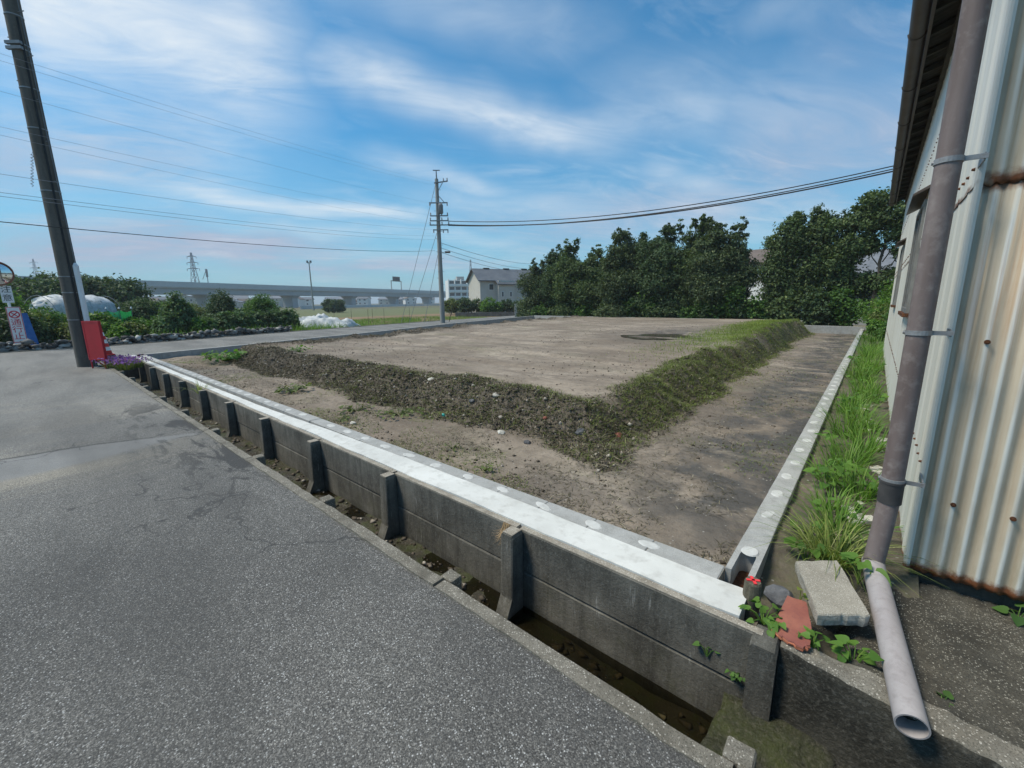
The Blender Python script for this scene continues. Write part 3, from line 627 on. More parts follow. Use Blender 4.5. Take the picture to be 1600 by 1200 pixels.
# ---- the building plot: low ground along the new block walls, raised bed of turned soil inside
def lot_h(x, y, full=False):
    wob = 0.20*fbm(x, y, 0.9, 4, 11) + 0.22*fbm(x, y, 0.33, 2, 13)
    yt = 3.84 + 0.06*np.sin(x*0.7) + 0.25*sstep(-9, -14, x)*0
    d = np.minimum(np.minimum(y-yt, (-2.02 - 0.022*np.maximum(y-8, 0)) - x), (x - (-15.3 - 0.06*(y-4)))*0.9)
    back = 25.6 - y
    d = d + wob
    low = -0.20 - 0.07*sstep(6, 20, y)
    plat = 0.14 + 0.20*sstep(5, 22, y)
    s = sstep(0.0, 0.68, d)
    ridge = np.exp(-((d-0.66)/0.38)**2)*(0.75+0.9*fbm(x, y, 0.5, 2, 33))
    h = low + (plat-low)*s + 0.07*ridge*(1+1.2*fbm(x, y, 1.5, 3, 31))
    on = sstep(-0.22, 0.12, d+0.22*fbm(x, y, 1.9, 3, 47))*(1-sstep(0.55, 1.15, d+0.8*fbm(x, y, 0.8, 4, 49)))
    h = h + on*(0.16*fbm(x, y, 1.6, 3, 41) + 0.07*fbm(x, y, 7.0, 3, 43)) 
    flat = sstep(0.8, 1.5, d)
    h = h + flat*(0.04*fbm(x*0.5, y*1.3, 0.8, 4, 51) + 0.018*fbm(x*0.4, y*2.2, 3.0, 3, 53))
    for k, (y0, am, sl) in enumerate(((6.4, 0.028, 0.05), (7.9, 0.030, 0.05), (10.2, 0.034, -0.08), (11.8, 0.032, -0.08), (15.6, 0.03, 0.03), (17.3, 0.03, 0.03), (21.0, 0.03, 0.0))):
        q = (y - y0 - sl*(x+9) - 0.5*fbm(x, y*0+k, 0.25, 2, 91+k))/0.16
        h = h + flat*am*(0.5*np.exp(-(np.abs(q)-1.7)**2) - np.exp(-q*q))*(0.5+1.0*np.clip(0.5+fbm(x, y, 0.7, 2, 95+k), 0, 1))
    lo = 1-sstep(-0.2, 0.1, d)
    h = h + lo*(0.05*fbm(x, y, 0.9, 4, 61) + 0.022*fbm(x, y, 6.0, 3, 63))
    h = h + 0.075*fbm(x*0.6, y*1.2, 1.5, 4, 57)*np.exp(-(((x+5.5)/1.9)**2 + ((y-15.0)/2.6)**2)) - 0.035*np.exp(-(((x+5.5)/1.1)**2 + ((y-15.0)/1.7)**2))         # puddle hollow
    if full: return h, d, on, lo
    return h
def build_lot():
    def grow(a, b, s0, s1):
        out = [a]; L = abs(b-a); sg = 1 if b > a else -1
        while abs(out[-1]-a) < L:
            f = abs(out[-1]-a)/L; out.append(out[-1] + sg*(s0+(s1-s0)*f))
        out[-1] = b; return np.array(out)
    us = grow(-0.47, -20.4, 0.022, 0.085); us = (us+0.47)/(-20.4+0.47)
    ys = grow(2.28, 26.3, 0.020, 0.12)
    U, Y = np.meshgrid(us, ys, indexing='ij'); X = -0.47 + U*(lot_left(Y)+0.47)
    Z, d, on, lo = lot_h(X, Y, True)
    n, m = X.shape; I = np.arange(n*m).reshape(n, m)
    F = np.stack([I[:-1, :-1], I[:-1, 1:], I[1:, 1:], I[1:, :-1]], -1).reshape(-1, 4)
    me = mesh_np('building_plot', np.stack([X, Y, Z], -1).reshape(-1, 3), F, M('soil'), True)
    damp = lo*(sstep(-1.75, -0.95, X)*sstep(2.0, 4.5, Y)*1.0 + 0.35*sstep(-3.0, -2.0, X) + 0.9*sstep(-4, -14, X)*sstep(2.9, 2.4, Y)) + np.exp(-(((X+5.5)/1.6)**2+((Y-15.0)/2.4)**2))*0.9
    green = sstep(9, 16, Y)*sstep(-5.0, -3.4, X)*sstep(0.7, 1.1, d) + 0.35*sstep(5.5, 9, Y)*on*sstep(-4, -2.5, X)
    C = np.stack([np.clip(damp, 0, 1), np.clip(on*1.15, 0, 1), np.clip(green, 0, 1), np.ones_like(X)], -1).reshape(-1, 4).astype(np.float32)
    ca = me.color_attributes.new('cover', 'FLOAT_COLOR', 'POINT'); ca.data.foreach_set('color', C.ravel())
    prop(link_mesh('building_plot', me), kind='structure')
build_lot()

def build_puddle():
    z = float(lot_h(np.array([-5.5]), np.array([15.0]))[0])*0 + float(np.median(lot_h(np.linspace(-6.6, -4.4, 60)[:, None]+np.zeros((60, 60)), np.zeros((60, 60))+np.linspace(13.6, 16.4, 60)[None, :]))) - 0.001
    a = np.linspace(0, 2*np.pi, 40, endpoint=False); mb = MB()
    mb.add([(-5.5+1.5*math.cos(q), 15.0+2.3*math.sin(q), z) for q in a], [tuple(range(40))])
    prop(mb.build('puddle', M('puddle_water')), 'shallow rain puddle lying on the bare raised soil', None, None, 'structure')
build_puddle()

# ---- ditch bed and water
def build_ditch():
    xs = np.linspace(-15.2, 6.0, 420); ys = np.linspace(1.20, 1.96, 22)
    X, Y = np.meshgrid(xs, ys, indexing='ij')
    Z = BED_Z + 0.02 + 0.045*fbm(X, Y, 1.3, 4, 71) + 0.03*fbm(X, Y, 7.0, 3, 73) + 0.05*sstep(-3.0, -8.0, X) - 0.05*sstep(-2.2, -1.0, X)
    n, m = X.shape; I = np.arange(n*m).reshape(n, m)
    F = np.stack([I[:-1, :-1], I[1:, :-1], I[1:, 1:], I[:-1, 1:]], -1).reshape(-1, 4)
    prop(link_mesh('ditch_bed', mesh_np('ditch_bed', np.stack([X, Y, Z], -1).reshape(-1, 3), F, M('ditch_bed'), True)), kind='structure')
    # stones, twigs and leaf litter lying in the ditch, one mass
    rg = np.random.default_rng(6); n = 2600; x = -15+15.2*rg.random(n)**0.6; y = rg.uniform(1.27, 1.89, n); s = 0.006*(6.0)**(rg.random(n)**2)
    o = np.array([[1, 0, 0], [-1, 0, 0], [0, 1, 0], [0, -1, 0], [0, 0, 1], [0, 0, -1.]])[None]*(1+0.35*rg.normal(size=(n, 6, 1)))*s[:, None, None]*np.array([1.2, 0.9, 0.55])
    bz = BED_Z + 0.02 + 0.045*fbm(x, y, 1.3, 4, 71) + 0.03*fbm(x, y, 7.0, 3, 73) + 0.05*sstep(-3.0, -8.0, x) - 0.05*sstep(-2.2, -1.0, x)
    V = (o+np.stack([x, y, bz+s*0.2], -1)[:, None, :]).reshape(-1, 3); f = np.array([[0, 2, 4], [2, 1, 4], [1, 3, 4], [3, 0, 4], [2, 0, 5], [1, 2, 5], [3, 1, 5], [0, 3, 5]])
    prop(link_mesh('ditch_debris', mesh_np('ditch_debris', V, (np.arange(n)[:, None, None]*6+f[None]).reshape(-1, 3), M('clod_earth'))), 'small stones and litter lying in the ditch', 'debris', None, 'stuff')
    w = MB(); w.add([(-15.2, 1.2, BED_Z+0.022), (6, 1.2, BED_Z+0.022), (6, 1.96, BED_Z+0.022), (-15.2, 1.96, BED_Z+0.022)], [(0, 1, 2, 3)])
    prop(w.build('ditch_water', M('ditch_water')), kind='structure')
    # culvert head wall at the far end
    c = MB(); c.box((-15.4, 1.19, -0.75), (-15.2, 1.97, -0.02)); prop(c.build('culvert_wall', M('old_concrete')), kind='structure')
    # mossy concrete sill across the ditch where it passes the shed
    xs = np.linspace(-0.335, 2.6, 150); ys = np.linspace(1.33, 1.905, 40); X, Y = np.meshgrid(xs, ys, indexing='ij')
    tilt = -0.47 + 0.10*(Y-1.4)/0.5 - 0.03*(X+0.3)
    Z = tilt + 0.030*fbm(X, Y, 5.0, 4, 81) + 0.020*fbm(X, Y, 17.0, 3, 83)
    X = X + (X < -0.30)*0.03*fbm(Y, Y*0, 6.0, 3, 85) + 0.10*(1.9-Y)*(X < 0.2)*(0.2-X)*1.2*-1
    Vt = np.stack([X, Y, Z], -1); sk = Vt[:1].copy(); sk[..., 2] = -0.75; sk[..., 0] -= 0.03; sf = np.concatenate([sk, Vt], 0)
    I = np.arange(sf.shape[0]*sf.shape[1]).reshape(sf.shape[:2]); F = np.stack([I[:-1, :-1], I[1:, :-1], I[1:, 1:], I[:-1, 1:]], -1).reshape(-1, 4)
    prop(link_mesh('ditch_sill', mesh_np('ditch_sill', sf.reshape(-1, 3), F, M('mossy_slope'), True)), kind='structure')
build_ditch()

# ---- road-side ditch lining with short stub posts
def build_road_side_lining():
    t = thing('ditch_edging', 'low worn concrete edging between the asphalt and the ditch', 'edging', (-6, 1.22, 0))
    rng = random.Random(8)
    xs = [POST_X0 - POST_S*k + 0.03 for k in range(-4, 10)]
    for k, x in enumerate(xs):
        mb = MB(); x1 = x; x0 = x-POST_S
        lift = rng.uniform(-0.008, 0.006)
        n = 14; prof = []
        for i in range(n):
            xa = x0+0.006+(x1-x0-0.012)*i/n; xb = x0+0.006+(x1-x0-0.012)*(i+1)/n
        V = []; Fc = []
        for i in range(n+1):
            xx = x0+0.006+(x1-x0-0.012)*i/n
            a = 1.186+rng.uniform(-0.004, 0.004); b = 1.262+rng.uniform(-0.006, 0.004); zt = 0.006+lift+rng.uniform(-0.004, 0.004)
            V += [(xx, a, -0.75), (xx, a, zt), (xx, b-0.008, zt+0.001), (xx, b, zt-0.010), (xx, b, -0.75)]
            if i:
                q = 5*i
                for j in range(4): Fc.append((q-5+j, q-5+j+1, q+j+1, q+j))
        Fc += [tuple(range(5)), tuple(reversed(range(len(V)-5, len(V))))]
        mb.add(V, Fc); mb.build('board', M('kerb_concrete'), t)
        if k < 13:
            p = MB(); p.bbox((x0-0.045, 1.263, -0.72), (x0+0.045, 1.345, 0.004+lift), 0.006, jit=0.003, rng=rng); p.build('post', M('kerb_concrete'), t)
build_road_side_lining()

# ---- post-and-board retaining wall on the plot side, with new mortar cap
def build_retaining_wall():
    t = thing('retaining_wall', 'old dark concrete post and board wall lining the ditch, capped with white mortar', 'wall', (-7.5, 1.93, 0))
    rng = random.Random(3)
    px = [POST_X0 - POST_S*k for k in range(-1, 11)]       # -0.197 ... 
    edges = [x for x in px]
    for i in range(len(px)-1):
        x1, x0 = px[i], px[i+1]
        tp = -0.004+rng.uniform(-0.004, 0.004); sp = -0.305+rng.uniform(-0.012, 0.012); o1 = rng.uniform(0, 0.006); o2 = rng.uniform(-0.004, 0.012)
        gl = rng.uniform(0.004, 0.010); gr = rng.uniform(0.004, 0.010)
        m1 = MB(); m1.bbox((x0+0.004, 1.900+o1, sp+gl), (x1-0.004, 1.950, tp), 0.007, jit=0.0025, rng=rng); b = m1.build('upper_board', M('old_concrete'), t)
        s = MB(); s.bbox((x0+0.012, 1.906+o1, tp+0.0005), (x1-0.012, 1.951, tp+0.005), 0.002, jit=0.001, rng=rng); s.build('worn_top', M('sandy_concrete'), b)
        m2 = MB(); m2.bbox((x0+0.004, 1.900+o2, -0.72), (x1-0.004, 1.950, sp), 0.007, jit=0.0025, rng=rng); m2.build('lower_board', M('old_concrete'), t)
    for i, x in enumerate(px):
        w = 0.050; mb = MB()
        if i == 0: w = 0.052
        prof = [Vector((0, 1.896, -0.74)), Vector((0, 1.715, -0.74)), Vector((0, 1.715, -0.60)), Vector((0, 1.745, -0.53)), Vector((0, 1.785, -0.44)), Vector((0, 1.797, 0.0)), Vector((0, 1.896, 0.004))]
        if i == 0: prof = [Vector((0, 1.975, -0.50)), Vector((0, 1.865, -0.50)), Vector((0, 1.865, -0.03)), Vector((0, 1.895, -0.004)), Vector((0, 1.975, -0.004))]
        else:
            k = rng.uniform(0.92, 1.05); prof = [Vector((0, 1.896-(1.896-p.y)*k, p.z)) for p in prof]
        ce = 0.010; n = len(prof)
        ins = [p + (Vector((0, 1.87, -0.3))-p)*0.06 for p in prof]
        V = [Vector((x-w, p.y, p.z)) for p in ins] + [Vector((x-w+ce, p.y, p.z)) for p in prof] + [Vector((x+w-ce, p.y, p.z)) for p in prof] + [Vector((x+w, p.y, p.z)) for p in ins]
        Fc = [tuple(reversed(range(n))), tuple(range(3*n, 4*n))]
        for r in range(3): Fc += [(r*n+j, r*n+(j+1) % n, (r+1)*n+(j+1) % n, (r+1)*n+j) for j in range(n)]
        mb.add(V, Fc); p = mb.build('post', M('old_concrete'), t)
        if i: s = MB(); s.bbox((x-w+0.008, 1.80, 0.0035), (x+w-0.008, 1.893, 0.008), 0.002); s.build('worn_top', M('sandy_concrete'), p)
    # mortar cap
    V = []; Fc = []; xs = np.linspace(-0.315, -16.72, 120)
    for i, x in enumerate(xs):
        a = 1.955+0.006*math.sin(5*x)+0.004*rng.uniform(-1, 1); b = float(np.interp(x, [-7, -3.2], [2.062, 2.178])) + 0.004*rng.uniform(-1, 1)
        z = 0.008+0.003*math.sin(2.3*x)
        if i == 0: a += 0.01
        V += [(x, a, -0.1), (x, a, z), (x, b, z+0.002), (x, b, -0.1)]
        if i:
            q = 4*i
            for j in range(3): Fc.append((q-4+j, q-4+j+1, q+j+1, q+j))
    Fc += [(0, 1, 2, 3), tuple(reversed(range(len(V)-4, len(V))))]
    mb = MB(); mb.add(V, Fc); mb.build('mortar_cap', M('white_mortar'), t)
    f = MB(); f.box((-16.72, 1.955, -0.9), (-0.26, 2.20, -0.105)); f.build('backfill', M('sandy_concrete'), t)
build_retaining_wall()

# ---- new concrete block walls round the plot
BLK = 0.40
_bl = {}
def block_mesh(w, h):
    if (w, h) not in _bl:
        mb = MB(); mb.bbox((-0.1985, -w/2, -h), (0.1985, w/2, 0), 0.004, jit=0.0012, rng=random.Random(5))
        me = mesh_np('block', mb.v, mb.f, M('grey_block')); bm_fix(me)
        g = MB(); n = 16; rx, ry = 0.072, w*0.27
        g.add([(rx*math.cos(2*math.pi*i/n)*(1+0.12*math.sin(3.1*i)), ry*math.sin(2*math.pi*i/n)*(1+0.1*math.cos(2.3*i)), 0.0) for i in range(n)] + [(rx*.8*math.cos(2*math.pi*i/n), ry*.8*math.sin(2*math.pi*i/n), 0.004) for i in range(n)],
              [(i, (i+1) % n, n+(i+1) % n, n+i) for i in range(n)] + [tuple(range(n, 2*n))])
        gm = mesh_np('grout', g.v, g.f, M('grout')); bm_fix(gm)
        _bl[(w, h)] = (me, gm)
    return _bl[(w, h)]
def block_run(t, p0, p1, w, h, grout=True, seed=1):
    """blocks from p0 to p1 (top line, world), grouted cores showing at the joints"""
    rng = random.Random(seed); p0 = Vector(p0); p1 = Vector(p1); d = p1-p0; n = int(d.length/BLK) if grout else math.ceil(d.length/BLK); d.normalize()
    a = math.atan2(d.y, d.x); me, gm = block_mesh(w, h)
    for i in range(n):
        c = p0 + d*(BLK*(i+0.5)); c.z += rng.uniform(-0.0015, 0.0015)
        b = link_mesh('block', me, t, c + Vector((0, 0, 0))); b.rotation_euler = (0, 0, a + rng.uniform(-0.003, 0.003))
        if grout and i < n-1:
            g = link_mesh('grout', gm, b, None); g.location = (0.2 + rng.uniform(-0.02, 0.02), rng.uniform(-0.012, 0.012), 0.0006)
            g.scale = (rng.uniform(0.75, 1.15), rng.uniform(0.8, 1.1), 1); g.rotation_euler = (0, 0, rng.uniform(-.3, .3))
    # mortar bed joints seen between the blocks
    m = MB(); q = p1; nrm = Vector((-d.y, d.x, 0))*(w/2-0.004)
    e = p0 + d*(BLK*n)
    m.add([p0+nrm+Vector((0, 0, -0.006)), e+nrm+Vector((0, 0, -0.006)), e-nrm+Vector((0, 0, -0.006)), p0-nrm+Vector((0, 0, -0.006)),
           p0+nrm+Vector((0, 0, -h-0.3)), e+nrm+Vector((0, 0, -h-0.3)), e-nrm+Vector((0, 0, -h-0.3)), p0-nrm+Vector((0, 0, -h-0.3))],
          [(0, 1, 2, 3), (0, 4, 5, 1), (3, 2, 6, 7), (0, 3, 7, 4), (1, 5, 6, 2)])
    m.build('mortar', M('sandy_concrete'), t)
def build_block_walls():
    t = thing('block_wall', 'new grey concrete block wall behind the white mortar cap beside the ditch', 'wall', (-8, 2.26, 0))
    block_run(t, (-0.466, 2.258, 0), (-5.4, 2.255, 0), 0.150, 0.19, seed=1)
    block_run(t, (-5.27, 2.252, 0), (-16.75, 2.215, 0), 0.150, 0.19, seed=2)
    t = thing('block_wall', 'new grey concrete block kerb with white grouted cores beside the shed', 'wall', (-0.392, 14, 0))
    block_run(t, (-0.392, 2.74, 0.0), (-0.392, 25.95, 0.0), 0.142, 0.19, seed=3)
    # the open end block at the corner with its hollow core
    x0, x1, y0, y1 = -0.463, -0.321, 2.318, 2.738; mb = MB()
    out = [(x0, y0), (x0, y1), (x1, y1), (x1, y0)]
    n = 10; cav = [(-0.392-0.041, y0)] + [(-0.392-0.041*math.cos(math.pi*i/n), 2.515+0.045*math.sin(math.pi*i/n)) for i in range(n+1)] + [(-0.392+0.041, y0)]
    ring = out + [(x1, y0)] 
    poly = [(x0, y0), (x0, y1), (x1, y1), (x1, y0)] + list(reversed(cav))
    # order: walk round the outside then back round the cavity
    poly = [(-0.392-0.041, y0), (x0, y0), (x0, y1), (x1, y1), (x1, y0), (-0.392+0.041, y0)] + [c for c in reversed(cav[1:-1])]
    mb.prism(poly, -0.19, 0.001)
    b = mb.build('end_block', M('grey_block'), t)
    fl = MB(); fl.box((-0.432, y0+0.004, -0.19), (-0.352, 2.55, -0.125)); fl.build('core_floor', M('rusty_iron'), b)
    g = MB(); n = 18; g.add([(-0.392+0.047*math.cos(2*math.pi*i/n), 2.565+0.052*math.sin(2*math.pi*i/n), 0.0015) for i in range(n)] + [(-0.392+0.041*math.cos(2*math.pi*i/n), 2.565+0.046*math.sin(2*math.pi*i/n), 0.009) for i in range(n)],
                            [(i, (i+1) % n, n+(i+1) % n, n+i) for i in range(n)] + [tuple(range(n, 2*n))]); g.build('grout', M('grout'), b)
    t = thing('block_wall', 'grey concrete block wall closing the plot on the side road, left end', 'wall', (-17.2, 4, 0))
    pts = [(-16.83, 2.3, 0.0), (-17.33, 5.0, 0.02), (-18.28, 11.0, 0.10), (-19.28, 17.0, 0.22), (-20.45, 26.3, 0.34)]
    for i in range(4): block_run(t, pts[i], pts[i+1], 0.150, 0.39, False, 10+i)
    t = thing('block_wall', 'grey concrete block wall along the far side in front of the trees', 'wall', (-10, 26.2, 0))
    block_run(t, (-20.4, 26.42, 0.36), (-3.2, 26.12, 0.33), 0.150, 0.39, False, 20)
    block_run(t, (-3.2, 26.12, 0.10), (-0.40, 26.12, 0.08), 0.150, 0.39, False, 21)
build_block_walls()
# ---------------------------------------------------------------- plant builders
def unit(v): return v/np.maximum(np.linalg.norm(v, axis=-1, keepdims=True), 1e-9)
def leaf_quads(C, L, W, rng, up=0.6, out=None, outw=0.6, fold=0.18):
    """one folded rhombic leaf per centre"""
    n = len(C); nrm = rng.normal(size=(n, 3)); nrm[:, 2] += up*1.5
    if out is not None: nrm = nrm + out*outw*1.5
    nrm = unit(nrm); tg = rng.normal(size=(n, 3)); tg[:, 2] -= 0.35; tg = unit(tg - nrm*np.sum(tg*nrm, 1, keepdims=True)); bt = np.cross(nrm, tg)
    L = (L*rng.uniform(0.65, 1.25, n))[:, None]; W = (W*rng.uniform(0.7, 1.2, n))[:, None]
    V = np.stack([C-tg*L*0.5, C+bt*W*0.5+nrm*W*fold-tg*L*0.06, C+tg*L*0.5-nrm*L*0.10, C-bt*W*0.5+nrm*W*fold-tg*L*0.06], 1).reshape(-1, 3)
    F = np.arange(4*n).reshape(n, 4)
    return V, F
def crown_centres(lobes, dens, per, rng, clump=0.26):
    """clumps of leaves on the skin of each lobe, thinner inside"""
    out = []; od = []
    for c, r in lobes:
        c = np.array(c, float); r = np.array(r, float) if np.ndim(r) else np.array([r, r, r], float)
        area = (r[0]*r[1]+r[1]*r[2]+r[0]*r[2])/3*4*math.pi
        k = max(6, int(area*dens)); d = unit(rng.normal(size=(k, 3)))
        rad = np.where(rng.random(k) < 0.78, rng.uniform(0.78, 1.10, k), rng.uniform(0.35, 0.8, k))
        cc = c + d*r*rad[:, None]
        sz = clump*r.mean()*rng.uniform(0.6, 1.3, k)
        m = per
        pts = cc[:, None, :] + rng.normal(size=(k, m, 3))*np.array([0.55, 0.55, 0.38])*sz[:, None, None]
        out.append(pts.reshape(-1, 3)); od.append(np.repeat(d, m, 0))
    return np.concatenate(out), np.concatenate(od)
def foliage(name, lobes, dens, per, L, W, mat, rng, parent, clump=0.26, up=0.5, zmin=None):
    C, D = crown_centres(lobes, dens, per, rng, clump)
    if zmin is not None: C = C.copy(); C[:, 2] = np.maximum(C[:, 2], zmin + 0.02 + 0.06*rng.random(len(C)))
    V, F = leaf_quads(C, L, W, rng, up, D)
    return link_mesh(name, mesh_np(name, V - np.array(world_off(parent)), F, mat), parent)
def limb(mb, a, b, r0, r1, rng, n=5, bend=0.12, sides=7):
    a = Vector(a); b = Vector(b); L = (b-a).length; pts = []; rs = []
    for i in range(n+1):
        f = i/n; w = math.sin(f*math.pi)*bend*L*0.5
        pts.append(a.lerp(b, f) + Vector((rng.normal()*w*0.6, rng.normal()*w*0.6, rng.normal()*w*0.2))); rs.append(r0+(r1-r0)*f)
    mb.tube(pts, rs, sides)
def tree(name, label, x, y, z0, lobes, mat, seed, group=None, trunk_r=0.09, dens=7, per=16, L=0.16, W=0.08, clump=0.26, trunk_top=None, cat='tree', up=0.5, lean=0.1):
    rng = np.random.default_rng(seed)
    t = thing(name, label, cat, (x, y, z0), group)
    lobes = [((x+c[0], y+c[1], z0+c[2]), r) for c, r in lobes]
    zt = trunk_top or max(c[2] for c, r in lobes)*0.8 + z0*0.2
    mb = MB(); top = (x+rng.normal()*lean, y+rng.normal()*lean, zt)
    limb(mb, (x, y, z0-0.2), top, trunk_r, trunk_r*0.35, rng, 7, 0.06, 8)
    for c, r in lobes:
        f = min(0.92, max(0.12, (c[2]-z0)/(zt-z0)*0.72)); p = Vector((x, y, z0)).lerp(Vector(top), f)
        limb(mb, p, c, trunk_r*0.45*(1-f*0.6), trunk_r*0.1, rng, 4, 0.2, 5)
    mb.build('trunk', M('bark'), t, True)
    foliage('crown', lobes, dens, per, L, W, M(mat), rng, t, clump, up, z0)
    return t
def shrub(name, label, x, y, z0, w, d, h, mat, seed, group=None, dens=16, per=12, L=0.12, W=0.07, nl=7, clump=0.33, cat='shrub', up=0.7):
    rng = np.random.default_rng(seed); lobes = []
    for i in range(nl):
        a = rng.uniform(0, 2*math.pi); q = math.sqrt(rng.random())*0.62
        hh = h*(1-0.55*q)*rng.uniform(0.55, 1.0); r = max(0.10, hh*rng.uniform(0.24, 0.40))
        lobes.append(((q*math.cos(a)*w/2, q*math.sin(a)*d/2, hh-r*0.9), (min(r*1.15, w*.35), min(r*1.15, d*.4), r*rng.uniform(0.9, 1.4))))
    return tree(name, label, x, y, z0, lobes, mat, seed+500, group, max(0.012, h*0.018), dens, per, L, W, clump, z0+h*0.6, cat, up, 0.03)
def blades(n, cx, cy, z, spread, h, w, rng, droop=0.6, lean=0.5, segs=3):
    """curved grass blades, tapering; returns V,F (quads)"""
    a = rng.uniform(0, 2*np.pi, n); q = np.sqrt(rng.random(n))*spread
    bx = cx+q*np.cos(a); by = cy+q*np.sin(a); bz = z if np.ndim(z) else np.full(n, z)
    da = a + rng.normal(size=n)*0.7; hh = h*rng.uniform(0.5, 1.15, n); ln = lean*rng.uniform(0.2, 1.3, n); ww = w*rng.uniform(0.6, 1.2, n)
    dx, dy = np.cos(da), np.sin(da); V = []
    for k in range(segs+1):
        f = k/segs; r = ln*hh*f + droop*hh*0.5*f*f*ln*1.6; zz = hh*(f - droop*0.55*f*f*f*np.minimum(1.2, ln*1.6)); wd = ww*(1-0.92*f**1.4)*(0.75+0.25*min(1, 3*f))
        px = bx+dx*r; py = by+dy*r; pz = bz+zz
        V += [np.stack([px-dy*wd/2, py+dx*wd/2, pz], 1), np.stack([px+dy*wd/2, py-dx*wd/2, pz], 1)]
    V = np.stack(V, 1).reshape(-1, 3); k2 = 2*(segs+1); base = np.arange(n)[:, None]*k2
    F = np.concatenate([base+np.array([[2*k, 2*k+1, 2*k+3, 2*k+2]]) for k in range(segs)], 1).reshape(-1, 4)
    return V, F
def tuft(name, label, x, y, z, n, spread, h, w, mat, seed, group=None, droop=0.6, lean=0.5, cat='grass'):
    rng = np.random.default_rng(seed); V, F = blades(n, x, y, z-0.01, spread, h, w, rng, droop, lean, 4)
    o = link_mesh(name, mesh_np(name, V-np.array([x, y, z]), F, M(mat)), None, (x, y, z))
    return prop(o, label, cat, group)
def heart_leaf(c, d, n, L, W):
    """a heart-shaped leaf of 10 corners; c stalk end, d direction, n normal"""
    c = Vector(c); d = Vector(d).normalized(); n = Vector(n); n = (n-d*n.dot(d)).normalized(); b = d.cross(n)
    o = [(0.0, 0.0), (-0.10, 0.28), (0.05, 0.48), (0.30, 0.50), (0.62, 0.32), (1.0, 0.0)]
    pr = [(u, v) for u, v in o] + [(u, -v) for u, v in reversed(o[1:-1])]
    V = [c + d*(u*L) + b*(v*W) + n*(abs(v)*W*0.22 - u*u*L*0.16) for u, v in pr] + [c+d*(0.45*L)-n*(0.03*L)]
    k = len(pr); return V, [(i, (i+1) % k, k) for i in range(k)]
def leafy_weed(name, label, x, y, z, n, h, spread, L, mat, seed, group=None, cat='weed', leafw=1.0):
    rng = np.random.default_rng(seed); t = thing(name, label, cat, (x, y, z), group); st = MB(); lf = MB()
    for i in range(n):
        a = rng.uniform(0, 6.283); q = spread*math.sqrt(rng.random()); tip = Vector((x+q*math.cos(a), y+q*math.sin(a), z+h*rng.uniform(0.35, 1.0)))
        mid = Vector((x, y, z)).lerp(tip, 0.5)+Vector((0, 0, h*0.15)); st.tube([(x, y, z-0.02), mid, tip], [0.003, 0.0025, 0.0015], 4)
        dr = Vector((math.cos(a)+rng.normal()*0.5, math.sin(a)+rng.normal()*0.5, -0.15+rng.normal()*0.25)); s = L*rng.uniform(0.6, 1.15)
        V, F = heart_leaf(tip, dr, Vector((rng.normal()*0.35-0.1, rng.normal()*0.35-0.25, 1)), s, s*leafw); lf.add(V, F)
    st.build('stem', M(mat), t); o = lf.build('leaves', M(mat), t, True)
    return t
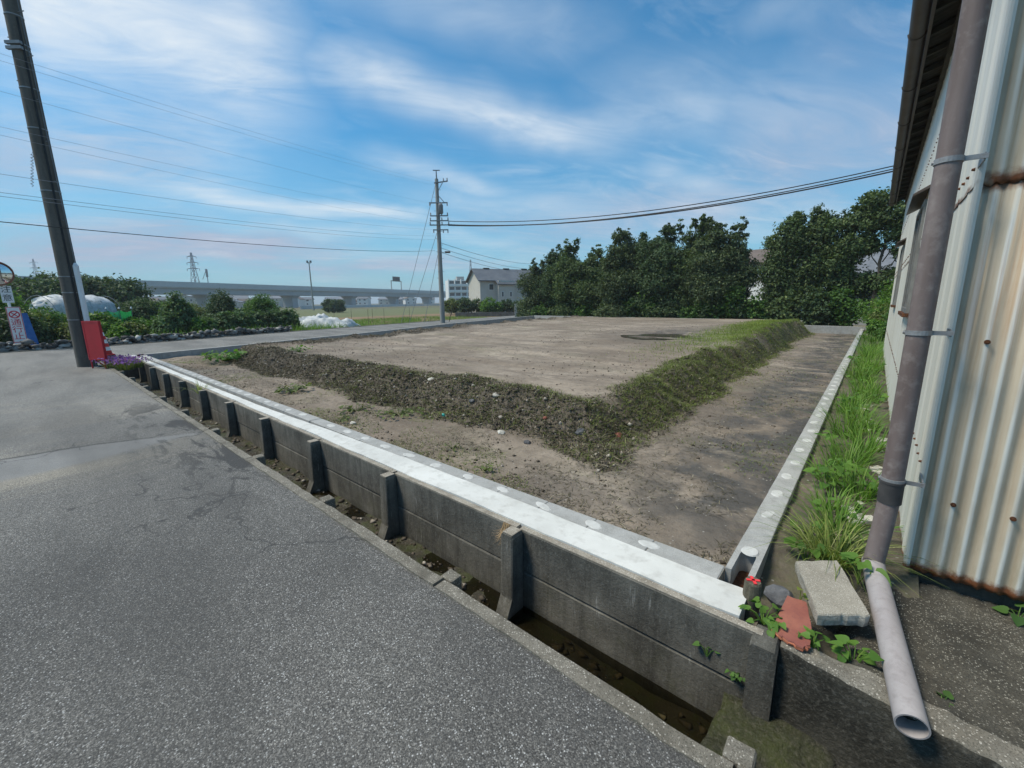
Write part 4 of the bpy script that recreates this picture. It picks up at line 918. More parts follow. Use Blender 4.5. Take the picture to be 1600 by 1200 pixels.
# ---------------------------------------------------------------- the corrugated iron shed on the right
SHED_END, EAVE_Z, EAVE_X = 15.1, 3.84, 0.035
def build_shed():
    rng = random.Random(12)
    t = thing('shed', 'long shed of rusty corrugated iron with white painted side and downpipe corner', 'shed', (1.6, 9.0, 0))
    W = WAVE; amp = 0.0085
    def csheet(x0, nw, z0, z1, yo, mat):
        V = []; F = []; k = nw*12; zs = [z0, z0+0.02, (z0+z1)/2, z1]
        for j, z in enumerate(zs):
            for i in range(k+1):
                x = x0+nw*W*i/k; ph = (x-SHED_X)*2*math.pi/W
                zz = z + (0.008*math.sin(i*0.9)*rng.uniform(0.2, 1) if j == 0 else 0)
                V.append((x, SHED_Y+yo-amp*math.cos(ph), zz))
        n = k+1
        for j in range(len(zs)-1):
            for i in range(k): F.append((j*n+i, j*n+i+1, (j+1)*n+i+1, (j+1)*n+i))
        mb = MB(); mb.add(V, F); o = mb.build('corrugated_sheet', mat, t, True)
        sol = o.modifiers.new('thickness', 'SOLIDIFY'); sol.thickness = 0.0012
        return o
    x = SHED_X+0.012
    for i in range(5):
        lo = csheet(x, 9, 0.022, 1.985, -0.002*(i % 2), M('corrugated_iron')); hi = csheet(x, 9, 1.935, 4.3, -0.006-0.002*(i % 2), M('corrugated_iron'))
        x += 9*W - W*0.0
    # rusty roofing bolts on the crests
    bm_ = MB(); n = 8
    bm_.tube([(0, 0.004, 0), (0, -0.004, 0)], [0.011, 0.0105], 10); bm_.tube([(0, -0.004, 0), (0, -0.010, 0)], [0.0065, 0.006], 6)
    bme = mesh_np('bolt', bm_.v, bm_.f, M('rusty_iron')); bm_fix(bme)
    for z, ofs in ((0.43, 0), (1.235, 0), (2.05, 1), (2.9, 0)):
        for k in range(2, 40, 3):
            xx = SHED_X + W*k + (W if ofs else 0)
            if xx > 2.9: break
            link_mesh('bolt', bme, t, (xx, SHED_Y-amp-0.003-(0.008 if z > 1.95 else 0), z+rng.uniform(-0.008, 0.008)))
    # corner flashing
    c = MB(); prof = [(0.276, 2.93), (0.270, 2.905), (0.276, 2.889), (0.286, 2.884), (0.296, 2.888), (0.296, 2.891), (0.286, 2.888), (0.279, 2.892), (0.274, 2.905), (0.279, 2.93)]
    c.prism([(a, b) for a, b in prof], 0.03, 4.2); c.build('corner_flashing', M('painted_sheet'), t, True)
    # side wall: flat painted sheets with lapped joints, each sheet a piece
    ys = np.arange(2.92, SHED_END, 0.91)
    for i, y in enumerate(ys):
        y1 = min(y+0.912, SHED_END)
        for (z0, z1, o) in ((0.03, 1.955, 0.0), (1.94, 4.15, 0.005)):
            mb = MB(); e = 0.0015*(i % 2)
            # sheets have shallow pressed ribs
            V = []; F = []; k = 24
            for j, z in enumerate((z0, z1)):
                for q in range(k+1):
                    yy = y+(y1-y)*q/k; V.append((SHED_X-o-e-(0.006 if q % 8 == 4 else 0.0), yy, z))
            for q in range(k): F.append((q, k+1+q, k+2+q, q+1))
            mb.add(V, F); ob = mb.build('wall_sheet', M('painted_sheet'), t)
            ob.modifiers.new('thickness', 'SOLIDIFY').thickness = 0.001
    nail = MB(); nail.tube([(0.003, 0, 0), (-0.009, 0, 0)], [0.008, 0.005], 6); nme = mesh_np('nail', nail.v, nail.f, M('rusty_iron')); bm_fix(nme)
    for z, x_ in ((2.02, SHED_X-0.008), (2.98, SHED_X-0.008), (0.60, SHED_X-0.003)):
        for y in np.arange(2.98, SHED_END, 0.152):
            link_mesh('nail', nme, t, (x_, float(y), z+rng.uniform(-0.006, 0.006)))
    # foundation and core that fills the shed
    f = MB(); f.box((0.325, 2.955, -0.3), (6.0, SHED_END, 0.035)); f.build('foundation', M('foundation'), t)
    g = MB(); g.box((0.30, 2.93, 0.036), (6.0, SHED_END-0.01, 4.1)); g.build('core', M('soffit_dark'), t)
    e = MB(); e.box((SHED_X+0.01, SHED_END-0.008, 0.03), (6.0, SHED_END, 4.1)); e.build('end_wall', M('painted_sheet'), t)
    # windows on the side wall, with sheet hoods and sills
    for (a, b, z0, z1) in ((6.15, 7.35, 1.28, 2.42), (10.9, 11.9, 1.30, 2.40)):
        w = MB(); fx = SHED_X-0.035
        for lo, hi in (((fx, a, z0), (SHED_X, a+0.05, z1)), ((fx, b-0.05, z0), (SHED_X, b, z1)), ((fx, a+0.05, z0), (SHED_X, b-0.05, z0+0.05)), ((fx, a+0.05, z1-0.05), (SHED_X, b-0.05, z1)), ((fx+0.006, (a+b)/2-0.02, z0+0.05), (SHED_X, (a+b)/2+0.02, z1-0.05))): w.box(lo, hi)
        wf = w.build('window', M('window_frame'), t)
        p = MB(); p.box((SHED_X-0.014, a+0.05, z0+0.05), (SHED_X-0.009, (a+b)/2-0.02, z1-0.05)); p.build('pane', M('dark_glass'), wf)
        p = MB(); p.box((SHED_X-0.018, (a+b)/2+0.02, z0+0.05), (SHED_X-0.013, b-0.05, z1-0.05)); p.build('pane', M('dark_glass'), wf)
        h = MB(); h.add([(SHED_X, a-0.08, z1+0.13), (SHED_X, b+0.08, z1+0.13), (SHED_X-0.13, b+0.08, z1+0.05), (SHED_X-0.13, a-0.08, z1+0.05), (SHED_X, a-0.08, z1+0.10), (SHED_X, b+0.08, z1+0.10), (SHED_X-0.13, b+0.08, z1+0.03), (SHED_X-0.13, a-0.08, z1+0.03)], [(0, 1, 2, 3), (7, 6, 5, 4), (3, 2, 6, 7), (0, 3, 7, 4), (1, 5, 6, 2)]); h.build('hood', M('gutter_brown'), wf)
        s = MB(); s.box((SHED_X-0.06, a-0.03, z0-0.04), (SHED_X-0.001, b+0.03, z0-0.002)); s.build('sill', M('rusty_iron'), wf)
    # roof: corrugated sheets on rafters, boarded eave, half round gutter
    rs = MB(); V = []; F = []; ny = int((SHED_END+0.25-2.55)/0.076*4); slope = 0.30
    for j, xx in enumerate((EAVE_X, 3.2)):
        for i in range(ny+1):
            y = 2.55+(SHED_END+0.25-2.55)*i/ny; V.append((xx, y, EAVE_Z+0.055+slope*(xx-EAVE_X)+0.009*math.cos(2*math.pi*y/0.076)))
    for i in range(ny): F.append((i, i+1, ny+2+i, ny+1+i))
    rs.add(V, F); ro = rs.build('roof', M('soffit_dark'), t, True); ro.modifiers.new('thickness', 'SOLIDIFY').thickness = 0.002
    for y in np.arange(2.75, SHED_END+0.1, 0.455):
        r = MB(); x0, x1 = EAVE_X+0.05, SHED_X+0.02
        r.add([(x0, y, EAVE_Z+0.035+slope*(x0-EAVE_X)), (x1, y, EAVE_Z+0.035+slope*(x1-EAVE_X)), (x1, y, EAVE_Z-0.02+slope*(x1-EAVE_X)), (x0, y, EAVE_Z-0.01+slope*(x0-EAVE_X)),
               (x0, y+0.04, EAVE_Z+0.035+slope*(x0-EAVE_X)), (x1, y+0.04, EAVE_Z+0.035+slope*(x1-EAVE_X)), (x1, y+0.04, EAVE_Z-0.02+slope*(x1-EAVE_X)), (x0, y+0.04, EAVE_Z-0.01+slope*(x0-EAVE_X))],
              [(0, 1, 2, 3), (7, 6, 5, 4), (0, 4, 5, 1), (3, 2, 6, 7), (0, 3, 7, 4), (1, 5, 6, 2)]); r.build('rafter', M('soffit_dark'), ro)
    b = MB(); b.box((SHED_X-0.045, 2.6, EAVE_Z-0.06), (SHED_X-0.008, SHED_END+0.1, EAVE_Z+0.02)); b.build('wall_plate', M('soffit_dark'), ro)
    fb = MB(); fb.box((EAVE_X+0.022, 2.56, EAVE_Z-0.05), (EAVE_X+0.045, SHED_END+0.24, EAVE_Z+0.045)); fb.build('fascia', M('gutter_brown'), ro)
    gt = MB(); n = 12; V = []; F = []; R0 = 0.062
    for j, y in enumerate((2.5, SHED_END+0.27)):
        for r in (R0, R0-0.004):
            for i in range(n+1):
                a = math.pi+math.pi*i/n; V.append((EAVE_X-0.045+r*math.cos(a), y, EAVE_Z+0.01+r*math.sin(a)))
    m = n+1
    for r in (0, 1):
        for i in range(n): F.append((r*m+i, r*m+i+1, 2*m+r*m+i+1, 2*m+r*m+i))
    F += [(0, m, 3*m, 2*m), (n, m+n, 3*m+n, 2*m+n)] + [tuple(range(2*m, 3*m))]
    gt.add(V, F); go = gt.build('gutter', M('gutter_brown'), t, True)
    for y in np.arange(3.2, SHED_END, 1.3):
        s = MB(); s.tube([(EAVE_X-0.045+0.066*math.cos(math.pi+math.pi*i/8), float(y), EAVE_Z+0.01+0.066*math.sin(math.pi+math.pi*i/8)) for i in range(9)], 0.006, 5); s.build('gutter_bracket', M('gutter_brown'), go)
build_shed()

def build_downpipe():
    t = thing('downpipe', 'brown rain downpipe strapped to the shed corner', 'downpipe', (0.16, 2.74, 0))
    px, py, r = 0.164, 2.745, 0.0445
    m = MB(); m.tube([(px, py, 0.52), (px, py, 2.0), (px, py, 3.35), (px-0.05, py-0.02, 3.6), (EAVE_X-0.045, py-0.03, 3.80)], r, 28); m.build('pipe', M('pipe_brown'), t, True)
    m = MB(); m.tube([(px+0.001, py, 0.425), (px, py, 0.53)], r+0.004, 28); m.tube([(px, py, 0.53), (px, py, 0.542)], [r+0.007, r+0.007], 28); m.build('socket', M('pipe_joint'), t, True)
    m = MB(); m.tube([(px, py, 0.44), (px-0.008, py-0.012, 0.26), (0.144, 2.712, 0.085)], [r-0.001]*3, 28); m.build('lower_pipe', M('pipe_brown'), t, True)
    for z in (2.03, 1.285, 0.545):
        c = MB(); n = 22; rr = r+0.0045
        ring = [(px+rr*math.cos(2*math.pi*i/n), py+rr*math.sin(2*math.pi*i/n)) for i in range(n)]
        for i in range(n):
            a, b = ring[i], ring[(i+1) % n]; c.add([(a[0], a[1], z-0.011), (b[0], b[1], z-0.011), (b[0], b[1], z+0.011), (a[0], a[1], z+0.011)], [(0, 1, 2, 3)])
            k = 0.92; a2 = (px+(a[0]-px)*k, py+(a[1]-py)*k); b2 = (px+(b[0]-px)*k, py+(b[1]-py)*k)
            c.add([(a[0], a[1], z+0.011), (b[0], b[1], z+0.011), (b2[0], b2[1], z+0.011), (a2[0], a2[1], z+0.011)], [(0, 1, 2, 3)])
            c.add([(a[0], a[1], z-0.011), (b[0], b[1], z-0.011), (b2[0], b2[1], z-0.011), (a2[0], a2[1], z-0.011)], [(3, 2, 1, 0)])
        c.box((px+r-0.002, py-0.003, z-0.010), (px+0.118, py+0.003, z+0.010), rot=Matrix.Rotation(0.10, 3, 'Z'))
        c.box((px+0.106, py+0.01, z-0.016), (px+0.112, py+0.16, z+0.016))
        c.tube([(px-r-0.010, py, z), (px-r+0.002, py, z)], 0.008, 8)
        c.build('clamp', M('galvanised'), t)
    # the pale length lying from the foot of the pipe out over the ditch
    t2 = thing('drain_pipe', 'pale mauve plastic pipe lying from the downpipe foot out over the ditch', 'pipe', (0.2, 2.2, 0))
    m = MB(); a = Vector((0.146, 2.73, 0.075)); b = Vector((0.262, 1.775, 0.004)); R = 0.0475
    m.tube([Vector((0.1445, 2.735, 0.080)), Vector((0.152, 2.66, 0.0705)), b], [R]*3, 28, caps=False)
    m.tube([Vector((0.152, 2.66, 0.0705)), b], [R-0.005, R-0.005], 28, caps=False)
    d = (b-a).normalized(); ref = d.orthogonal().normalized(); q = d.cross(ref); n = 28; V = []
    for rr in (R, R-0.005): V += [b+(ref*math.cos(2*math.pi*i/n)+q*math.sin(2*math.pi*i/n))*rr for i in range(n)]
    m.add(V, [(i, (i+1) % n, n+(i+1) % n, n+i) for i in range(n)])
    o = m.build('pipe', M('pipe_pale'), t2, True)
build_downpipe()

def build_apron():
    xs = np.concatenate([np.linspace(-0.143, 0.8, 90), np.linspace(0.82, 3.5, 40)]); vs = np.linspace(0, 1, 80)
    X, Vv = np.meshgrid(xs, vs, indexing='ij'); f = 1.915-0.16*(X+0.143); Y = f+Vv*(2.965-f)
    dist = Y-f
    pocket = (1-sstep(0.03, 0.13, X+0.05*fbm(X, Y, 6, 3, 5)))*sstep(0.09, 0.13, dist)
    Z = -0.010 - 0.045*sstep(0.08, 0.35, dist)*sstep(-0.1, 0.3, X) - 0.13*pocket + 0.010*fbm(X, Y, 4.0, 4, 91) + 0.010*fbm(X, Y, 22.0, 3, 93) - 0.012*(1-sstep(0, 0.02, dist)) - 0.05*sstep(0.3, 2.5, X)*0
    n, m = X.shape; Vt = np.stack([X, Y, Z], -1)
    sk = Vt[:, :1].copy(); sk[..., 2] = -0.72; sk[..., 1] += 0.0
    mid = Vt[:, :1].copy(); mid[..., 2] = -0.05; mid[..., 1] -= 0.004
    Vt = np.concatenate([sk, mid, Vt], 1); n, m = Vt.shape[:2]
    I = np.arange(n*m).reshape(n, m)
    F = np.stack([I[:-1, :-1], I[1:, :-1], I[1:, 1:], I[:-1, 1:]], -1).reshape(-1, 4)
    V = Vt.reshape(-1, 3)
    # end face towards the ditch wall
    F2 = []; base = len(V)
    me = mesh_np('shed_apron', V, F, [M('apron_concrete'), M('dark_concrete'), M('kerb_concrete')], True)
    mi = np.zeros((n-1, m-1), np.int32); mi[:, :2] = 1; mi[:, 2:10] = 2; me.polygons.foreach_set('material_index', mi.ravel())  # front face coloured darker than the top, with a paler strip along the edge
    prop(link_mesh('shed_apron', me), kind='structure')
    e = MB(); e.add([(-0.1435, 1.915, -0.72), (-0.1435, 2.2, -0.72), (-0.1435, 2.2, -0.14), (-0.1435, 2.03, -0.13), (-0.1435, 2.02, -0.012), (-0.1435, 1.915, -0.024)], [(0, 1, 2, 3, 4, 5)]); prop(e.build('shed_apron_end', M('old_concrete')), kind='structure')
    # soil strip between the block kerb and the shed
    ys = np.concatenate([np.linspace(2.02, 6, 160), np.linspace(6.05, 27, 160)]); xs = np.linspace(-0.322, 0.34, 36); X, Y = np.meshgrid(xs, ys, indexing='ij')
    Z = -0.055 + 0.025*sstep(0.0, 0.25, X) + 0.03*fbm(X, Y, 3.0, 4, 95) + 0.02*fbm(X, Y, 14, 3, 97) - 0.07*(1-sstep(2.5, 2.85, Y))
    I = np.arange(X.size).reshape(X.shape); F = np.stack([I[:-1, :-1], I[1:, :-1], I[1:, 1:], I[:-1, 1:]], -1).reshape(-1, 4)
    me = mesh_np('verge_soil', np.stack([X, Y, Z], -1).reshape(-1, 3), F, M('soil'), True)
    C = np.stack([0.5*np.ones_like(X), 0.75*np.ones_like(X), 0.4*np.ones_like(X), np.ones_like(X)], -1).reshape(-1, 4).astype(np.float32)
    me.color_attributes.new('cover', 'FLOAT_COLOR', 'POINT').data.foreach_set('color', C.ravel())
    prop(link_mesh('verge_soil', me), kind='structure')
build_apron()

def rough_prism(name, poly, z0, z1, mats, label, cat, seed, jit=0.004, sub=6, side_rough=()):
    """slab with an irregular outline; chosen sides broken"""
    rng = random.Random(seed); P = []; tags = []
    n = len(poly)
    for i in range(n):
        a = Vector(poly[i]); b = Vector(poly[(i+1) % n])
        for k in range(sub):
            p = a.lerp(b, k/sub); j = jit*(3 if i in side_rough else 1)
            if k: p = p + Vector((rng.uniform(-j, j), rng.uniform(-j, j), rng.uniform(-jit, jit)*0.3))
            P.append(p); tags.append(i)
    c = sum(P, Vector())/len(P); m = len(P)
    ins = [p + (c-p)*0.022 for p in P]
    V = [p+Vector((0, 0, z1-0.000)) for p in ins] + [p+Vector((0, 0, z1-0.006)) for p in P] + [p+Vector((rng.uniform(-jit, jit), rng.uniform(-jit, jit), (z0+z1)/2)) for p in P] + [p+Vector((0, 0, z0)) for p in ins]
    F = [tuple(range(m)), tuple(reversed(range(3*m, 4*m)))]; mi = [0, 0]
    for r in range(3):
        for i in range(m): F.append((r*m+i, r*m+(i+1) % m, (r+1)*m+(i+1) % m, (r+1)*m+i)); mi.append(1 if (tags[i] in side_rough and r) else 0)
    o_ = Vector((c.x, c.y, c.z+z0)); me = mesh_np(name, np.array([tuple(v-o_) for v in V]), F, mats, False, mi); bm_fix(me)
    return prop(link_mesh(name, me, None, o_), label, cat)

def build_corner_things():
    # slab polygon as points with own heights: it leans on the soil
    rough_prism('concrete_slab', [(-0.166, 2.475, 0.088), (-0.002, 2.62, 0.088), (0.138, 2.225, 0.086), (-0.036, 2.085, 0.086)][::-1], -0.058, 0.0, [M('slab_concrete'), M('slab_broken')], 'broken concrete slab propped beside the foot of the downpipe', 'slab', 4, 0.0035, 8, (0,))
    s = MB(); s.bbox((-0.06, 2.30, -0.10), (0.06, 2.46, 0.024), 0.02, jit=0.01, rng=random.Random(2)); prop(s.build('stone', M('dark_rock'), None, False, (0, 2.38, -0.10)), 'dark stone wedged underneath the broken concrete slab', 'stone')
    rough_prism('tile_fragment', [(-0.186, 1.955, 0.012), (-0.140, 1.935, 0.014), (-0.064, 1.915, 0.016), (-0.044, 1.945, 0.018), (-0.050, 2.06, 0.022), (-0.088, 2.235, 0.026), (-0.165, 2.235, 0.024)], -0.018, 0.004, [M('red_tile'), M('red_tile_broken')], 'broken red brown clay tile lying on the ditch corner', 'tile', 9, 0.003, 4, (0, 1, 2))
    # survey stake
    t = thing('survey_stake', 'short grey wooden survey stake topped with a red cross by the wall corner', 'stake', (-0.300, 2.14, 0))
    rng = random.Random(7); m = MB(); n = 12; V = []
    rings = [(-0.14, 1.0), (0.02, 1.03), (0.085, 1.0), (0.095, 0.9)]
    for z, k in rings:
        for i in range(n):
            a = 2*math.pi*i/n; q = 0.036/max(abs(math.cos(a)), abs(math.sin(a)))**0.55*k; V.append((-0.300+q*math.cos(a+0.4)+rng.uniform(-.0015, .0015), 2.14+q*math.sin(a+0.4)+rng.uniform(-.0015, .0015), z+rng.uniform(-.002, .002)))
    F = [tuple(range(3*n, 4*n))]
    for r in range(3): F += [(r*n+i, r*n+(i+1) % n, (r+1)*n+(i+1) % n, (r+1)*n+i) for i in range(n)]
    m.add(V, F); m.build('post', M('stake_wood'), t)
    x = MB()
    for a in (0.5, 2.1): x.box((-0.300-0.03, 2.14-0.0065, 0.0965), (-0.300+0.03, 2.14+0.0065, 0.1005), rot=Matrix.Rotation(a, 3, 'Z'))
    x.build('red_cross', M('stake_paint'), t)
    # dark rock beside the stake
    rock('rock', 'dark blue grey rock between the survey stake and the slab', (-0.205, 2.275, -0.03), (0.075, 0.06, 0.065), 'dark_rock', 5)
def rock(name, label, c, r, mat, seed, group=None, cat='rock', kind=None):
    rng = np.random.default_rng(seed); bm = bmesh.new(); bmesh.ops.create_icosphere(bm, subdivisions=2, radius=1.0)
    dirs = unit(rng.normal(size=(9, 3))); cut = rng.uniform(0.55, 0.85, 9)
    for v in bm.verts:
        p = np.array(v.co)
        for d, k in zip(dirs, cut):
            s = p@d
            if s > k: p = p - d*(s-k)*0.9
        p = p*(1+0.05*rng.normal()); v.co = (p[0]*r[0], p[1]*r[1], p[2]*r[2])
    me = bpy.data.meshes.new(name); bm.to_mesh(me); bm.free(); me.materials.append(M(mat))
    return prop(link_mesh(name, me, None, c), label, cat, group)
build_corner_things()
# ---------------------------------------------------------------- poles, wires, signs by the side road
RH = Vector((RT.x, RT.y, 0)).normalized(); FH = Vector((-RH.y, RH.x, 0))
def text_mesh(name, body, size, mat, parent, origin, right, upv, depth=0.002):
    cu = bpy.data.curves.new(name, 'FONT'); cu.body = body; cu.size = size; cu.align_x = 'CENTER'; cu.align_y = 'CENTER'; cu.extrude = depth; cu.resolution_u = 2
    tmp = bpy.data.objects.new(name+'_tmp', cu); COL.objects.link(tmp)
    dg = bpy.context.evaluated_depsgraph_get(); dg.update(); me = bpy.data.meshes.new_from_object(tmp.evaluated_get(dg))
    bpy.data.objects.remove(tmp, do_unlink=True); bpy.data.curves.remove(cu)
    me.materials.clear(); me.materials.append(mat)
    right = Vector(right).normalized(); upv = Vector(upv).normalized(); nrm = right.cross(upv)
    R = Matrix((right, upv, nrm)).transposed(); off = world_off(parent)
    for v in me.vertices: v.co = Vector(origin) + R @ v.co - off
    return link_mesh(name, me, parent)

def build_near_pole():
    x, y = -14.72, 0.90; rng = random.Random(5)
    t = thing('utility_pole', 'tall dark brown grey concrete utility pole at the road corner with white guy cover', 'utility pole', (x, y, 0))
    m = MB(); m.tube([(x, y, -0.1), (x, y, 12.5)], [0.185, 0.115], 28); m.build('shaft', M('pole_dark'), t, True)
    r = lambda z: 0.185-0.07*z/12.5
    for z in (1.14, 1.78, 2.15, 4.05, 5.35, 6.15, 6.9, 7.0, 7.55):
        b = MB(); b.tube([(x, y, z-0.012), (x, y, z+0.012)], r(z)+0.006, 24); b.build('band', M('galvanised'), t)
    for i, z in enumerate(np.arange(3.0, 9.6, 0.42)):
        a = 0.2 if i % 2 else 0.2+math.pi; d = Vector((math.cos(a)*RH.x-math.sin(a)*FH.x, math.cos(a)*RH.y-math.sin(a)*FH.y, 0))
        s = MB(); z = float(z); L = 0.15 if z > 6.2 else 0.03
        s.tube([Vector((x, y, z))+d*(r(z)-0.02), Vector((x, y, z))+d*(r(z)+L)], 0.011, 6); s.build('step_bolt', M('steel_grey'), t)
    # white guard on the earth lead and a black conduit beside it
    p = Vector((x, y, 0)) + RH*0.235 - FH*0.02
    g = MB(); g.tube([p+Vector((0, 0, 0.95)), p+Vector((-0.02, 0, 2.40))], [0.055, 0.055], 14); g.tube([p+Vector((-0.02, 0, 2.40)), p+Vector((-0.022, 0, 2.47))], [0.055, 0.02], 14); g.build('guy_cover', M('white_plastic'), t, True)
    w = MB(); w.tube([p+Vector((0, 0, 0.0)), p+Vector((-0.022, 0, 2.45)), Vector((x, y, 8.0))+RH*0.14], 0.008, 5); w.build('guy_wire', M('steel_grey'), t)
    c = MB(); q = Vector((x, y, 0))+RH*0.165-FH*0.10; c.tube([q+Vector((0, 0, 0.3)), q+Vector((-0.045, 0, 7.5))], 0.020, 8); c.build('conduit', M('cable_black'), t, True)
    for z in (6.9, 7.0):
        a = MB(); a.box((-0.45, -0.03, z-0.03), (0.45, 0.03, z+0.03)); R = Matrix((RH, FH, Vector((0, 0, 1)))).transposed()
        a.v = [tuple(Vector((x, y, 0))+R @ Vector((v[0]*0.36, v[1]-0.13, v[2]))) for v in a.v]; a.build('bracket', M('steel_grey'), t)
build_near_pole()

FP = Vector((-23.75, 19.9, 0.0))
def build_far_pole():
    x, y = FP.x, FP.y
    t = thing('utility_pole', 'slim grey concrete utility pole with crossarms standing beyond the plot', 'utility pole', (x, y, -0.1))
    R = Matrix((RH, FH, Vector((0, 0, 1)))).transposed()
    def W(a, b, c): return FP + R @ Vector((a, b, c))
    m = MB(); m.tube([W(0, 0, -0.2), W(0, 0, 9.7)], [0.185, 0.115], 20); m.build('shaft', M('pole_grey'), t, True)
    m = MB(); m.tube([W(0, 0, 9.7), W(0, 0, 10.25)], [0.05, 0.03], 8); m.box((-0.22, -0.03, 10.22), (0.25, 0.03, 10.27)); m.v = m.v[:16] + [tuple(W(*v)) for v in m.v[16:]]; m.build('finial', M('steel_grey'), t)
    ins = []
    for z, a, b, tilt in ((9.42, -0.15, 0.78, 0.12), (8.14, -0.55, 0.72, 0.0), (7.30, -0.52, 0.72, 0.0), (6.98, -0.55, 0.74, 0.0), (6.70, -0.58, 0.78, -0.0), (6.38, -0.36, 0.70, 0.0)):
        m = MB(); n = len(m.v); m.box((a, -0.20, z-0.035), (b, -0.13, z+0.035)); m.v = [tuple(W(v[0], v[1], v[2]+tilt*v[0])) for v in m.v]; arm = m.build('crossarm', M('steel_grey'), t)
        for u in (a+0.04, (a+b)/2+0.18, b-0.04):
            if abs(u) < 0.16: continue
            q = MB(); sg = -1 if z in (8.14, 6.38) else 1
            p = W(u, -0.165, z+tilt*u); q.tube([p+Vector((0, 0, 0.035*sg)), p+Vector((0, 0, 0.07*sg)), p+Vector((0, 0, 0.12*sg)), p+Vector((0, 0, 0.20*sg))], [0.018, 0.05, 0.035, 0.045], 8); q.build('insulator', M('insulator'), arm)
    for a, b in ((W(0.1, -0.15, 8.9), W(0.42, -0.15, 9.42)), (W(0.1, -0.15, 8.6), W(0.5, -0.15, 8.16))):
        m = MB(); m.tube([a, b], 0.022, 6); m.build('brace', M('steel_grey'), t)
    m = MB(); m.tube([W(0.24, -0.28, 7.40), W(0.24, -0.28, 7.46), W(0.24, -0.28, 7.98), W(0.24, -0.28, 8.02)], [0.12, 0.17, 0.17, 0.13], 14); tr = m.build('transformer', M('steel_grey'), t, True)
    for u in (0.15, 0.33): q = MB(); q.tube([W(u, -0.28, 8.0), W(u, -0.28, 8.14)], [0.035, 0.025], 8); q.build('bushing', M('insulator'), tr)
    m = MB(); m.tube([W(0.12, -0.1, 4.86), W(0.5, -0.2, 4.92)], 0.02, 6); la = m.build('lamp_arm', M('steel_grey'), t)
    m = MB(); m.bbox((0.40, -0.30, 4.83), (0.78, -0.12, 4.95), 0.03); m.v = [tuple(W(*v)) for v in m.v]; m.build('lamp_head', M('gutter_brown'), t)
    for z in np.arange(1.8, 9.2, 0.45): q = MB(); q.tube([W(0.1*(-1)**int(z*2.3), 0, float(z)), W(0.27*(-1)**int(z*2.3), 0, float(z))], 0.011, 5); q.build('step_bolt', M('steel_grey'), t)
    for z in (3.6, 4.95, 5.8): q = MB(); rr = 0.185-0.07*z/9.7; q.tube([W(0, 0, z-0.03), W(0, 0, z+0.03)], rr+0.008, 18); q.build('band', M('galvanised'), t)
    # stays to the ground
    for k, (za, px, py, D) in enumerate(((9.3, 624, 470, 36.0), (6.3, 636, 470, 34.5), (4.9, 660, 470, 33.2))):
        g = at(px, py, D); g.z = -0.3; m = MB(); m.tube([W(-0.1, 0, za), g], 0.016, 5); m.build('stay_wire', M('cable_grey'), t)
build_far_pole()

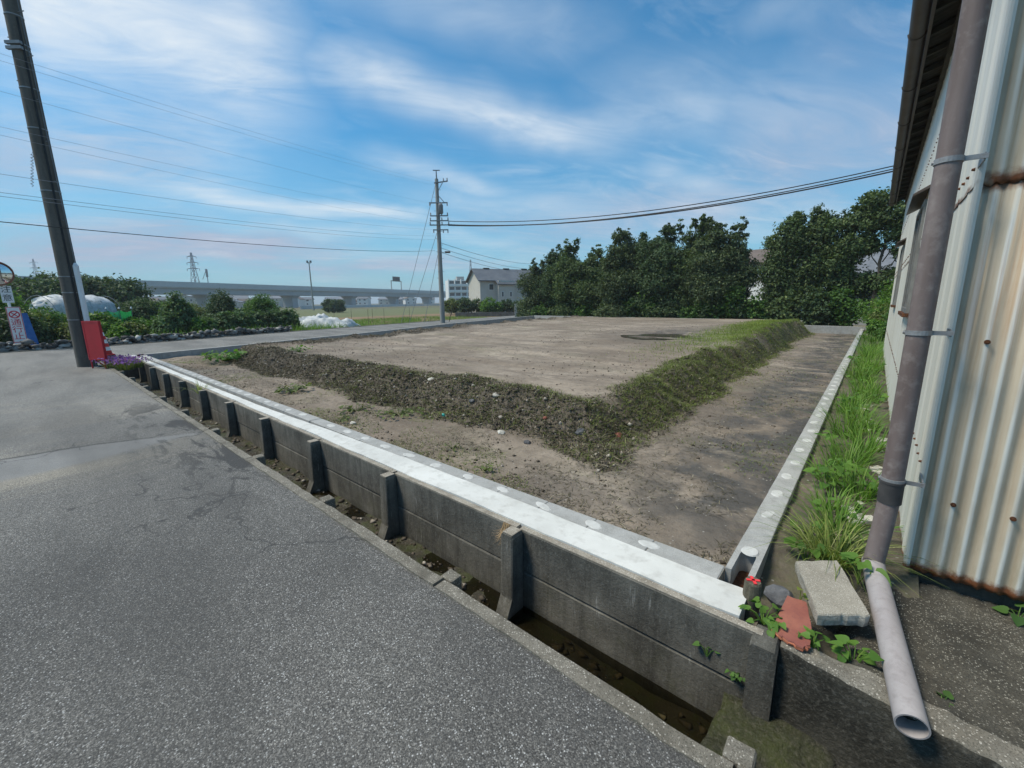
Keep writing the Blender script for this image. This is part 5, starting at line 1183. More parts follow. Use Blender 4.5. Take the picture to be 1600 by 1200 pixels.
def wire(label, a, b, sag, r, mat, n=24, group=None, name='overhead_cable'):
    a = Vector(a); b = Vector(b); m = MB()
    m.tube([a.lerp(b, i/n) - Vector((0, 0, sag*4*(i/n)*(1-i/n))) for i in range(n+1)], r, 5)
    o = m.build(name, M(mat), None, True, tuple(a)); return prop(o, label, 'cable', group)
def build_wires():
    R = Matrix((RH, FH, Vector((0, 0, 1)))).transposed()
    def W(a, b, c): return FP + R @ Vector((a, b, c))
    e = Vector((9.0, 28.4, 8.68)); lb = 'thick black overhead cable sweeping from the far pole to the shed, lower strand'
    wire(lb, W(0.7, -0.16, 6.72), e, 1.5, 0.034, 'cable_black', 40)
    wire('thick black overhead cable sweeping from the far pole to the shed, middle strand', W(0.7, -0.16, 6.66), e+Vector((0, 0, 0.10)), 1.45, 0.024, 'cable_black', 40)
    wire('black overhead cable sweeping towards the shed, upper strand nearest the roof', W(0.7, -0.16, 6.95), e+Vector((0, 0, 0.22)), 1.5, 0.024, 'cable_black', 40)
    # lines running left past the near pole
    G = 'thin wires crossing the sky on the left'
    L = [((0, 328), 13.2, 5.00, 0.35, 0.009, 'cable_black', 'dark phone line running left from the far pole, lowest of the wires'),
         ((0, 289), 12.0, 5.75, 0.30, 0.0042, 'cable_grey', 'pair of thin grey wires above the dark phone line, lower one'),
         ((0, 283), 12.0, 6.00, 0.30, 0.004, 'cable_grey', 'pair of thin grey wires above the dark phone line, upper one'),
         ((0, 257), 12.0, 6.40, 0.25, 0.0035, 'cable_grey', 'thin grey wire third up behind the near pole'),
         ((0, 200), 13.0, 6.75, 0.2, 0.0027, 'cable_grey', None), ((0, 187), 13.0, 7.30, 0.2, 0.0027, 'cable_grey', None),
         ((0, 132), 14.0, 8.10, 0.2, 0.0027, 'cable_grey', None), ((0, 84), 14.0, 9.30, 0.2, 0.0027, 'cable_grey', None), ((0, 73), 14.0, 9.50, 0.2, 0.0027, 'cable_grey', None)]
    for q_, (px, D, z, sag, r, mt, lb) in enumerate(L):
        p = at(px[0], px[1], D); q = W(-0.3, -0.16, z); end = p + (p-q)*0.25
        wire(lb or ['fifth', 'fourth', 'third', 'second', 'first'][q_-4]+' from the top of the thin wires fanning left from the far pole', q, end, sag, r, mt, 30, None if lb else G)
    # line passing right behind the house
    for z, D, py, lb in ((5.55, 62, 412, 'thin wire from the far pole towards the cream house, upper'), (5.2, 62, 420, 'thin wire from the far pole towards the cream house, middle'), (4.9, 62, 426, 'thin wire from the lamp level of the far pole to the cream house')):
        wire(lb, W(0.1, 0, z), at(850, py, D), 0.5, 0.016, 'cable_grey', 20)
    # coil of cable hanging in the lines left of the near pole
    p = at(50, 238, 12.6); q = at(50, 291, 12.6); m = MB(); k = 60
    m.tube([p.lerp(q, i/k)+Vector((0.018*math.cos(i*1.1), 0.018*math.sin(i*1.1), 0)) for i in range(k+1)], 0.006, 4); prop(m.build('hanging_cable', M('cable_grey'), None, True, tuple(q)), 'twisted grey cable hanging between wires left of the near pole', 'cable')
build_wires()

def build_mirror_sign():
    base = at(31, 545, 22.6); base.z = -0.05; t = thing('traffic_mirror', 'round convex traffic mirror on a white post at the left edge', 'mirror', base)
    nrm = Vector((-base.x, -base.y, 0)).normalized(); right = Vector((-nrm.y, nrm.x, 0)); upv = Vector((0, 0, 1))
    def W(a, b, c): return base + right*a + nrm*b + upv*c
    m = MB(); m.tube([W(0, 0, 0), W(0, 0, 2.75)], 0.038, 12); m.build('post', M('white_plastic'), t, True)
    c = W(-0.12, 0.12, 2.62); m = MB(); n = 32; V = []; F = []
    for j, (rr, dd) in enumerate(((0.0, 0.045), (0.12, 0.040), (0.24, 0.026), (0.36, 0.0))):
        for i in range(n): a = 2*math.pi*i/n; V.append(c+right*rr*math.cos(a)+upv*rr*math.sin(a)+nrm*dd)
    for j in range(3): F += [(j*n+i, j*n+(i+1) % n, (j+1)*n+(i+1) % n, (j+1)*n+i) for i in range(n)]
    m.add(V, F)
    mm, tt, pp = new_mat('mirror_face'); finish(tt, (0.62, 0.66, 0.67), 0.06, None, 0.5, 1.0); m.build('mirror_face', mm, t, True)
    m = MB(); V = []; F = []
    for i in range(n):
        a = 2*math.pi*i/n; d = right*math.cos(a)+upv*math.sin(a)
        V += [c+d*0.355+nrm*0.012, c+d*0.40+nrm*0.012, c+d*0.40-nrm*0.08, c+d*0.30-nrm*0.10]
    for i in range(n):
        j = (i+1) % n
        for k in range(3): F.append((4*i+k, 4*i+k+1, 4*j+k+1, 4*j+k))
    F.append(tuple(4*i+3 for i in range(n))); m.add(V, F); m.build('rim', M('orange_rim'), t, True)
    m = MB(); V = []; F = []
    for i in range(15):
        a = math.pi*(0.08+0.84*i/14); d = right*math.cos(a)+upv*math.sin(a); V += [c+d*0.405-nrm*0.05, c+d*0.405+nrm*0.13]
        if i: F.append((2*i-2, 2*i-1, 2*i+1, 2*i))
    m.add(V, F); m.build('hood', M('orange_rim'), t, True)
    # caution plate
    m = MB(); m.add([W(-0.135, 0.045, 2.22), W(0.135, 0.045, 2.22), W(0.135, 0.045, 1.66), W(-0.135, 0.045, 1.66), W(-0.135, 0.055, 2.22), W(0.135, 0.055, 2.22), W(0.135, 0.055, 1.66), W(-0.135, 0.055, 1.66)], [(4, 5, 6, 7), (3, 2, 1, 0), (0, 1, 5, 4), (1, 2, 6, 5), (2, 3, 7, 6), (3, 0, 4, 7)]); pl = m.build('caution_plate', M('white_sign'), t)
    text_mesh('lettering', '注', 0.24, M('black_print'), pl, W(0, 0.057, 2.09), right, upv); text_mesh('lettering', '意', 0.24, M('black_print'), pl, W(0, 0.057, 1.81), right, upv)
    # road closed board strapped to the post
    b = thing('road_closed_board', 'narrow white no passage board with red Japanese lettering beside the mirror', 'sign', W(0.08, 0.1, 0))
    def B(a, b_, c): return W(0.06+a, 0.09+b_, c)
    m = MB()
    def slab(mb, a0, a1, z0, z1, d0, d1, mi=0):
        P = [B(a0, d0, z0), B(a1, d0, z0), B(a1, d0, z1), B(a0, d0, z1), B(a0, d1, z0), B(a1, d1, z0), B(a1, d1, z1), B(a0, d1, z1)]
        mb.add(P, [(3, 2, 1, 0), (4, 5, 6, 7), (0, 1, 5, 4), (1, 2, 6, 5), (2, 3, 7, 6), (3, 0, 4, 7)], mi)
    slab(m, -0.165, 0.165, 0.10, 1.52, 0, 0.02); bd = m.build('panel', M('white_sign'), b)
    e = MB(); slab(e, -0.16, -0.145, 0.11, 1.51, 0.0205, 0.024); slab(e, 0.145, 0.16, 0.11, 1.51, 0.0205, 0.024); slab(e, -0.15, 0.15, 1.495, 1.51, 0.0207, 0.0245); e.build('red_border', M('red_print'), bd)
    m = MB(); cc = B(0, 0.022, 1.26); n = 28; V = []; F = []
    for i in range(n):
        a = 2*math.pi*i/n; d = right*math.cos(a)+upv*math.sin(a); V += [cc+d*0.098, cc+d*0.130, cc+d*0.130+nrm*0.003, cc+d*0.098+nrm*0.003]
    for i in range(n):
        j = (i+1) % n; F += [(4*i+2, 4*j+2, 4*j+3, 4*i+3), (4*i+1, 4*j+1, 4*j+2, 4*i+2), (4*i, 4*i+3, 4*j+3, 4*j)]
    m.add(V, F)
    for sgn in (1, -1):
        d1 = (right*sgn+upv).normalized()*0.105; d2 = (upv*1-right*sgn).normalized()*0.014
        m.add([cc-d1-d2+nrm*0.003, cc+d1-d2+nrm*0.003, cc+d1+d2+nrm*0.003, cc-d1+d2+nrm*0.003], [(0, 1, 2, 3)])
    m.build('cross_symbol', M('red_print'), bd)
    for ch, z in (('通', 0.98), ('行', 0.74), ('止', 0.50)): text_mesh('lettering', ch, 0.25, M('red_print'), bd, B(0, 0.0225, z), right, upv)
    for z in (0.30, 0.20): s = MB(); slab(s, -0.14, 0.14, z, z+0.022, 0.0205, 0.0235); s.build('stripe', M('red_print'), bd)
    m = MB(); slab(m, -0.12, -0.08, -0.05, 0.10, 0, 0.03); slab(m, 0.08, 0.12, -0.05, 0.10, 0, 0.03); m.build('foot', M('white_sign'), b)
    # blue board leaning behind
    q = MB(); o = W(0.34, -0.05, 0); q.add([W(0.20, -0.02, -0.02), W(0.50, -0.06, -0.02), W(0.36, -0.16, 1.30), W(0.20, -0.13, 1.30), W(0.20, 0.0, -0.02), W(0.50, -0.04, -0.02), W(0.36, -0.14, 1.30), W(0.20, -0.11, 1.30)], [(3, 2, 1, 0), (4, 5, 6, 7), (0, 1, 5, 4), (1, 2, 6, 5), (2, 3, 7, 6), (3, 0, 4, 7)])
    prop(q.build('blue_board', M('blue_sheet'), None, False, tuple(o)), 'narrow blue sheet leaning behind the white no passage board', 'board')
build_mirror_sign()

def build_red_board():
    bl = at(140, 561, 14.15); br = at(163, 558, 13.75); c = (bl+br)/2; zt = at(134, 503, 14.0).z; zb = bl.z
    t = thing('standing_sign', 'red standing sign board seen from the back in front of the pole', 'sign', (c.x, c.y, 0))
    r = Vector((br.x-bl.x, br.y-bl.y, 0)); w = r.length/2; r.normalize(); f = Vector((-r.y, r.x, 0)); cc = Vector((c.x, c.y, 0))
    def slab(mb, a0, a1, z0, z1, d0, d1):
        P = [cc+r*a+f*d+Vector((0, 0, z)) for d in (d0, d1) for a, z in ((a0, z0), (a1, z0), (a1, z1), (a0, z1))]
        mb.add(P, [(3, 2, 1, 0), (4, 5, 6, 7), (0, 1, 5, 4), (1, 2, 6, 5), (2, 3, 7, 6), (3, 0, 4, 7)])
    m = MB(); slab(m, -w, w, zb, zt, 0, 0.012); m.build('panel', M('red_paint'), t)
    m = MB()
    for a0, a1, z0, z1 in ((-w-0.02, -w+0.02, zb-0.02, zt+0.02), (w-0.02, w+0.02, zb-0.02, zt+0.02), (-w+0.02, w-0.02, zt-0.02, zt+0.02), (-w+0.02, w-0.02, zb-0.02, zb+0.02)): slab(m, a0, a1, z0, z1, -0.004, 0.05)
    m.build('frame', M('red_paint'), t)
    for s in (-1, 1):
        for d, sp in ((0.01, 0.0), (0.05, 0.22)):
            m = MB(); a = cc+r*s*(w-0.03)+f*d; m.tube([a+Vector((0, 0, zb+0.02)), a+f*sp+Vector((0, 0, -0.005))], 0.016, 8); m.build('leg', M('red_paint'), t)
build_red_board()

def build_cone():
    b = at(166, 559, 15.9); b.z = 0.0
    t = thing('traffic_cone', 'red and white banded traffic cone behind the red board', 'traffic cone', b)
    m = MB(); m.bbox((b.x-0.19, b.y-0.19, 0.0), (b.x+0.19, b.y+0.19, 0.14), 0.02); m.build('weight', M('old_block_wall'), t)
    m = MB(); m.bbox((b.x-0.18, b.y-0.18, 0.142), (b.x+0.18, b.y+0.18, 0.17), 0.01); m.build('base', M('cone_rubber'), t)
    zs = np.linspace(0.17, 0.86, 8)
    for i in range(7):
        r0 = 0.145-0.118*(zs[i]-0.17)/0.69; r1 = 0.145-0.118*(zs[i+1]-0.17)/0.69
        m = MB(); m.tube([(b.x, b.y, zs[i]), (b.x, b.y, zs[i+1])], [r0, r1], 20, caps=(i == 6)); m.build('red_band' if i % 2 == 0 else 'white_band', M('cone_rubber') if i % 2 == 0 else M('white_sign'), t, True)
build_cone()
# ---------------------------------------------------------------- trees and shrubs round the plot
def column_lobes(h, w, rng, lo=0.5):
    out = []; z = lo; n = 0
    while z < h-0.5:
        f = z/h; r = w*(0.78 + 0.5*math.sin(math.pi*min(1, f*0.95+0.08)) - 0.45*f*f)*rng.uniform(0.8, 1.15)
        for k in range(2 if f < 0.75 else 1):
            a = rng.uniform(0, 6.28); q = r*rng.uniform(0.35, 0.85)
            out.append(((q*math.cos(a), q*math.sin(a), z+rng.uniform(-.15, .15)), (r*rng.uniform(.55, .8), r*rng.uniform(.55, .8), r*rng.uniform(0.45, 0.75))))
        z += 0.42
    for k in range(3):
        a = rng.uniform(0, 6.28); out.append(((0.35*w*math.cos(a), 0.35*w*math.sin(a), h-0.45+rng.uniform(-0.35, 0.25)), (0.20, 0.20, 0.45)))
    return out
ORDL = ['first', 'second', 'third', 'fourth', 'fifth', 'sixth', 'seventh', 'eighth', 'ninth', 'tenth', 'eleventh', 'twelfth', 'thirteenth', 'fourteenth', 'fifteenth', 'sixteenth', 'seventeenth']
def build_hedge():
    rng = np.random.default_rng(21)
    row = [(-21.2, 28.0, 4.7, 1.05), (-19.6, 28.4, 5.7, 1.1), (-18.0, 27.9, 5.9, 1.05), (-16.3, 28.5, 5.6, 1.15), (-14.0, 28.0, 6.35, 1.2), (-12.2, 28.5, 5.9, 1.2), (-10.4, 28.1, 6.3, 1.15), (-9.0, 28.6, 6.7, 1.0), (-7.9, 27.9, 6.2, 1.0), (-6.8, 28.4, 6.1, 0.85)]
    names = ['leftmost and lowest', 'second from the left', 'third from the left', 'fourth from the left', 'fifth from the left', 'sixth from the left', 'seventh from the left', 'eighth from the left', 'ninth from the left', 'rightmost beside the gap']
    for i, (x, y, h, w) in enumerate(row):
        tree('evergreen_tree', 'dark evergreen tree in the hedge row behind the plot, '+names[i], x, y, -0.3, column_lobes(h+0.3, w, rng), ['leaf_evergreen', 'leaf_hedge', 'leaf_dark'][(i*2+i//3) % 3], 100+i, 'evergreen trees in the hedge row', 0.10, 12+2*(i % 3), 20, 0.17, 0.085, 0.40)
    # loose spray of the last tree reaching over the gap
    R2 = [((-4.4, 28.0), [((0.15, 0, 1.0), (0.8, 0.7, 0.9)), ((0.15, 0, 2.0), (0.8, 0.7, 0.8)), ((-0.1, 0, 3.1), (0.75, 0.7, 0.8)), ((0.2, 0.2, 4.2), (0.8, 0.8, 0.75)), ((0.45, 0, 5.2), (0.75, 0.7, 0.7)), ((0.55, 0, 5.9), (0.4, 0.4, 0.5)), ((-0.35, 0.1, 4.9), (0.45, 0.4, 0.4))], 0.13, 'round crowned evergreen tree just right of the gap in the hedge'),
          ((-2.9, 28.3), [((0.2, 0, 1.9), (0.9, 0.8, 0.7)), ((-0.4, 0.2, 2.4), (0.8, 0.8, 0.7)), ((-0.3, 0, 3.0), (0.8, 0.7, 0.6)), ((0.3, 0, 3.9), (0.9, 0.8, 0.7)), ((-0.3, 0, 4.9), (0.85, 0.8, 0.7)), ((0.3, 0, 5.6), (0.7, 0.6, 0.55)), ((0.0, 0, 6.2), (0.35, 0.35, 0.4))], 0.12, 'evergreen tree between the round crowned tree and the one nearest the shed'),
          ((-1.45, 28.0), [((0.3, 0.3, 2.3), (0.9, 0.8, 0.7)), ((-0.5, 0.2, 2.9), (0.8, 0.7, 0.6)), ((-0.3, 0, 3.5), (0.7, 0.7, 0.55)), ((0.1, 0, 4.4), (0.9, 0.8, 0.6)), ((-0.5, 0, 5.2), (0.7, 0.6, 0.5)), ((0.35, 0, 5.7), (0.75, 0.7, 0.55)), ((0.6, 0, 6.4), (0.5, 0.5, 0.45))], 0.13, 'spreading evergreen tree with bare trunk, second from the shed'),
          ((-0.15, 27.6), [((0.4, 0.4, 2.4), (0.8, 0.8, 0.6)), ((-0.6, 0.3, 4.3), (0.6, 0.6, 0.5)), ((-0.3, 0, 6.3), (0.7, 0.6, 0.5)), ((0.3, 0, 5.6), (0.8, 0.7, 0.5)), ((0.7, 0, 4.8), (0.7, 0.6, 0.45)), ((-0.5, 0, 5.2), (0.5, 0.5, 0.35)), ((0.9, 0, 3.9), (0.5, 0.5, 0.35)), ((1.5, 0, 5.6), (0.7, 0.7, 0.5))], 0.12, 'tallest evergreen tree, with open branching, next to the shed roof')]
    for i, ((x, y), lob, tr, lb) in enumerate(R2):
        tree('evergreen_tree', lb, x, y, -0.3, [((a[0], a[1], a[2]*0.94+0.25), r) for a, r in lob], 'leaf_hedge', 150+i, None, tr, 20, 18, 0.17, 0.085, 0.40)
    # understorey
    xs = np.linspace(-21.3, -1.3, 17)
    mats = ['leaf_dark', 'leaf_vine', 'leaf_hedge', 'leaf_dark', 'leaf_vine', 'leaf_hedge']
    for i, x in enumerate(xs):
        h = float(rng.uniform(1.2, 2.1)) + (0.7 if -10 < x < -5.5 else 0) + (0.9 if x > -4.6 else 0)
        shrub('shrub', ['dark', 'bright vine like', 'mid green', 'dark', 'bright vine like', 'mid green'][i % 6]+' low shrub at the hedge foot, '+ORDL[i]+' from the left', float(x), 27.15+float(rng.uniform(-.2, .3)), -0.3, 1.9, 1.2, h, mats[i % 6], 200+i, 'undergrowth shrubs below the hedge', 13, 12, 0.17, 0.11, 7)
    for i, (x, h, w) in enumerate(((-7.6, 3.4, 1.6), (-6.4, 3.0, 1.5), (-5.3, 2.3, 1.4), (-11.6, 2.6, 1.3))):
        shrub('vine_thicket', ['tall bright vine thicket climbing the hedge trees, left one of the pair beside the gap', 'tall bright vine thicket climbing the hedge, right one of the pair beside the gap', 'lower vine thicket under the white house in the hedge gap', 'bright vine thicket halfway along the hedge foot'][i], x, 27.2, -0.3, w, 0.9, h, 'leaf_vine', 240+i, None, 14, 12, 0.17, 0.14, 9, 0.34, 'vine')
    # broad bright leaves in the hedge
    for i, (px, py) in enumerate(((1050, 470), (1000, 455), (985, 480))):
        p = at(px, py, 29.6 if i else 29.2); leafy_weed('broadleaf_plant', ['pale broad leaved plant in the middle of the hedge', 'small pale broad leaved plant left of the middle of the hedge', 'broad leaved plant low in the hedge'][i], p.x, p.y, p.z-0.5, 12, 0.7, 0.45, 0.34, 'leaf_bright', 260+i, None, 'plant', 0.6)
    # green shrubs past the end of the shed
    for i, (x, y, w, h, m) in enumerate(((0.15, 24.3, 1.5, 2.1, 'leaf_bright'), (0.55, 22.0, 1.2, 1.9, 'leaf_olive'), (0.1, 20.0, 0.9, 1.0, 'leaf_bright'), (0.45, 18.0, 0.9, 1.1, 'leaf_vine'), (0.8, 25.8, 2.0, 2.7, 'leaf_bright'))):
        shrub('garden_shrub', ['bright green garden shrub at the far end of the block kerb', 'olive green garden shrub past the end of the shed', 'small bright shrub in the verge well beyond the shed', 'small green shrub just past the end of the shed', 'largest bright green shrub in the far right corner of the plot'][i], x, y, -0.1, w, w, h, m, 280+i, None, 20, 13, 0.10, 0.05, 8)
build_hedge()

# ---- weeds in the strip between kerb and shed
ORD = ['first', 'second', 'third', 'fourth', 'fifth', 'sixth', 'seventh', 'eighth', 'ninth', 'tenth', 'eleventh', 'twelfth', 'thirteenth', 'fourteenth', 'fifteenth', 'sixteenth', 'seventeenth', 'eighteenth', 'nineteenth', 'twentieth', 'twenty-first', 'twenty-second', 'twenty-third', 'twenty-fourth', 'twenty-fifth', 'twenty-sixth']
def build_verge_weeds():
    rng = np.random.default_rng(31)
    tuft('variegated_grass', 'yellow striped arching grass clump just above the concrete slab', -0.02, 2.85, -0.05, 260, 0.085, 0.30, 0.009, 'grass_variegated', 301, None, 0.95, 0.68)
    tuft('grass_tuft', 'smaller arching grass clump left of the yellow striped one', -0.14, 2.95, -0.06, 80, 0.05, 0.22, 0.007, 'grass_variegated', 302, None, 0.9, 0.8)
    spots = [(-0.02, 3.22, 0.33, 120, 0.10), (-0.10, 3.62, 0.26, 60, 0.08), (-0.06, 4.55, 0.40, 120, 0.12), (0.02, 4.9, 0.36, 90, 0.10), (-0.08, 5.75, 0.42, 130, 0.13), (0.05, 6.1, 0.4, 120, 0.12), (-0.04, 6.6, 0.35, 90, 0.12), (-0.10, 7.6, 0.36, 100, 0.14), (0.02, 8.5, 0.40, 140, 0.16), (-0.02, 9.4, 0.42, 140, 0.16), (0.0, 10.8, 0.42, 150, 0.18), (-0.05, 12.2, 0.42, 150, 0.2), (0.05, 13.6, 0.45, 170, 0.2), (0.0, 15.0, 0.5, 170, 0.25), (0.1, 16.5, 0.55, 190, 0.3), (-0.05, 19.0, 0.5, 190, 0.3), (0.06, 3.95, 0.34, 110, 0.10), (-0.15, 4.2, 0.26, 70, 0.07), (0.10, 5.3, 0.38, 110, 0.11), (-0.12, 6.95, 0.38, 110, 0.12), (0.10, 7.9, 0.4, 130, 0.14), (-0.12, 10.1, 0.4, 130, 0.16), (0.1, 11.5, 0.45, 140, 0.18), (0.0, 14.3, 0.5, 160, 0.2)]
    spots.sort(key=lambda q: q[1])
    G = 'grass tufts in the strip beside the shed'
    for i, (x, y, h, n, s) in enumerate(spots):
        lb = ORD[i]+' green grass tuft from the concrete slab, between block kerb and shed'
        tuft('grass_tuft', lb, x, y, -0.06, n, s, h, 0.011, 'grass_green', 310+i, G, 0.75, 0.6)
    W = [(-0.14, 2.78, 0.13, 10, 0.09, 0.055), (-0.05, 3.35, 0.18, 12, 0.12, 0.06), (-0.16, 3.1, 0.14, 9, 0.10, 0.05), (-0.12, 3.95, 0.20, 14, 0.14, 0.07), (0.03, 4.1, 0.22, 16, 0.14, 0.08), (-0.08, 4.35, 0.2, 14, 0.14, 0.07), (-0.14, 5.2, 0.2, 12, 0.14, 0.06), (-0.1, 6.3, 0.22, 12, 0.15, 0.06), (-0.15, 7.1, 0.22, 14, 0.15, 0.06), (0.05, 7.4, 0.25, 16, 0.16, 0.07), (-0.1, 8.9, 0.25, 16, 0.16, 0.07), (0.05, 10.1, 0.3, 18, 0.2, 0.08), (-0.12, 11.5, 0.3, 18, 0.2, 0.08)]
    for i, (x, y, h, n, s, L) in enumerate(W):
        leafy_weed('leafy_weed', ORD[i]+' broad leaved weed from the concrete slab, between block kerb and shed', x, y, -0.06, n, h, s, L, 'leaf_bright', 340+i, 'leafy weeds in the strip beside the shed')
    # vine leaves round the corner stones
    for i, (x, y, z, n, h, s, L, lb) in enumerate([(-0.225, 2.02, -0.01, 24, 0.055, 0.085, 0.040, 'heart leaved vine spilling over the wall corner below the survey stake'), (-0.035, 1.99, -0.01, 16, 0.055, 0.060, 0.038, 'heart leaved vine growing between red tile and concrete slab'), (0.10, 2.02, -0.05, 14, 0.10, 0.06, 0.045, 'heart leaved vine beside the pale pipe in front of the slab'), (0.095, 2.60, 0.02, 7, 0.13, 0.06, 0.075, 'large heart shaped leaves between slab and downpipe foot'), (-0.115, 2.245, 0.02, 2, 0.06, 0.02, 0.06, 'single yellow green curled leaf behind the red tile')]):
        leafy_weed('vine_plant', lb, x, y, z, n, h, s, L, 'leaf_bright' if i != 4 else 'grass_lime', 360+i, None, 'vine', 0.85)
    for i, (x, z) in enumerate(((-0.42, -0.21), (-0.285, -0.26))):
        t = leafy_weed('wall_weed', ['small weed sprouting from the joint of the ditch boards', 'tiny round leaved fern on the ditch board beside the end post'][i], x, 1.892, z, 5 if i == 0 else 14, 0.04, 0.04, 0.035 if i == 0 else 0.02, 'leaf_vine', 380+i, None, 'weed')
    leafy_weed('wall_weed', 'small green weed on the edge of the shed apron behind the pipe', 0.36, 2.02, -0.05, 6, 0.03, 0.04, 0.03, 'leaf_vine', 384)
    leafy_weed('wall_weed', 'green weed at the foot of the rusty sheet, right edge', 0.68, 2.86, -0.06, 6, 0.06, 0.05, 0.05, 'leaf_vine', 385)
    # flakes of broken plaster and litter along the shed foot
    fy = np.sort(rng.uniform(3.3, 8.0, 22))
    for i in range(22):
        y = float(fy[i]); x = float(rng.uniform(0.02, 0.25)); s = float(rng.uniform(0.03, 0.09))
        n = int(rng.integers(5, 8)); a = np.sort(rng.uniform(0, 6.28, n)); m = MB(); m.prism([(x+s*math.cos(q)*rng.uniform(.6, 1), y+s*1.3*math.sin(q)*rng.uniform(.6, 1)) for q in a], -0.045, -0.02)
        prop(m.build('plaster_flake', M('litter'), None, False, (x, y, -0.045)), ORD[i]+' pale plaster flake from the slab, lying at the foot of the shed wall', 'debris', 'plaster flakes along the shed foot')
    # straw caught on a post top
    x = POST_X0; V, F = blades(130, x-0.075, 1.885, 0.01, 0.03, 0.16, 0.004, np.random.default_rng(5), 0.9, 0.5); V[:, 2] = 0.015-np.abs(V[:, 2]-0.01)*1.3; V[:, 1] = 1.885-np.abs(V[:, 1]-1.885)*0.5
    prop(link_mesh('straw_clump', mesh_np('straw_clump', V-np.array([x-0.07, 1.86, 0]), F, M('dry_straw')), None, (x-0.07, 1.86, 0)), 'clump of dry brown straw hanging beside the nearest wall post', 'straw')
    tuft('grass_tuft', 'green and dry grass tuft sprouting from the ditch wall near the fifth post', POST_X0-POST_S*5.15, 1.87, -0.08, 40, 0.05, 0.35, 0.010, 'grass_variegated', 390, None, 0.9, 0.7)
build_verge_weeds()

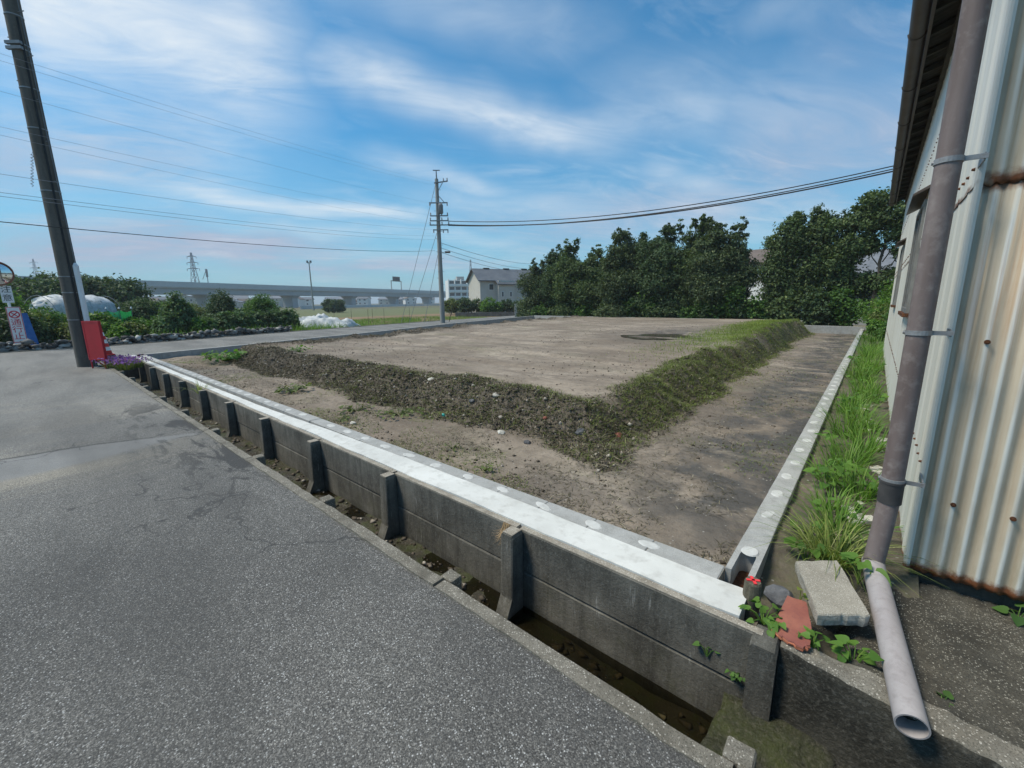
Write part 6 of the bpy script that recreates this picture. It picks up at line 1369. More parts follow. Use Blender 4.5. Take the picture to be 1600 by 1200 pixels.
# ---- weeds on the plot
def build_plot_weeds():
    rng = np.random.default_rng(41)
    for i, (x, y, n, s, h, L, lb) in enumerate([(-14.3, 3.75, 150, 0.62, 0.28, 0.13, 'large bright green weed patch at the left end of the bank'), (-8.3, 3.2, 50, 0.30, 0.14, 0.10, 'silvery green weed on the low ground below the bank, left'), (-5.9, 3.15, 40, 0.26, 0.08, 0.07, 'flat green weed rosette on the low ground, middle left'), (-5.2, 3.45, 44, 0.34, 0.08, 0.06, 'spreading green weed at the foot of the bank, middle'), (-5.6, 2.75, 24, 0.22, 0.06, 0.05, 'small green weed near the block wall, middle'), (-2.75, 2.75, 16, 0.09, 0.07, 0.04, 'tiny green weed on the low ground towards the corner'), (-12.0, 4.9, 40, 0.35, 0.16, 0.09, 'bright weed on the crest of the bank, left'), (-3.5, 3.0, 14, 0.10, 0.06, 0.035, 'tiny seedling patch in front of the bank')]):
        z = float(lot_h(np.array([x]), np.array([y]))[0]); leafy_weed('ground_weed', lb, x, y, z, n, h, s, L, 'leaf_bright' if i in (0, 6) else 'leaf_olive', 400+i, None, 'weed', 0.8)
    # rocks and bits in the bank
    for i, (px, py, r, mt, lb) in enumerate([(674, 595, 0.075, 'litter', 'round pale stone on the bank face, left of middle'), (775, 619, 0.07, 'slab_broken', 'pale angular stone on the bank face'), (852, 654, 0.04, 'red_tile', 'orange brown stone at the corner of the bank'), (783, 678, 0.06, 'litter', 'white stone lying at the bank foot'), (908, 678, 0.08, 'dark_rock', 'dark stone half buried at the bank corner'), (966, 682, 0.06, 'red_tile', 'rusty brown stone at the bank corner, right'), (552, 663, 0.05, 'litter', 'small pale stone near the block wall, left'), (824, 693, 0.05, 'dark_rock', 'dark clod shaped stone in front of the bank corner'), (738, 628, 0.06, 'dark_rock', 'grey stone low on the bank face, middle')]):
        v = FW + (px-800)/F_PX*RT - (py-600)/F_PX*UP; s = 1.0
        for k in range(400):
            p = Vector((0, 0, CAM_H)) + v*s
            if p.z < float(lot_h(np.array([p.x]), np.array([p.y]))[0]): break
            s += 0.03
        rock('rock', lb, (p.x, p.y, p.z+r*0.25), (r, r*0.85, r*0.65), mt, 420+i, None, 'stone')
    z = float(lot_h(np.array([-4.6]), np.array([3.8]))[0]); m = MB(); m.bbox((-4.625, 3.78, z+0.01), (-4.585, 3.82, z+0.06), 0.010, jit=0.006, rng=random.Random(1)); prop(m.build('plastic_scrap', M('turquoise_plastic'), None, False, (-4.6, 3.8, z)), 'tiny turquoise plastic scrap on the bank face', 'litter')
    # one mass: turned roots, stalks and dry litter on the bank
    def scatter(n, seed, box, cond, power=1.0):
        rg = np.random.default_rng(seed); X = []; Y = []
        tot = 0
        while tot < n:
            # denser close to the road, as on the photograph's bank
            x = rg.uniform(box[0], box[1], n); y = box[2] + (box[3]-box[2])*rg.random(n)**power
            k = cond(x, y, rg); X.append(x[k]); Y.append(y[k]); tot += int(k.sum())
        return np.concatenate(X)[:n], np.concatenate(Y)[:n]
    def bank(x, y, rg):
        h, d, on, lo = lot_h(x, y, True); return (rg.random(len(x)) < on**1.3) & (x > lot_left(y)+0.3)
    def blade_mass(name, label, n, seed, box, cond, h, w, mat, power, droop=0.9, lean=1.0, cat='ground litter'):
        x, y = scatter(n, seed, box, cond, power); z = lot_h(x, y)-0.004; rg = np.random.default_rng(seed+1)
        V, F = blades(n, x, y, z, 0.0001, h, w, rg, droop, lean, 2)
        prop(link_mesh(name, mesh_np(name, V, F, M(mat))), label, cat, None, 'stuff')
    blade_mass('bank_litter', 'tangle of dead stalks and roots covering the soil bank', 46000, 51, (-15.8, -1.6, 3.1, 26), bank, 0.075, 0.012, 'slope_litter', 2.6)
    blade_mass('bank_grass', 'short olive grass and weeds growing through the bank', 30000, 53, (-9, -1.6, 3.4, 26), lambda x, y, rg: bank(x, y, rg) & (rg.random(len(x)) < 0.15+0.85*sstep(-4.5, -2.6, x)*sstep(3.6, 6.5, y)), 0.085, 0.011, 'slope_green', 1.6)
    blade_mass('ridge_grass', 'lime green grass along the crest of the right hand bank', 22000, 55, (-5.6, -1.7, 5.0, 25.5), lambda x, y, rg: (lambda q: (q[1] > 0.55) & (rg.random(len(x)) < sstep(7, 20, y)**1.3*sstep(-5.2, -3.6, x)) )(lot_h(x, y, True)), 0.085, 0.012, 'grass_lime', 1.0, 0.5, 0.6)
    blade_mass('seedlings', 'sparse seedlings and rootlets on the low damp ground', 9000, 57, (-16, -0.5, 2.4, 24), lambda x, y, rg: (lot_h(x, y, True)[3] > 0.5) & (fbm(x, y, 0.8, 3, 7) > 0.12), 0.045, 0.008, 'slope_green', 2.0)
    blade_mass('rootlets', 'dark rootlets and litter strewn over the low ground', 16000, 59, (-16, -0.5, 2.4, 24), lambda x, y, rg: (lot_h(x, y, True)[3] > 0.4) & (fbm(x, y, 1.1, 4, 9) > 0.02), 0.035, 0.008, 'slope_litter', 2.0, 0.9, 1.6)
    # clods of earth and pebbles, one mass
    def clods(name, label, n, seed, box, cond, s0, s1, mat, power):
        x, y = scatter(n, seed, box, cond, power); rg = np.random.default_rng(seed+1); z = lot_h(x, y)
        o = np.array([[1, 0, 0], [-1, 0, 0], [0, 1, 0], [0, -1, 0], [0, 0, 1], [0, 0, -1.]]); o = o[None]*(1+0.35*rg.normal(size=(n, 6, 1)))
        o = o + 0.2*rg.normal(size=(n, 6, 3)); s = s0*(s1/s0)**(rg.random(n)**2.2); o = o*s[:, None, None]*np.array([1, 1, 0.7])
        a = rg.uniform(0, 6.28, n); c, sn = np.cos(a)[:, None], np.sin(a)[:, None]; o = np.stack([o[..., 0]*c-o[..., 1]*sn, o[..., 0]*sn+o[..., 1]*c, o[..., 2]], -1)
        V = (o + np.stack([x, y, z+s*0.25], -1)[:, None, :]).reshape(-1, 3)
        f = np.array([[0, 2, 4], [2, 1, 4], [1, 3, 4], [3, 0, 4], [2, 0, 5], [1, 2, 5], [3, 1, 5], [0, 3, 5]])
        F = (np.arange(n)[:, None, None]*6+f[None]).reshape(-1, 3)
        prop(link_mesh(name, mesh_np(name, V, F, M(mat))), label, 'earth', None, 'stuff')
    clods('bank_clods', 'clods of turned dark earth on the bank', 16000, 61, (-15.8, -1.6, 3.1, 24), bank, 0.008, 0.036, 'clod_earth', 2.4)
    clods('loose_clods', 'crumbs of earth and pebbles scattered over the bare plot', 11000, 63, (-16.4, -0.5, 2.38, 22), lambda x, y, rg: (fbm(x, y, 0.9, 3, 19) > -0.05), 0.004, 0.022, 'clod_earth', 2.2)
build_plot_weeds()
# ---------------------------------------------------------------- garden and fields beyond the side road
def strip_far(y): return float(edge_x_far(y))
def build_garden():
    rng = np.random.default_rng(71)
    # rubble along the far edge of the side road: uncountable pieces, one mass
    n = 2600; y = rng.uniform(-2.5, 9.5, n); off = np.abs(rng.normal(size=n))*0.55; x = np.array([strip_far(v) for v in y]) - 0.22 - off
    bm = bmesh.new(); bmesh.ops.create_icosphere(bm, subdivisions=1, radius=1.0); base = np.array([v.co for v in bm.verts]); fc = np.array([[v.index for v in f.verts] for f in bm.faces]); bm.free()
    s = rng.uniform(0.04, 0.15, n); z = -0.10 + 0.40*np.exp(-(off/0.5)**2)*rng.random(n)
    o = base[None]*(1+0.22*rng.normal(size=(n, len(base), 1)))*s[:, None, None]*np.stack([rng.uniform(.7, 1.3, n), rng.uniform(.7, 1.3, n), rng.uniform(.45, .8, n)], -1)[:, None, :]
    V = (o+np.stack([x, y, z], -1)[:, None, :]).reshape(-1, 3); F = (np.arange(n)[:, None, None]*len(base)+fc[None]).reshape(-1, 3)
    leaf_mat('rubble_stone', (0.05, 0.048, 0.045), (0.24, 0.23, 0.215), (0.55, 0.54, 0.50), 0.9, 0.0, 0.2)
    prop(link_mesh('rubble', mesh_np('rubble', V, F, M('rubble_stone'))), 'bank of broken pale stones along the far edge of the side road', 'rubble', None, 'stuff')
    p = at(88, 541, 23.2); m = MB(); m.bbox((p.x-0.25, p.y-1.0, 0.0), (p.x+0.1, p.y+0.35, 0.12), 0.02, jit=0.01, rng=random.Random(2)); prop(m.build('concrete_plank', M('slab_concrete'), None, False, (p.x, p.y, 0)), 'pale concrete plank lying on the rubble near the mirror post', 'plank')
    # shrubs and crops in the garden
    S = [(30, 540, 24.5, 2.4, 1.3, 'leaf_dark', 'dark shrub behind the mirror post at the left edge'), (0, 530, 27, 3.0, 2.4, 'leaf_bright', 'bright shrub cut by the left edge of the view'), (60, 535, 25.5, 2.2, 1.25, 'leaf_olive', 'olive shrub behind the no passage board'), (95, 535, 26, 2.2, 1.3, 'leaf_vine', 'dense green shrub left of the near pole'), (75, 520, 30, 3.4, 1.7, 'leaf_vine', 'mid green shrub in front of the white tunnel'), (118, 535, 25, 1.5, 1.0, 'leaf_olive', 'flowering shrub just behind the near pole'),
         (190, 531, 25, 1.2, 0.75, 'leaf_bright', 'low bright shrub right of the traffic cone'), (212, 531, 25, 1.1, 0.85, 'leaf_olive', 'reddish olive shrub beside the bare soil heap'), (165, 515, 29, 2.5, 1.2, 'leaf_bright', 'bright crop bed below the green netting'), (200, 510, 31, 3.0, 1.2, 'leaf_bright', 'tall bright crop bed right of the green netting'),
         (225, 500, 36, 3.0, 2.2, 'leaf_dark', 'dark rounded bush below the viaduct pier'), (258, 505, 36, 2.8, 2.0, 'leaf_bright', 'yellow green bush left of the tall dark crop'), (235, 520, 29, 2.4, 0.9, 'leaf_vine', 'low green bed in front of the bushes'), (282, 518, 28.5, 1.3, 2.1, 'leaf_bluish', 'tall bluish leafed crop plant, highest in the garden'), (265, 520, 28, 1.8, 1.2, 'leaf_bluish', 'bluish crop clump left of the tallest crop plant'), (310, 520, 28, 1.2, 0.9, 'leaf_bright', 'bright low plant below the crop row'),
         (318, 516, 29.5, 2.2, 1.2, 'leaf_bluish', None), (338, 516, 30, 2.2, 1.25, 'leaf_dark', None), (358, 515, 30, 2.2, 1.3, 'leaf_bluish', None), (378, 514, 30.5, 2.2, 1.2, 'leaf_bluish', None), (398, 513, 31, 2.3, 1.45, 'leaf_bluish', None), (418, 513, 31, 2.2, 1.25, 'leaf_dark', None), (436, 512, 31.5, 2.0, 1.1, 'leaf_bluish', None), (452, 510, 32, 1.8, 1.0, 'leaf_bluish', None), (350, 495, 38, 2.0, 2.7, 'leaf_dark', 'dark young tree rising behind the crop row'), (405, 495, 38, 3.4, 2.6, 'leaf_vine', 'green bush standing behind the right part of the crop row'), (150, 500, 44, 4.0, 1.8, 'leaf_olive', 'olive bush behind the green netting'), (300, 495, 42, 4, 1.8, 'leaf_olive', 'brownish olive scrub behind the crop row'), (195, 495, 46, 4, 2.0, 'leaf_dark', 'dark scrub under the viaduct at left')]
    for i, (px, py, D, w, h, mt, lb) in enumerate(S):
        p = at(px, py, D); g = None if lb else 'bushy crop plants in the garden row'
        shrub('garden_shrub' if lb else 'crop_plant', lb or ORD[i-16]+' bushy crop plant from the left in the garden row before the white net', p.x, p.y, -0.3, w, w*0.8, h+0.3, mt, 600+i, g, 18, 13, 0.14 if mt != 'leaf_bluish' else 0.17, 0.08 if mt != 'leaf_bluish' else 0.11, 20)
    m = MB(); p = at(240, 524, 26.5); n = 18; V = [(p.x, p.y, 0.02)]; F = []
    for r, z in ((0.5, -0.1), (1.0, -0.34)):
        for i in range(n): a = 2*math.pi*i/n; k = 1+0.2*math.sin(3*a+r); V.append((p.x+0.7*r*k*math.cos(a), p.y+1.3*r*k*math.sin(a), z))
    F += [(0, 1+i, 1+(i+1) % n) for i in range(n)] + [(1+i, 1+n+i, 1+n+(i+1) % n, 1+(i+1) % n) for i in range(n)]; m.add(V, F); prop(m.build('soil_heap', M('brown_field'), None, True, (p.x, p.y, -0.3)), 'low heap of orange brown soil beside the crop row', 'soil heap')
    # purple flowers by the ditch end
    for i, (x, y) in enumerate(((-13.75, 1.28), (-13.2, 1.42), (-13.5, 1.62), (-14.1, 1.45))):
        t = thing('flower_clump', ['clump of purple flowers at the foot of the red board', 'clump of purple flowers leaning over the end of the ditch', 'clump of purple flowers behind the ditch end', 'clump of purple flowers between red board and cone'][i], 'flower', (x, y, 0))
        rg = np.random.default_rng(700+i); V, Fq = blades(160, x, y, -0.02, 0.14, 0.30, 0.012, rg, 0.6, 0.7); link_mesh('stems', mesh_np('stems', V-np.array([x, y, 0]), Fq, M('leaf_olive')), t)
        C = np.stack([x+rg.normal(size=170)*0.14, y+rg.normal(size=170)*0.14, 0.12+0.14*rg.random(170)], -1); V, Fq = leaf_quads(C, 0.045, 0.035, rg); prop(link_mesh('petals', mesh_np('petals', V-np.array([x, y, 0]), Fq, M('purple_petal')), t), kind='stuff')
    # plastic grow tunnel
    a = at(58, 480, 34.5); b = at(168, 480, 37.0); a.z = b.z = -0.3; t = thing('grow_tunnel', 'crumpled white plastic grow tunnel behind the near pole', 'grow tunnel', a)
    d = (b-a); L = d.length; d.normalize(); s_ = Vector((-d.y, d.x, 0)); n, k = 44, 22; V = []; F = []; rg = np.random.default_rng(9)
    ph = rg.uniform(0, 6, 8)
    for i in range(n+1):
        u = i/n; sag = 0.10*abs(math.sin(u*math.pi*4))*1.0
        endr = min(1, 0.55+4*u, 0.55+4*(1-u))
        for j in range(k+1):
            a_ = math.pi*j/k; r = 1.18*endr*(1+0.03*math.sin(7*a_+ph[i % 8])+0.02*rg.normal()); hh = (2.45-sag)*endr**0.5
            q = a + d*(L*u+0.05*rg.normal()) + s_*(math.cos(a_)*r); V.append((q.x, q.y, -0.3+0.45+max(0, math.sin(a_))**0.65*(hh-0.45) + (0.12*math.sin(u*13+ph[j % 8]) if j in (0, k) else 0)))
    for i in range(n):
        for j in range(k): F.append((i*(k+1)+j, i*(k+1)+j+1, (i+1)*(k+1)+j+1, (i+1)*(k+1)+j))
    for i in (0, n): F.append(tuple(i*(k+1)+j for j in range(k+1)))
    m = MB(); m.add(V, F); m.build('plastic_cover', M('net_sheet'), t, True)
    for i in range(5):
        u = 0.02+0.24*i; h = MB(); c = a+d*L*u; h.tube([tuple(c+s_*(math.cos(math.pi*j/12)*1.16)+Vector((0, 0, max(0, math.sin(math.pi*j/12))**0.65*2.38))) for j in range(13)], 0.016, 5); h.build('hoop', M('galvanised'), t)
    # green netting on stakes
    t = thing('garden_netting', 'green garden netting hung between stakes right of the near pole', 'netting', at(190, 505, 30.5))
    pts = [at(170, 505, 31), at(190, 505, 30.3), at(209, 505, 31)]
    for i in range(3):
        p = pts[i]; m = MB(); m.tube([(p.x, p.y, -0.3), (p.x, p.y, 1.35)], 0.014, 6); m.build('stake', M('steel_grey'), t)
        c = MB(); c.tube([(p.x, p.y, 1.32), (p.x, p.y+0.02, 1.42)], [0.05, 0.02], 8); c.build('cap', M('white_plastic'), t)
    for i in range(2):
        p, q = pts[i], pts[i+1]; m = MB(); V = []; F = []; n, k = 12, 8
        for a_ in range(n+1):
            for b_ in range(k+1):
                w = p.lerp(q, a_/n); V.append((w.x+0.04*math.sin(a_*1.3+b_), w.y+0.03*math.sin(b_*1.7), -0.2+1.45*b_/k-0.12*math.sin(math.pi*a_/n)*(b_/k)))
        for a_ in range(n):
            for b_ in range(k): F.append((a_*(k+1)+b_, a_*(k+1)+b_+1, (a_+1)*(k+1)+b_+1, (a_+1)*(k+1)+b_))
        m.add(V, F); m.build('net', M('green_net'), t, True)
    # white net heaped over a crop
    p = at(498, 500, 35); t = thing('crop_net', 'heap of white crop netting spread over plants in the field', 'netting', (p.x, p.y, -0.3)); rg = np.random.default_rng(3)
    n = 70; V = []; F = []
    for i in range(n+1):
        for j in range(31):
            u, v = i/n*2-1, j/15-1.0; w = p + RH*(u*2.6) + FH*(v*1.6); e = max(0, 1-u*u)**0.5*max(0, 1-v*v)**0.5
            h = e*(0.55+0.9*max(0, float(fbm(np.array([u*2.3]), np.array([v*2.0]), 1.0, 3, 4)[0])+0.25)) + 0.10*float(fbm(np.array([u*14.]), np.array([v*9.]), 1.0, 3, 6)[0])*(0.3+e)
            V.append((w.x, w.y, -0.3+max(0.02, h)))
    for i in range(n):
        for j in range(30): F.append((i*31+j, i*31+j+1, (i+1)*31+j+1, (i+1)*31+j))
    m = MB(); m.add(V, F); m.build('net', M('net_sheet'), t, True)
    # fields
    def field(name, mat, z, pts):
        sheet(name, [(at(px, py, D).x, at(px, py, D).y) for px, py, D in pts], z, M(mat))
    field('green_field', 'green_field', -0.325, [(440, 500, 45), (690, 490, 60), (700, 480, 150), (430, 480, 140)])
    field('brown_field', 'brown_field', -0.322, [(560, 500, 36), (690, 500, 34), (860, 500, 42), (860, 480, 80), (690, 480, 70), (520, 485, 58)])
    field('far_green_field', 'green_field', -0.33, [(200, 480, 60), (420, 480, 60), (430, 480, 150), (120, 480, 130)])
    # grass along the verge near the far pole
    def verge(name, label, n, seed, x0, x1, y0, y1, h, mat):
        rg = np.random.default_rng(seed); x = rg.uniform(x0, x1, n); y = rg.uniform(y0, y1, n); k = x < lot_left(y)-0.35; x, y = x[k], y[k]; q = fbm(x, y, 0.5, 3, seed) > -0.15; x, y = x[q], y[q]
        k = x < np.array([strip_far(v) for v in y])-0.25; x, y = x[k], y[k]
        V, F = blades(len(x), x, y, np.full(len(x), -0.34), 0.0001, h, 0.03, rg, 0.6, 0.6, 2); prop(link_mesh(name, mesh_np(name, V, F, M(mat))), label, 'grass', None, 'stuff')
    verge('verge_grass', 'rough grass and weeds covering the ground round the far pole', 30000, 81, -42, -20, 9, 34, 0.30, 'grass_green')
    verge('dry_verge_grass', 'dry stalks among the rough grass round the far pole', 9000, 83, -42, -20, 9, 34, 0.38, 'slope_green')
    rg = np.random.default_rng(91); n = 16000; x = rg.uniform(-36, -22.8, n); y = rg.uniform(-4, 14, n); k = (fbm(x, y, 0.5, 3, 92) > -0.05) & (x < np.array([strip_far(v) for v in y])-1.3); x, y = x[k], y[k]
    V, F = blades(len(x), x, y, np.full(len(x), -0.34), 0.0001, 0.75, 0.035, rg, 0.7, 0.6, 3); prop(link_mesh('garden_grass', mesh_np('garden_grass', V, F, M('grass_green'))), 'tall loose grass and weeds between the garden shrubs', 'grass', None, 'stuff')
    # bean poles and stalks right of the net
    for i, (px, D) in enumerate(((549, 36), (582, 38), (600, 38), (640, 40), (575, 34), (522, 37))):
        p = at(px, 495, D); m = MB(); m.tube([(p.x, p.y, -0.3), (p.x+0.03, p.y, 1.0)], 0.012, 5); prop(m.build('garden_stake', M('bark'), None, False, (p.x, p.y, -0.3)), 'thin wooden stake in the field, '+['second from the left', 'fourth from the left', 'fifth from the left', 'rightmost', 'third from the left', 'leftmost'][i]+', left of the far pole', 'stake', 'stakes in the field')
    p = at(700, 495, 33); m = MB(); m.tube([(p.x, p.y, -0.3), (p.x+0.25, p.y+0.2, 0.95)], [0.03, 0.02], 6); prop(m.build('garden_stake', M('bark'), None, False, (p.x, p.y, -0.3)), 'dark leaning stick just right of the far pole foot', 'stake')
build_garden()

# ---------------------------------------------------------------- buildings and skyline
def frame(px, py, D, ang=0.0):
    p = at(px, py, D); a = math.atan2(p.x, p.y); f = Vector((math.sin(a+ang), math.cos(a+ang), 0)); r = Vector((f.y, -f.x, 0)); return Vector((p.x, p.y, 0)), r, f
def obox(mb, o, r, f, lo, hi, m=0):
    P = [o + r*x + f*y + Vector((0, 0, z)) for z in (lo[2], hi[2]) for x, y in ((lo[0], lo[1]), (hi[0], lo[1]), (hi[0], hi[1]), (lo[0], hi[1]))]
    mb.add(P, [(0, 3, 2, 1), (4, 5, 6, 7), (0, 1, 5, 4), (1, 2, 6, 5), (2, 3, 7, 6), (3, 0, 4, 7)], m)
def gable_house(name, label, o, r, f, w, d, h, rise, wall, roof, seed, group=None, wins=3, ridge_along=True, z0=-0.34, over=0.5, storeys=2):
    rng = random.Random(seed); t = thing(name, label, 'house', (o.x, o.y, z0), group)
    m = MB(); obox(m, o, r, f, (-w/2, 0, z0), (w/2, d, h)); P = lambda x, y, z: o+r*x+f*y+Vector((0, 0, z))
    if ridge_along: m.add([P(-w/2, 0, h), P(-w/2, d, h), P(-w/2, d/2, h+rise), P(w/2, 0, h), P(w/2, d, h), P(w/2, d/2, h+rise)], [(0, 1, 2), (5, 4, 3)])
    else: m.add([P(-w/2, 0, h), P(w/2, 0, h), P(0, 0, h+rise), P(-w/2, d, h), P(w/2, d, h), P(0, d, h+rise)], [(0, 1, 2), (5, 4, 3)])
    m.build('wall', M(wall), t)
    q = MB(); k = over; th = 0.16; s = rise/(d/2 if ridge_along else w/2)
    if ridge_along:
        for y0 in (-k, d+k): 
            zz = h-k*s; q.add([P(-w/2-k, y0, zz+0.03), P(w/2+k, y0, zz+0.03), P(w/2+k, d/2, h+rise+0.03), P(-w/2-k, d/2, h+rise+0.03), P(-w/2-k, y0, zz+th), P(w/2+k, y0, zz+th), P(w/2+k, d/2, h+rise+th), P(-w/2-k, d/2, h+rise+th)], [(0, 1, 2, 3), (4, 5, 6, 7), (0, 1, 5, 4), (0, 3, 7, 4), (1, 2, 6, 5)])
    else:
        for x0 in (-w/2-k, w/2+k):
            zz = h-k*s; q.add([P(x0, -k, zz+0.03), P(x0, d+k, zz+0.03), P(0, d+k, h+rise+0.03), P(0, -k, h+rise+0.03), P(x0, -k, zz+th), P(x0, d+k, zz+th), P(0, d+k, h+rise+th), P(0, -k, h+rise+th)], [(0, 1, 2, 3), (4, 5, 6, 7), (0, 1, 5, 4), (0, 3, 7, 4), (1, 2, 6, 5)])
    q.build('roof', M(roof), t)
    for st in range(storeys):
        for i in range(wins):
            x = -w/2 + w*(i+0.5)/wins + rng.uniform(-.2, .2); z = z0+1.2+st*(h-z0)/storeys; ww = rng.choice((0.45, 0.8)); b = MB(); obox(b, o, r, f, (x-ww, -0.06, z), (x+ww, 0.02, z+1.1)); wf = b.build('window', M('white_wall' if wall != 'white_wall' else 'grey_wall'), t)
            g = MB(); obox(g, o, r, f, (x-ww+0.08, -0.075, z+0.08), (x+ww-0.08, -0.062, z+1.02)); g.build('pane', M('dark_glass'), wf)
    return t
def build_cream_house():
    o, r, f = frame(790, 470, 70, -0.42); t = thing('cream_house', 'two storey cream house with grey roof left of the hedge trees', 'house', (o.x, o.y, -0.34))
    P = lambda x, y, z: o+r*x+f*y+Vector((0, 0, z)); h, rise = 4.95, 1.75; w0, w1, d = -4.4, 6.6, 5.6
    m = MB(); obox(m, o, r, f, (w0, 0, -0.34), (w1, d, h)); obox(m, o, r, f, (-1.6, -0.9, -0.34), (1.2, 0.0, h-0.15)); m.add([P(w0, 0, h), P(w0, d, h), P(w0, d/2, h+rise), P(w1, 0, h), P(w1, d, h), P(w1, d/2, h+rise)], [(0, 1, 2), (5, 4, 3)]); m.build('wall', M('cream_wall'), t)
    q = MB(); k, th, s = 0.45, 0.16, rise/(d/2)
    for y0 in (-k, d+k): zz = h-k*s; q.add([P(w0-k, y0, zz+.02), P(w1+k, y0, zz+.02), P(w1+k, d/2, h+rise+.02), P(w0-k, d/2, h+rise+.02), P(w0-k, y0, zz+th), P(w1+k, y0, zz+th), P(w1+k, d/2, h+rise+th), P(w0-k, d/2, h+rise+th)], [(0, 1, 2, 3), (4, 5, 6, 7), (0, 1, 5, 4), (0, 3, 7, 4), (1, 2, 6, 5)])
    zz = h-1.35*s; q.add([P(-1.95, -1.35, zz+.02), P(1.55, -1.35, zz+.02), P(1.55, 0.1, h+.1*s+.021), P(-1.95, 0.1, h+.1*s+.021), P(-1.95, -1.35, zz+th), P(1.55, -1.35, zz+th), P(1.55, 0.1, h+.1*s+th+.004), P(-1.95, 0.1, h+.1*s+th+.004)], [(0, 1, 2, 3), (4, 5, 6, 7), (0, 1, 5, 4), (0, 3, 7, 4), (1, 2, 6, 5)])
    ro = q.build('roof', M('slate_roof'), t)
    for x in (-2.2, 1.4, 4.8): v = MB(); obox(v, o, r, f, (x-0.5, d/2-0.2, h+rise+0.12), (x+0.5, d/2+0.2, h+rise+0.28)); v.build('ridge_vent', M('soffit_dark'), ro)
    for x, y, z, ww, hh in ((-2.5, 0, 3.3, 0.42, 1.0), (-0.9, -0.9, 2.2, 0.2, 0.9), (0.55, -0.9, 2.2, 0.2, 0.9), (2.4, 0, 3.3, 0.24, 0.9), (4.4, 0, 3.3, 0.24, 0.9), (3.6, 0, 0.9, 0.5, 1.0)):
        b = MB(); obox(b, o, r, f, (x-ww, y-0.05, z), (x+ww, y+0.02, z+hh)); wf = b.build('window', M('white_wall'), t); g = MB(); obox(g, o, r, f, (x-ww+0.07, y-0.065, z+0.07), (x+ww-0.07, y-0.052, z+hh-0.07)); g.build('pane', M('dark_glass'), wf)
    for y, z in ((1.4, 3.2), (3.9, 3.2), (2.6, 0.9)):
        b = MB(); obox(b, o, r, f, (w1-0.02, y-0.4, z), (w1+0.05, y+0.4, z+1.0)); wf = b.build('window', M('white_wall'), t); g = MB(); obox(g, o, r, f, (w1+0.052, y-0.33, z+0.07), (w1+0.065, y+0.33, z+0.93)); g.build('pane', M('dark_glass'), wf)
    b = MB(); obox(b, o, r, f, (w1, 0.8, -0.34), (w1+2.0, 4.6, 2.5)); e = b.build('annexe', M('cream_wall'), t); b = MB(); obox(b, o, r, f, (w1-0.02, 0.6, 2.504), (w1+2.2, 4.8, 2.62)); b.build('annexe_roof', M('slate_roof'), e)
    # garden in front of it
    for i, (px, D, w, h_, mt) in enumerate(((705, 62, 4.5, 2.6, 'leaf_olive'), (728, 60, 4.0, 2.7, 'leaf_dark'), (748, 60, 4.0, 2.4, 'leaf_hedge'), (765, 58, 3.6, 2.5, 'leaf_bright'), (778, 58, 3.2, 2.0, 'leaf_vine'), (795, 60, 2.6, 2.4, 'leaf_dark'), (812, 58, 3.4, 2.4, 'leaf_dark'), (825, 58, 2.8, 2.2, 'leaf_dark'))):
        p = at(px, 475, D); shrub('garden_shrub', ['olive shrub right of the far pole', 'dark shrub second right of the far pole', 'dark green shrub below the apartment block', 'bright green shrub below the left end of the cream house', 'small bright shrub below the cream house porch', 'dark rounded shrub below the cream house windows', 'dark clipped shrub before the right end of the cream house', 'dark shrub between cream house and hedge trees'][i], p.x, p.y, -0.34, w, 2.4, h_, mt, 800+i, None, 9, 12, 0.26, 0.14, 9)
    # old block wall and pale gate pillar
    o2, r2, f2 = frame(822, 482, 41, -0.1); t2 = thing('old_block_wall', 'stained old block wall standing left of the hedge', 'wall', (o2.x, o2.y, -0.34)); rg = random.Random(3)
    for rr in range(7):
        for c in range(5 if rr < 6 else 5):
            x0 = -0.85+0.44*c - (0.22 if rr % 2 else 0); b = MB(); j = rg.uniform(-.01, .01); obox(b, o2, r2, f2, (x0+0.006, j, -0.34+0.21*rr), (x0+0.432, 0.15, -0.34+0.21*rr+0.2)); b.build('block', M('old_block_wall'), t2)
    b = MB(); obox(b, o2, r2, f2, (-1.1, -0.05, -0.34), (-0.86, 0.2, 1.25)); prop(b.build('gate_pillar', M('grey_wall'), None, False, (o2.x, o2.y, -0.34)), 'pale weathered pillar at the left end of the old block wall', 'pillar')
    o3, r3, f3 = frame(770, 486, 52, 0.0); b = MB(); obox(b, o3, r3, f3, (-4.6, 0, -0.34), (3.0, 0.2, 0.22)); prop(b.build('garden_wall', M('old_block_wall'), None, False, (o3.x, o3.y, -0.34)), 'low brown garden wall along the field before the cream house', 'wall')
build_cream_house()

def build_neighbour_houses():
    o, r, f = frame(1175, 420, 44, 0.35); gable_house('neighbour_house', 'white gabled house glimpsed through the gap in the hedge', o, r, f, 7.5, 7, 4.6, 1.3, 'white_wall', 'brown_roof', 3, None, 2)
    o, r, f = frame(1420, 430, 36, -0.15); gable_house('neighbour_house', 'low house with silver grey tiled roof glimpsed beside the shed end', o, r, f, 7, 6, 2.6, 1.9, 'grey_wall', 'tile_roof', 4, None, 2, storeys=1)
build_neighbour_houses()

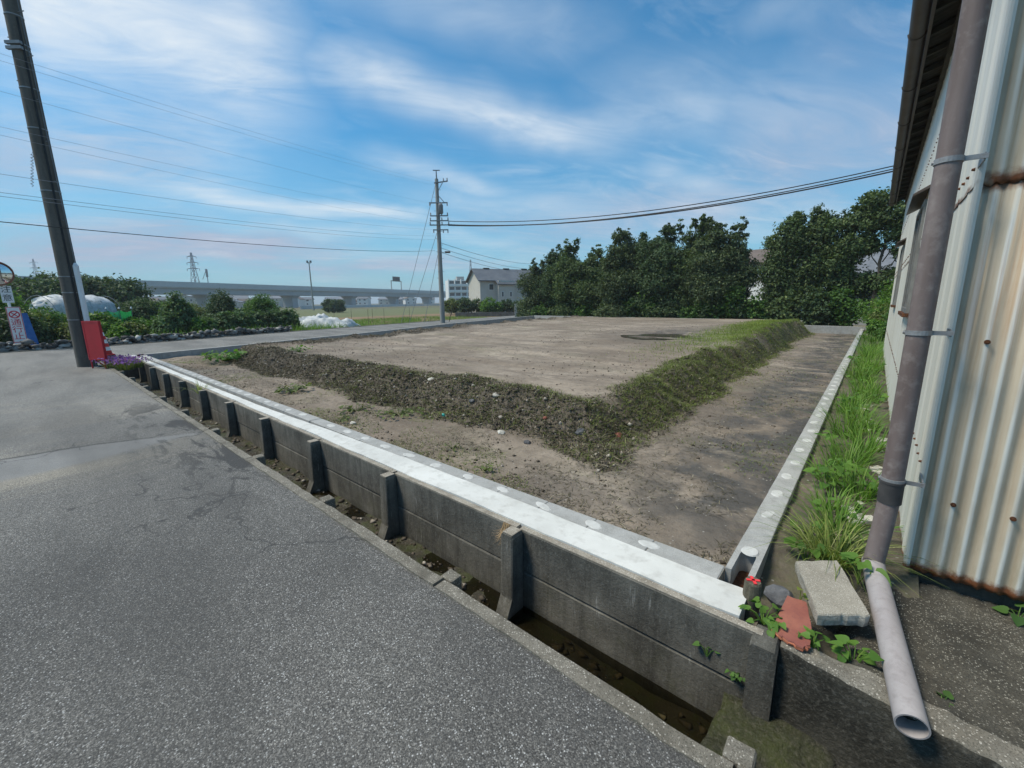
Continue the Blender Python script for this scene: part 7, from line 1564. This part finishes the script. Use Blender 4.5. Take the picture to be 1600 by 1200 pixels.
def build_apartments():
    o, r, f = frame(724, 455, 240, -0.2); t = thing('apartment_block', 'long white apartment block with balcony bands in the distance', 'building', (o.x, o.y, -0.34))
    m = MB(); obox(m, o, r, f, (-8.5, 0, -0.34), (13, 9, 13.4)); m.build('wall', M('white_wall'), t)
    for k in range(4):
        z = 0.4+3.25*k; b = MB(); obox(b, o, r, f, (-8.2, -1.3, z), (12.6, -0.02, z+1.25)); bl = b.build('balcony', M('white_wall'), t)
        for i in range(6):
            g = MB(); x = -7.6+3.4*i; obox(g, o, r, f, (x, -0.05, z+1.3), (x+2.5, -0.004, z+2.9)); g.build('window', M('dark_glass'), t)
    for i in range(7):
        b = MB(); x = -8.4+3.45*i; obox(b, o, r, f, (x, -1.4, -0.34), (x+0.35, -0.01, 14.0)); b.build('fin', M('white_wall'), t)
    b = MB(); obox(b, o, r, f, (-3, 2, 13.4), (1, 6, 15.5)); b.build('roof_tank_room', M('grey_wall'), t)
build_apartments()

def build_viaduct():
    A = at(180, 437, 200); B = at(690, 455, 351); A.z = B.z = 0; d = (B-A).normalized(); s_ = Vector((-d.y, d.x, 0))
    if s_.dot(A) < 0: s_ = -s_
    L0, L1 = -260.0, 330.0; t = thing('viaduct', 'long pale grey concrete expressway viaduct crossing the horizon on the left', 'viaduct', (A.x, A.y, -0.34)); n = 24
    def bar(name, y0, y1, z0, z1, mat, seg=None):
        cnt = 16 if seg else 1
        for k in range(cnt):
            m = MB(); u0 = L0+(L1-L0)*k/cnt+(0.06 if seg else 0); u1 = L0+(L1-L0)*(k+1)/cnt; obox(m, A, d, s_, (u0, y0, z0), (u1, y1, z1)); m.build(name, M(mat), t)
    bar('parapet', -0.4, 0.0, 8.35, 10.45, 'viaduct_concrete', True); bar('deck', 0.0, 11, 8.0, 8.6, 'viaduct_concrete'); bar('girder', 0.7, 10, 5.7, 7.99, 'viaduct_girder', True); bar('far_parapet', 11, 11.4, 8.35, 10.3, 'viaduct_concrete')
    for u in (-182, -140, -98, -56, -14+4, 32, 74, 116, 158, 200, 242, 284):
        m = MB(); obox(m, A, d, s_, (u-1.6, 2, -0.34), (u+1.6, 8.5, 4.3)); 
        P = lambda x, y, z: A+d*x+s_*y+Vector((0, 0, z)); m.add([P(u-1.6, 2, 4.3), P(u+1.6, 2, 4.3), P(u+1.6, 8.5, 4.3), P(u-1.6, 8.5, 4.3), P(u-2.2, 0.6, 5.65), P(u+2.2, 0.6, 5.65), P(u+2.2, 10, 5.65), P(u-2.2, 10, 5.65)], [(4, 5, 6, 7), (0, 1, 5, 4), (1, 2, 6, 5), (2, 3, 7, 6), (3, 0, 4, 7)]); m.build('pier', M('viaduct_girder'), t)
    # sign gantry over the carriageway
    p = at(587, 452, 318); u = (Vector((p.x, p.y, 0))-A).dot(d); o = A+d*u; g = thing('sign_gantry', 'steel sign gantry with dark panel standing on the viaduct', 'gantry', (o.x, o.y, 8.6))
    for y in (-5.5, 5.5): m = MB(); m.tube([o+d*y+s_*3+Vector((0, 0, 8.6)), o+d*y+s_*3+Vector((0, 0, 16.5))], 0.30, 8); m.build('leg', M('pole_grey'), g)
    m = MB(); m.tube([o-d*5.5+s_*3+Vector((0, 0, 16.3)), o+d*5.5+s_*3+Vector((0, 0, 16.3))], 0.32, 8); m.build('beam', M('pole_grey'), g)
    m = MB(); obox(m, o, d, s_, (-4.2, 2.4, 16.0), (3.6, 2.7, 19.2)); m.build('panel', M('cable_black'), g)
    return A, d, s_
VA, VD, VS = build_viaduct()

def build_skyline():
    def lattice(name, label, px, pyt, pyb, D, wb, arms, cat='pylon', mat='cable_grey', rr=0.10):
        p = at(px, pyt, D); h = p.z; o = Vector((p.x, p.y, -0.34)); t = thing(name, label, cat, o); m = MB(); n = 9
        W = lambda a, b, z: o + RH*a + FH*b + Vector((0, 0, z))
        wid = lambda z: wb*(1-z/h)**1.2*0.5+0.35*wb*0.06+0.2
        zs = [h*(1-(1-i/n)**1.15) for i in range(n+1)]
        for sx in (-1, 1):
            for sy in (-1, 1): m.tube([W(sx*wid(z*0.999), sy*wid(z*0.999), z) for z in zs], rr*1.5, 4)
        m.build('leg_frame', M(mat), t); m = MB()
        for i in range(n):
            a, b = wid(zs[i]*0.999), wid(zs[i+1]*0.999)
            for sy in (-1, 1):
                m.tube([W(-a, sy*a, zs[i]), W(b, sy*b, zs[i+1])], rr, 3); m.tube([W(a, sy*a, zs[i]), W(-b, sy*b, zs[i+1])], rr, 3); m.tube([W(-b, sy*b, zs[i+1]), W(b, sy*b, zs[i+1])], rr, 3)
        m.build('bracing', M(mat), t)
        for f, L in arms:
            m = MB(); z = h*f; m.tube([W(-L, 0, z), W(0, 0, z+0.8), W(L, 0, z)], [rr, rr*2.4, rr], 4); m.tube([W(-L, 0, z), W(L, 0, z)], rr, 4)
            for sgn in (-1, 1): m.tube([W(sgn*L, 0, z), W(sgn*L, 0, z-1.6)], rr*1.4, 4)
            m.build('crossarm', M(mat), t)
        return t
    lattice('power_pylon', 'lattice power pylon rising behind the viaduct, nearer one', 298, 394, 470, 430, 7, ((0.93, 3.6), (0.82, 4.4), (0.71, 5.0)), rr=0.16)
    lattice('power_pylon', 'faint far lattice pylon left of the near pole', 51, 404, 470, 800, 9, ((0.93, 5), (0.82, 6), (0.71, 6.5)), rr=0.16)
    lattice('radio_mast', 'slender radio mast behind the apartment block', 735, 405, 455, 420, 7, (), 'mast', rr=0.13)
    p = at(322, 420, 330); o = Vector((p.x, p.y, -0.34)); t = thing('antenna_pole', 'short mobile antenna pole right of the nearer pylon', 'antenna', o)
    m = MB(); m.tube([o, o+Vector((0, 0, p.z))], [0.35, 0.2], 8); m.build('pole', M('steel_grey'), t)
    for z in (p.z-1, p.z-3.5): m = MB(); m.tube([o+Vector((0, 0, z-1.2)), o+Vector((0, 0, z+1.2))], 0.7, 6); m.build('antenna_panel', M('steel_grey'), t)
    m = MB(); m.tube([o+Vector((0, 0, p.z-6))-RH*3, o+Vector((0, 0, p.z-1))-RH*0.5], 0.15, 5); m.build('brace', M('steel_grey'), t)
    # street light pole in the field
    q = at(489, 472, 130); o = Vector((q.x, q.y, -0.34)); zt = at(485, 408, 130).z; t = thing('light_pole', 'tall thin floodlight pole before the viaduct', 'light pole', o)
    m = MB(); m.tube([o, o+Vector((0, 0, zt))], [0.24, 0.13], 8); m.build('pole', M('pole_grey'), t)
    m = MB(); m.tube([o-RH*0.5+Vector((0, 0, zt-0.2)), o+RH*0.5+Vector((0, 0, zt-0.2))], 0.06, 5); m.build('bar', M('steel_grey'), t)
    for a in (-0.45, 0.45): m = MB(); m.bbox(tuple(o+RH*a+Vector((-.22, -.22, zt-0.1))), tuple(o+RH*a+Vector((.22, .22, zt+0.5))), 0.05); m.build('lamp_head', M('steel_grey'), t)
    # houses seen under and beyond the viaduct
    rng = random.Random(44); roofs = ['tile_roof', 'slate_roof', 'brown_roof', 'tile_roof']; walls = ['white_wall', 'cream_wall', 'grey_wall', 'white_wall']
    pos = [(8, 215), (32, 240), (196, 258), (222, 262), (246, 285), (288, 262), (303, 285), (322, 268), (338, 300), (357, 275), (372, 300), (388, 290), (408, 300), (428, 292), (441, 320), (458, 305), (474, 330), (520, 330), (537, 330), (552, 350), (566, 345), (600, 372), (620, 380), (642, 392), (670, 405)]
    for i, (px, D) in enumerate(pos):
        o, r, f = frame(px, 470, D, rng.uniform(-.5, .5)); w = rng.uniform(7, 11)
        gable_house('distant_house', 'small '+walls[i % 4].split('_')[0]+' distant house beneath the viaduct, '+ORD[i]+' from the left', o, r, f, w, rng.uniform(6, 9), rng.choice((2.9, 4.6, 5.0)), rng.uniform(1.4, 2.2), walls[i % 4], roofs[(i*3+1) % 4], i, 'distant houses beneath the viaduct', 2, rng.random() < 0.6)
    # low pale road wall in front of the houses
    for k in range(7):
        a = at(470+32*k, 475, 165+14*k); b = at(470+32*(k+1)-0.5, 475, 165+14*(k+1)); a.z = b.z = 0; dd = (b-a); L = dd.length; dd.normalize(); m = MB(); obox(m, a, dd, Vector((-dd.y, dd.x, 0)), (0, 0, -0.34), (L, 0.4, 0.75)); prop(m.build('road_wall', M('viaduct_concrete'), None, False, (a.x, a.y, -0.34)), ORD[k]+' section from the left of the low pale wall between green field and viaduct', 'wall', 'sections of the far roadside wall')
    # trees in the middle distance
    def round_tree(label, px, D, h, w, mat, seed, name='tree', dens=4.0, L=0.34):
        rg = np.random.default_rng(seed); p = at(px, 475, D); lob = []
        for i in range(9):
            a = rg.uniform(0, 6.28); q = w*0.5*math.sqrt(rg.random())*0.75; r = w*rg.uniform(0.17, 0.27); lob.append(((q*math.cos(a), q*math.sin(a), h*0.45+rg.uniform(0, 1)*(h*0.5-r*0.8)*(1-0.5*(2*q/w)**2)), (r, r, r*0.8)))
        for i in range(5): a = i*1.257; lob.append(((w*0.32*math.cos(a), w*0.32*math.sin(a), h*0.30), (w*0.24, w*0.24, h*0.22)))
        return tree(name, label, p.x, p.y, -0.34, lob, mat, seed+50, None, 0.03*h, dens, 15, L, L*0.5, 0.36)
    round_tree('dark spreading tree behind the white tunnel, left of the near pole', 62, 52, 4.6, 6.0, 'leaf_dark', 900); round_tree('dark spreading tree behind the near pole', 105, 54, 5.0, 6.0, 'leaf_dark', 901); round_tree('dark rounded tree right of the near pole before the viaduct', 150, 54, 4.8, 6.4, 'leaf_dark', 902); round_tree('low dark tree at the right end of the tree group', 180, 58, 3.4, 4.0, 'leaf_dark', 906)
    round_tree('small round dark tree alone in the green field', 521, 92, 2.9, 3.9, 'leaf_dark', 903, 'tree', 6, 0.3)
    for i, px in enumerate((212, 268, 404)):
        round_tree(['scrubby olive tree before the leftmost visible viaduct pier', 'scrubby olive tree left of the tallest garden crop, before the viaduct', 'scrubby olive tree behind the right end of the crop row'][i], px, 120+6*i, 3.4, 5.0, 'leaf_olive', 910+i)
build_skyline()

# ---------------------------------------------------------------- thin summer haze
def build_haze():
    m = bpy.data.materials.new('haze_air'); m.use_nodes = True; t = m.node_tree; t.nodes.clear()
    v = nd(t, 'ShaderNodeVolumePrincipled', {'Color': (0.86, 0.93, 1.0, 1.0), 'Density': 0.0006, 'Anisotropy': 0.0})
    nd(t, 'ShaderNodeOutputMaterial', {'Volume': v.outputs[0]})
    mb = MB(); mb.box((-4100, -4100, -2.2), (4100, 5100, 62))
    o = mb.build('haze', m); prop(o, 'thin pale haze hanging over the fields and the viaduct', 'haze', None, 'stuff')
build_haze()
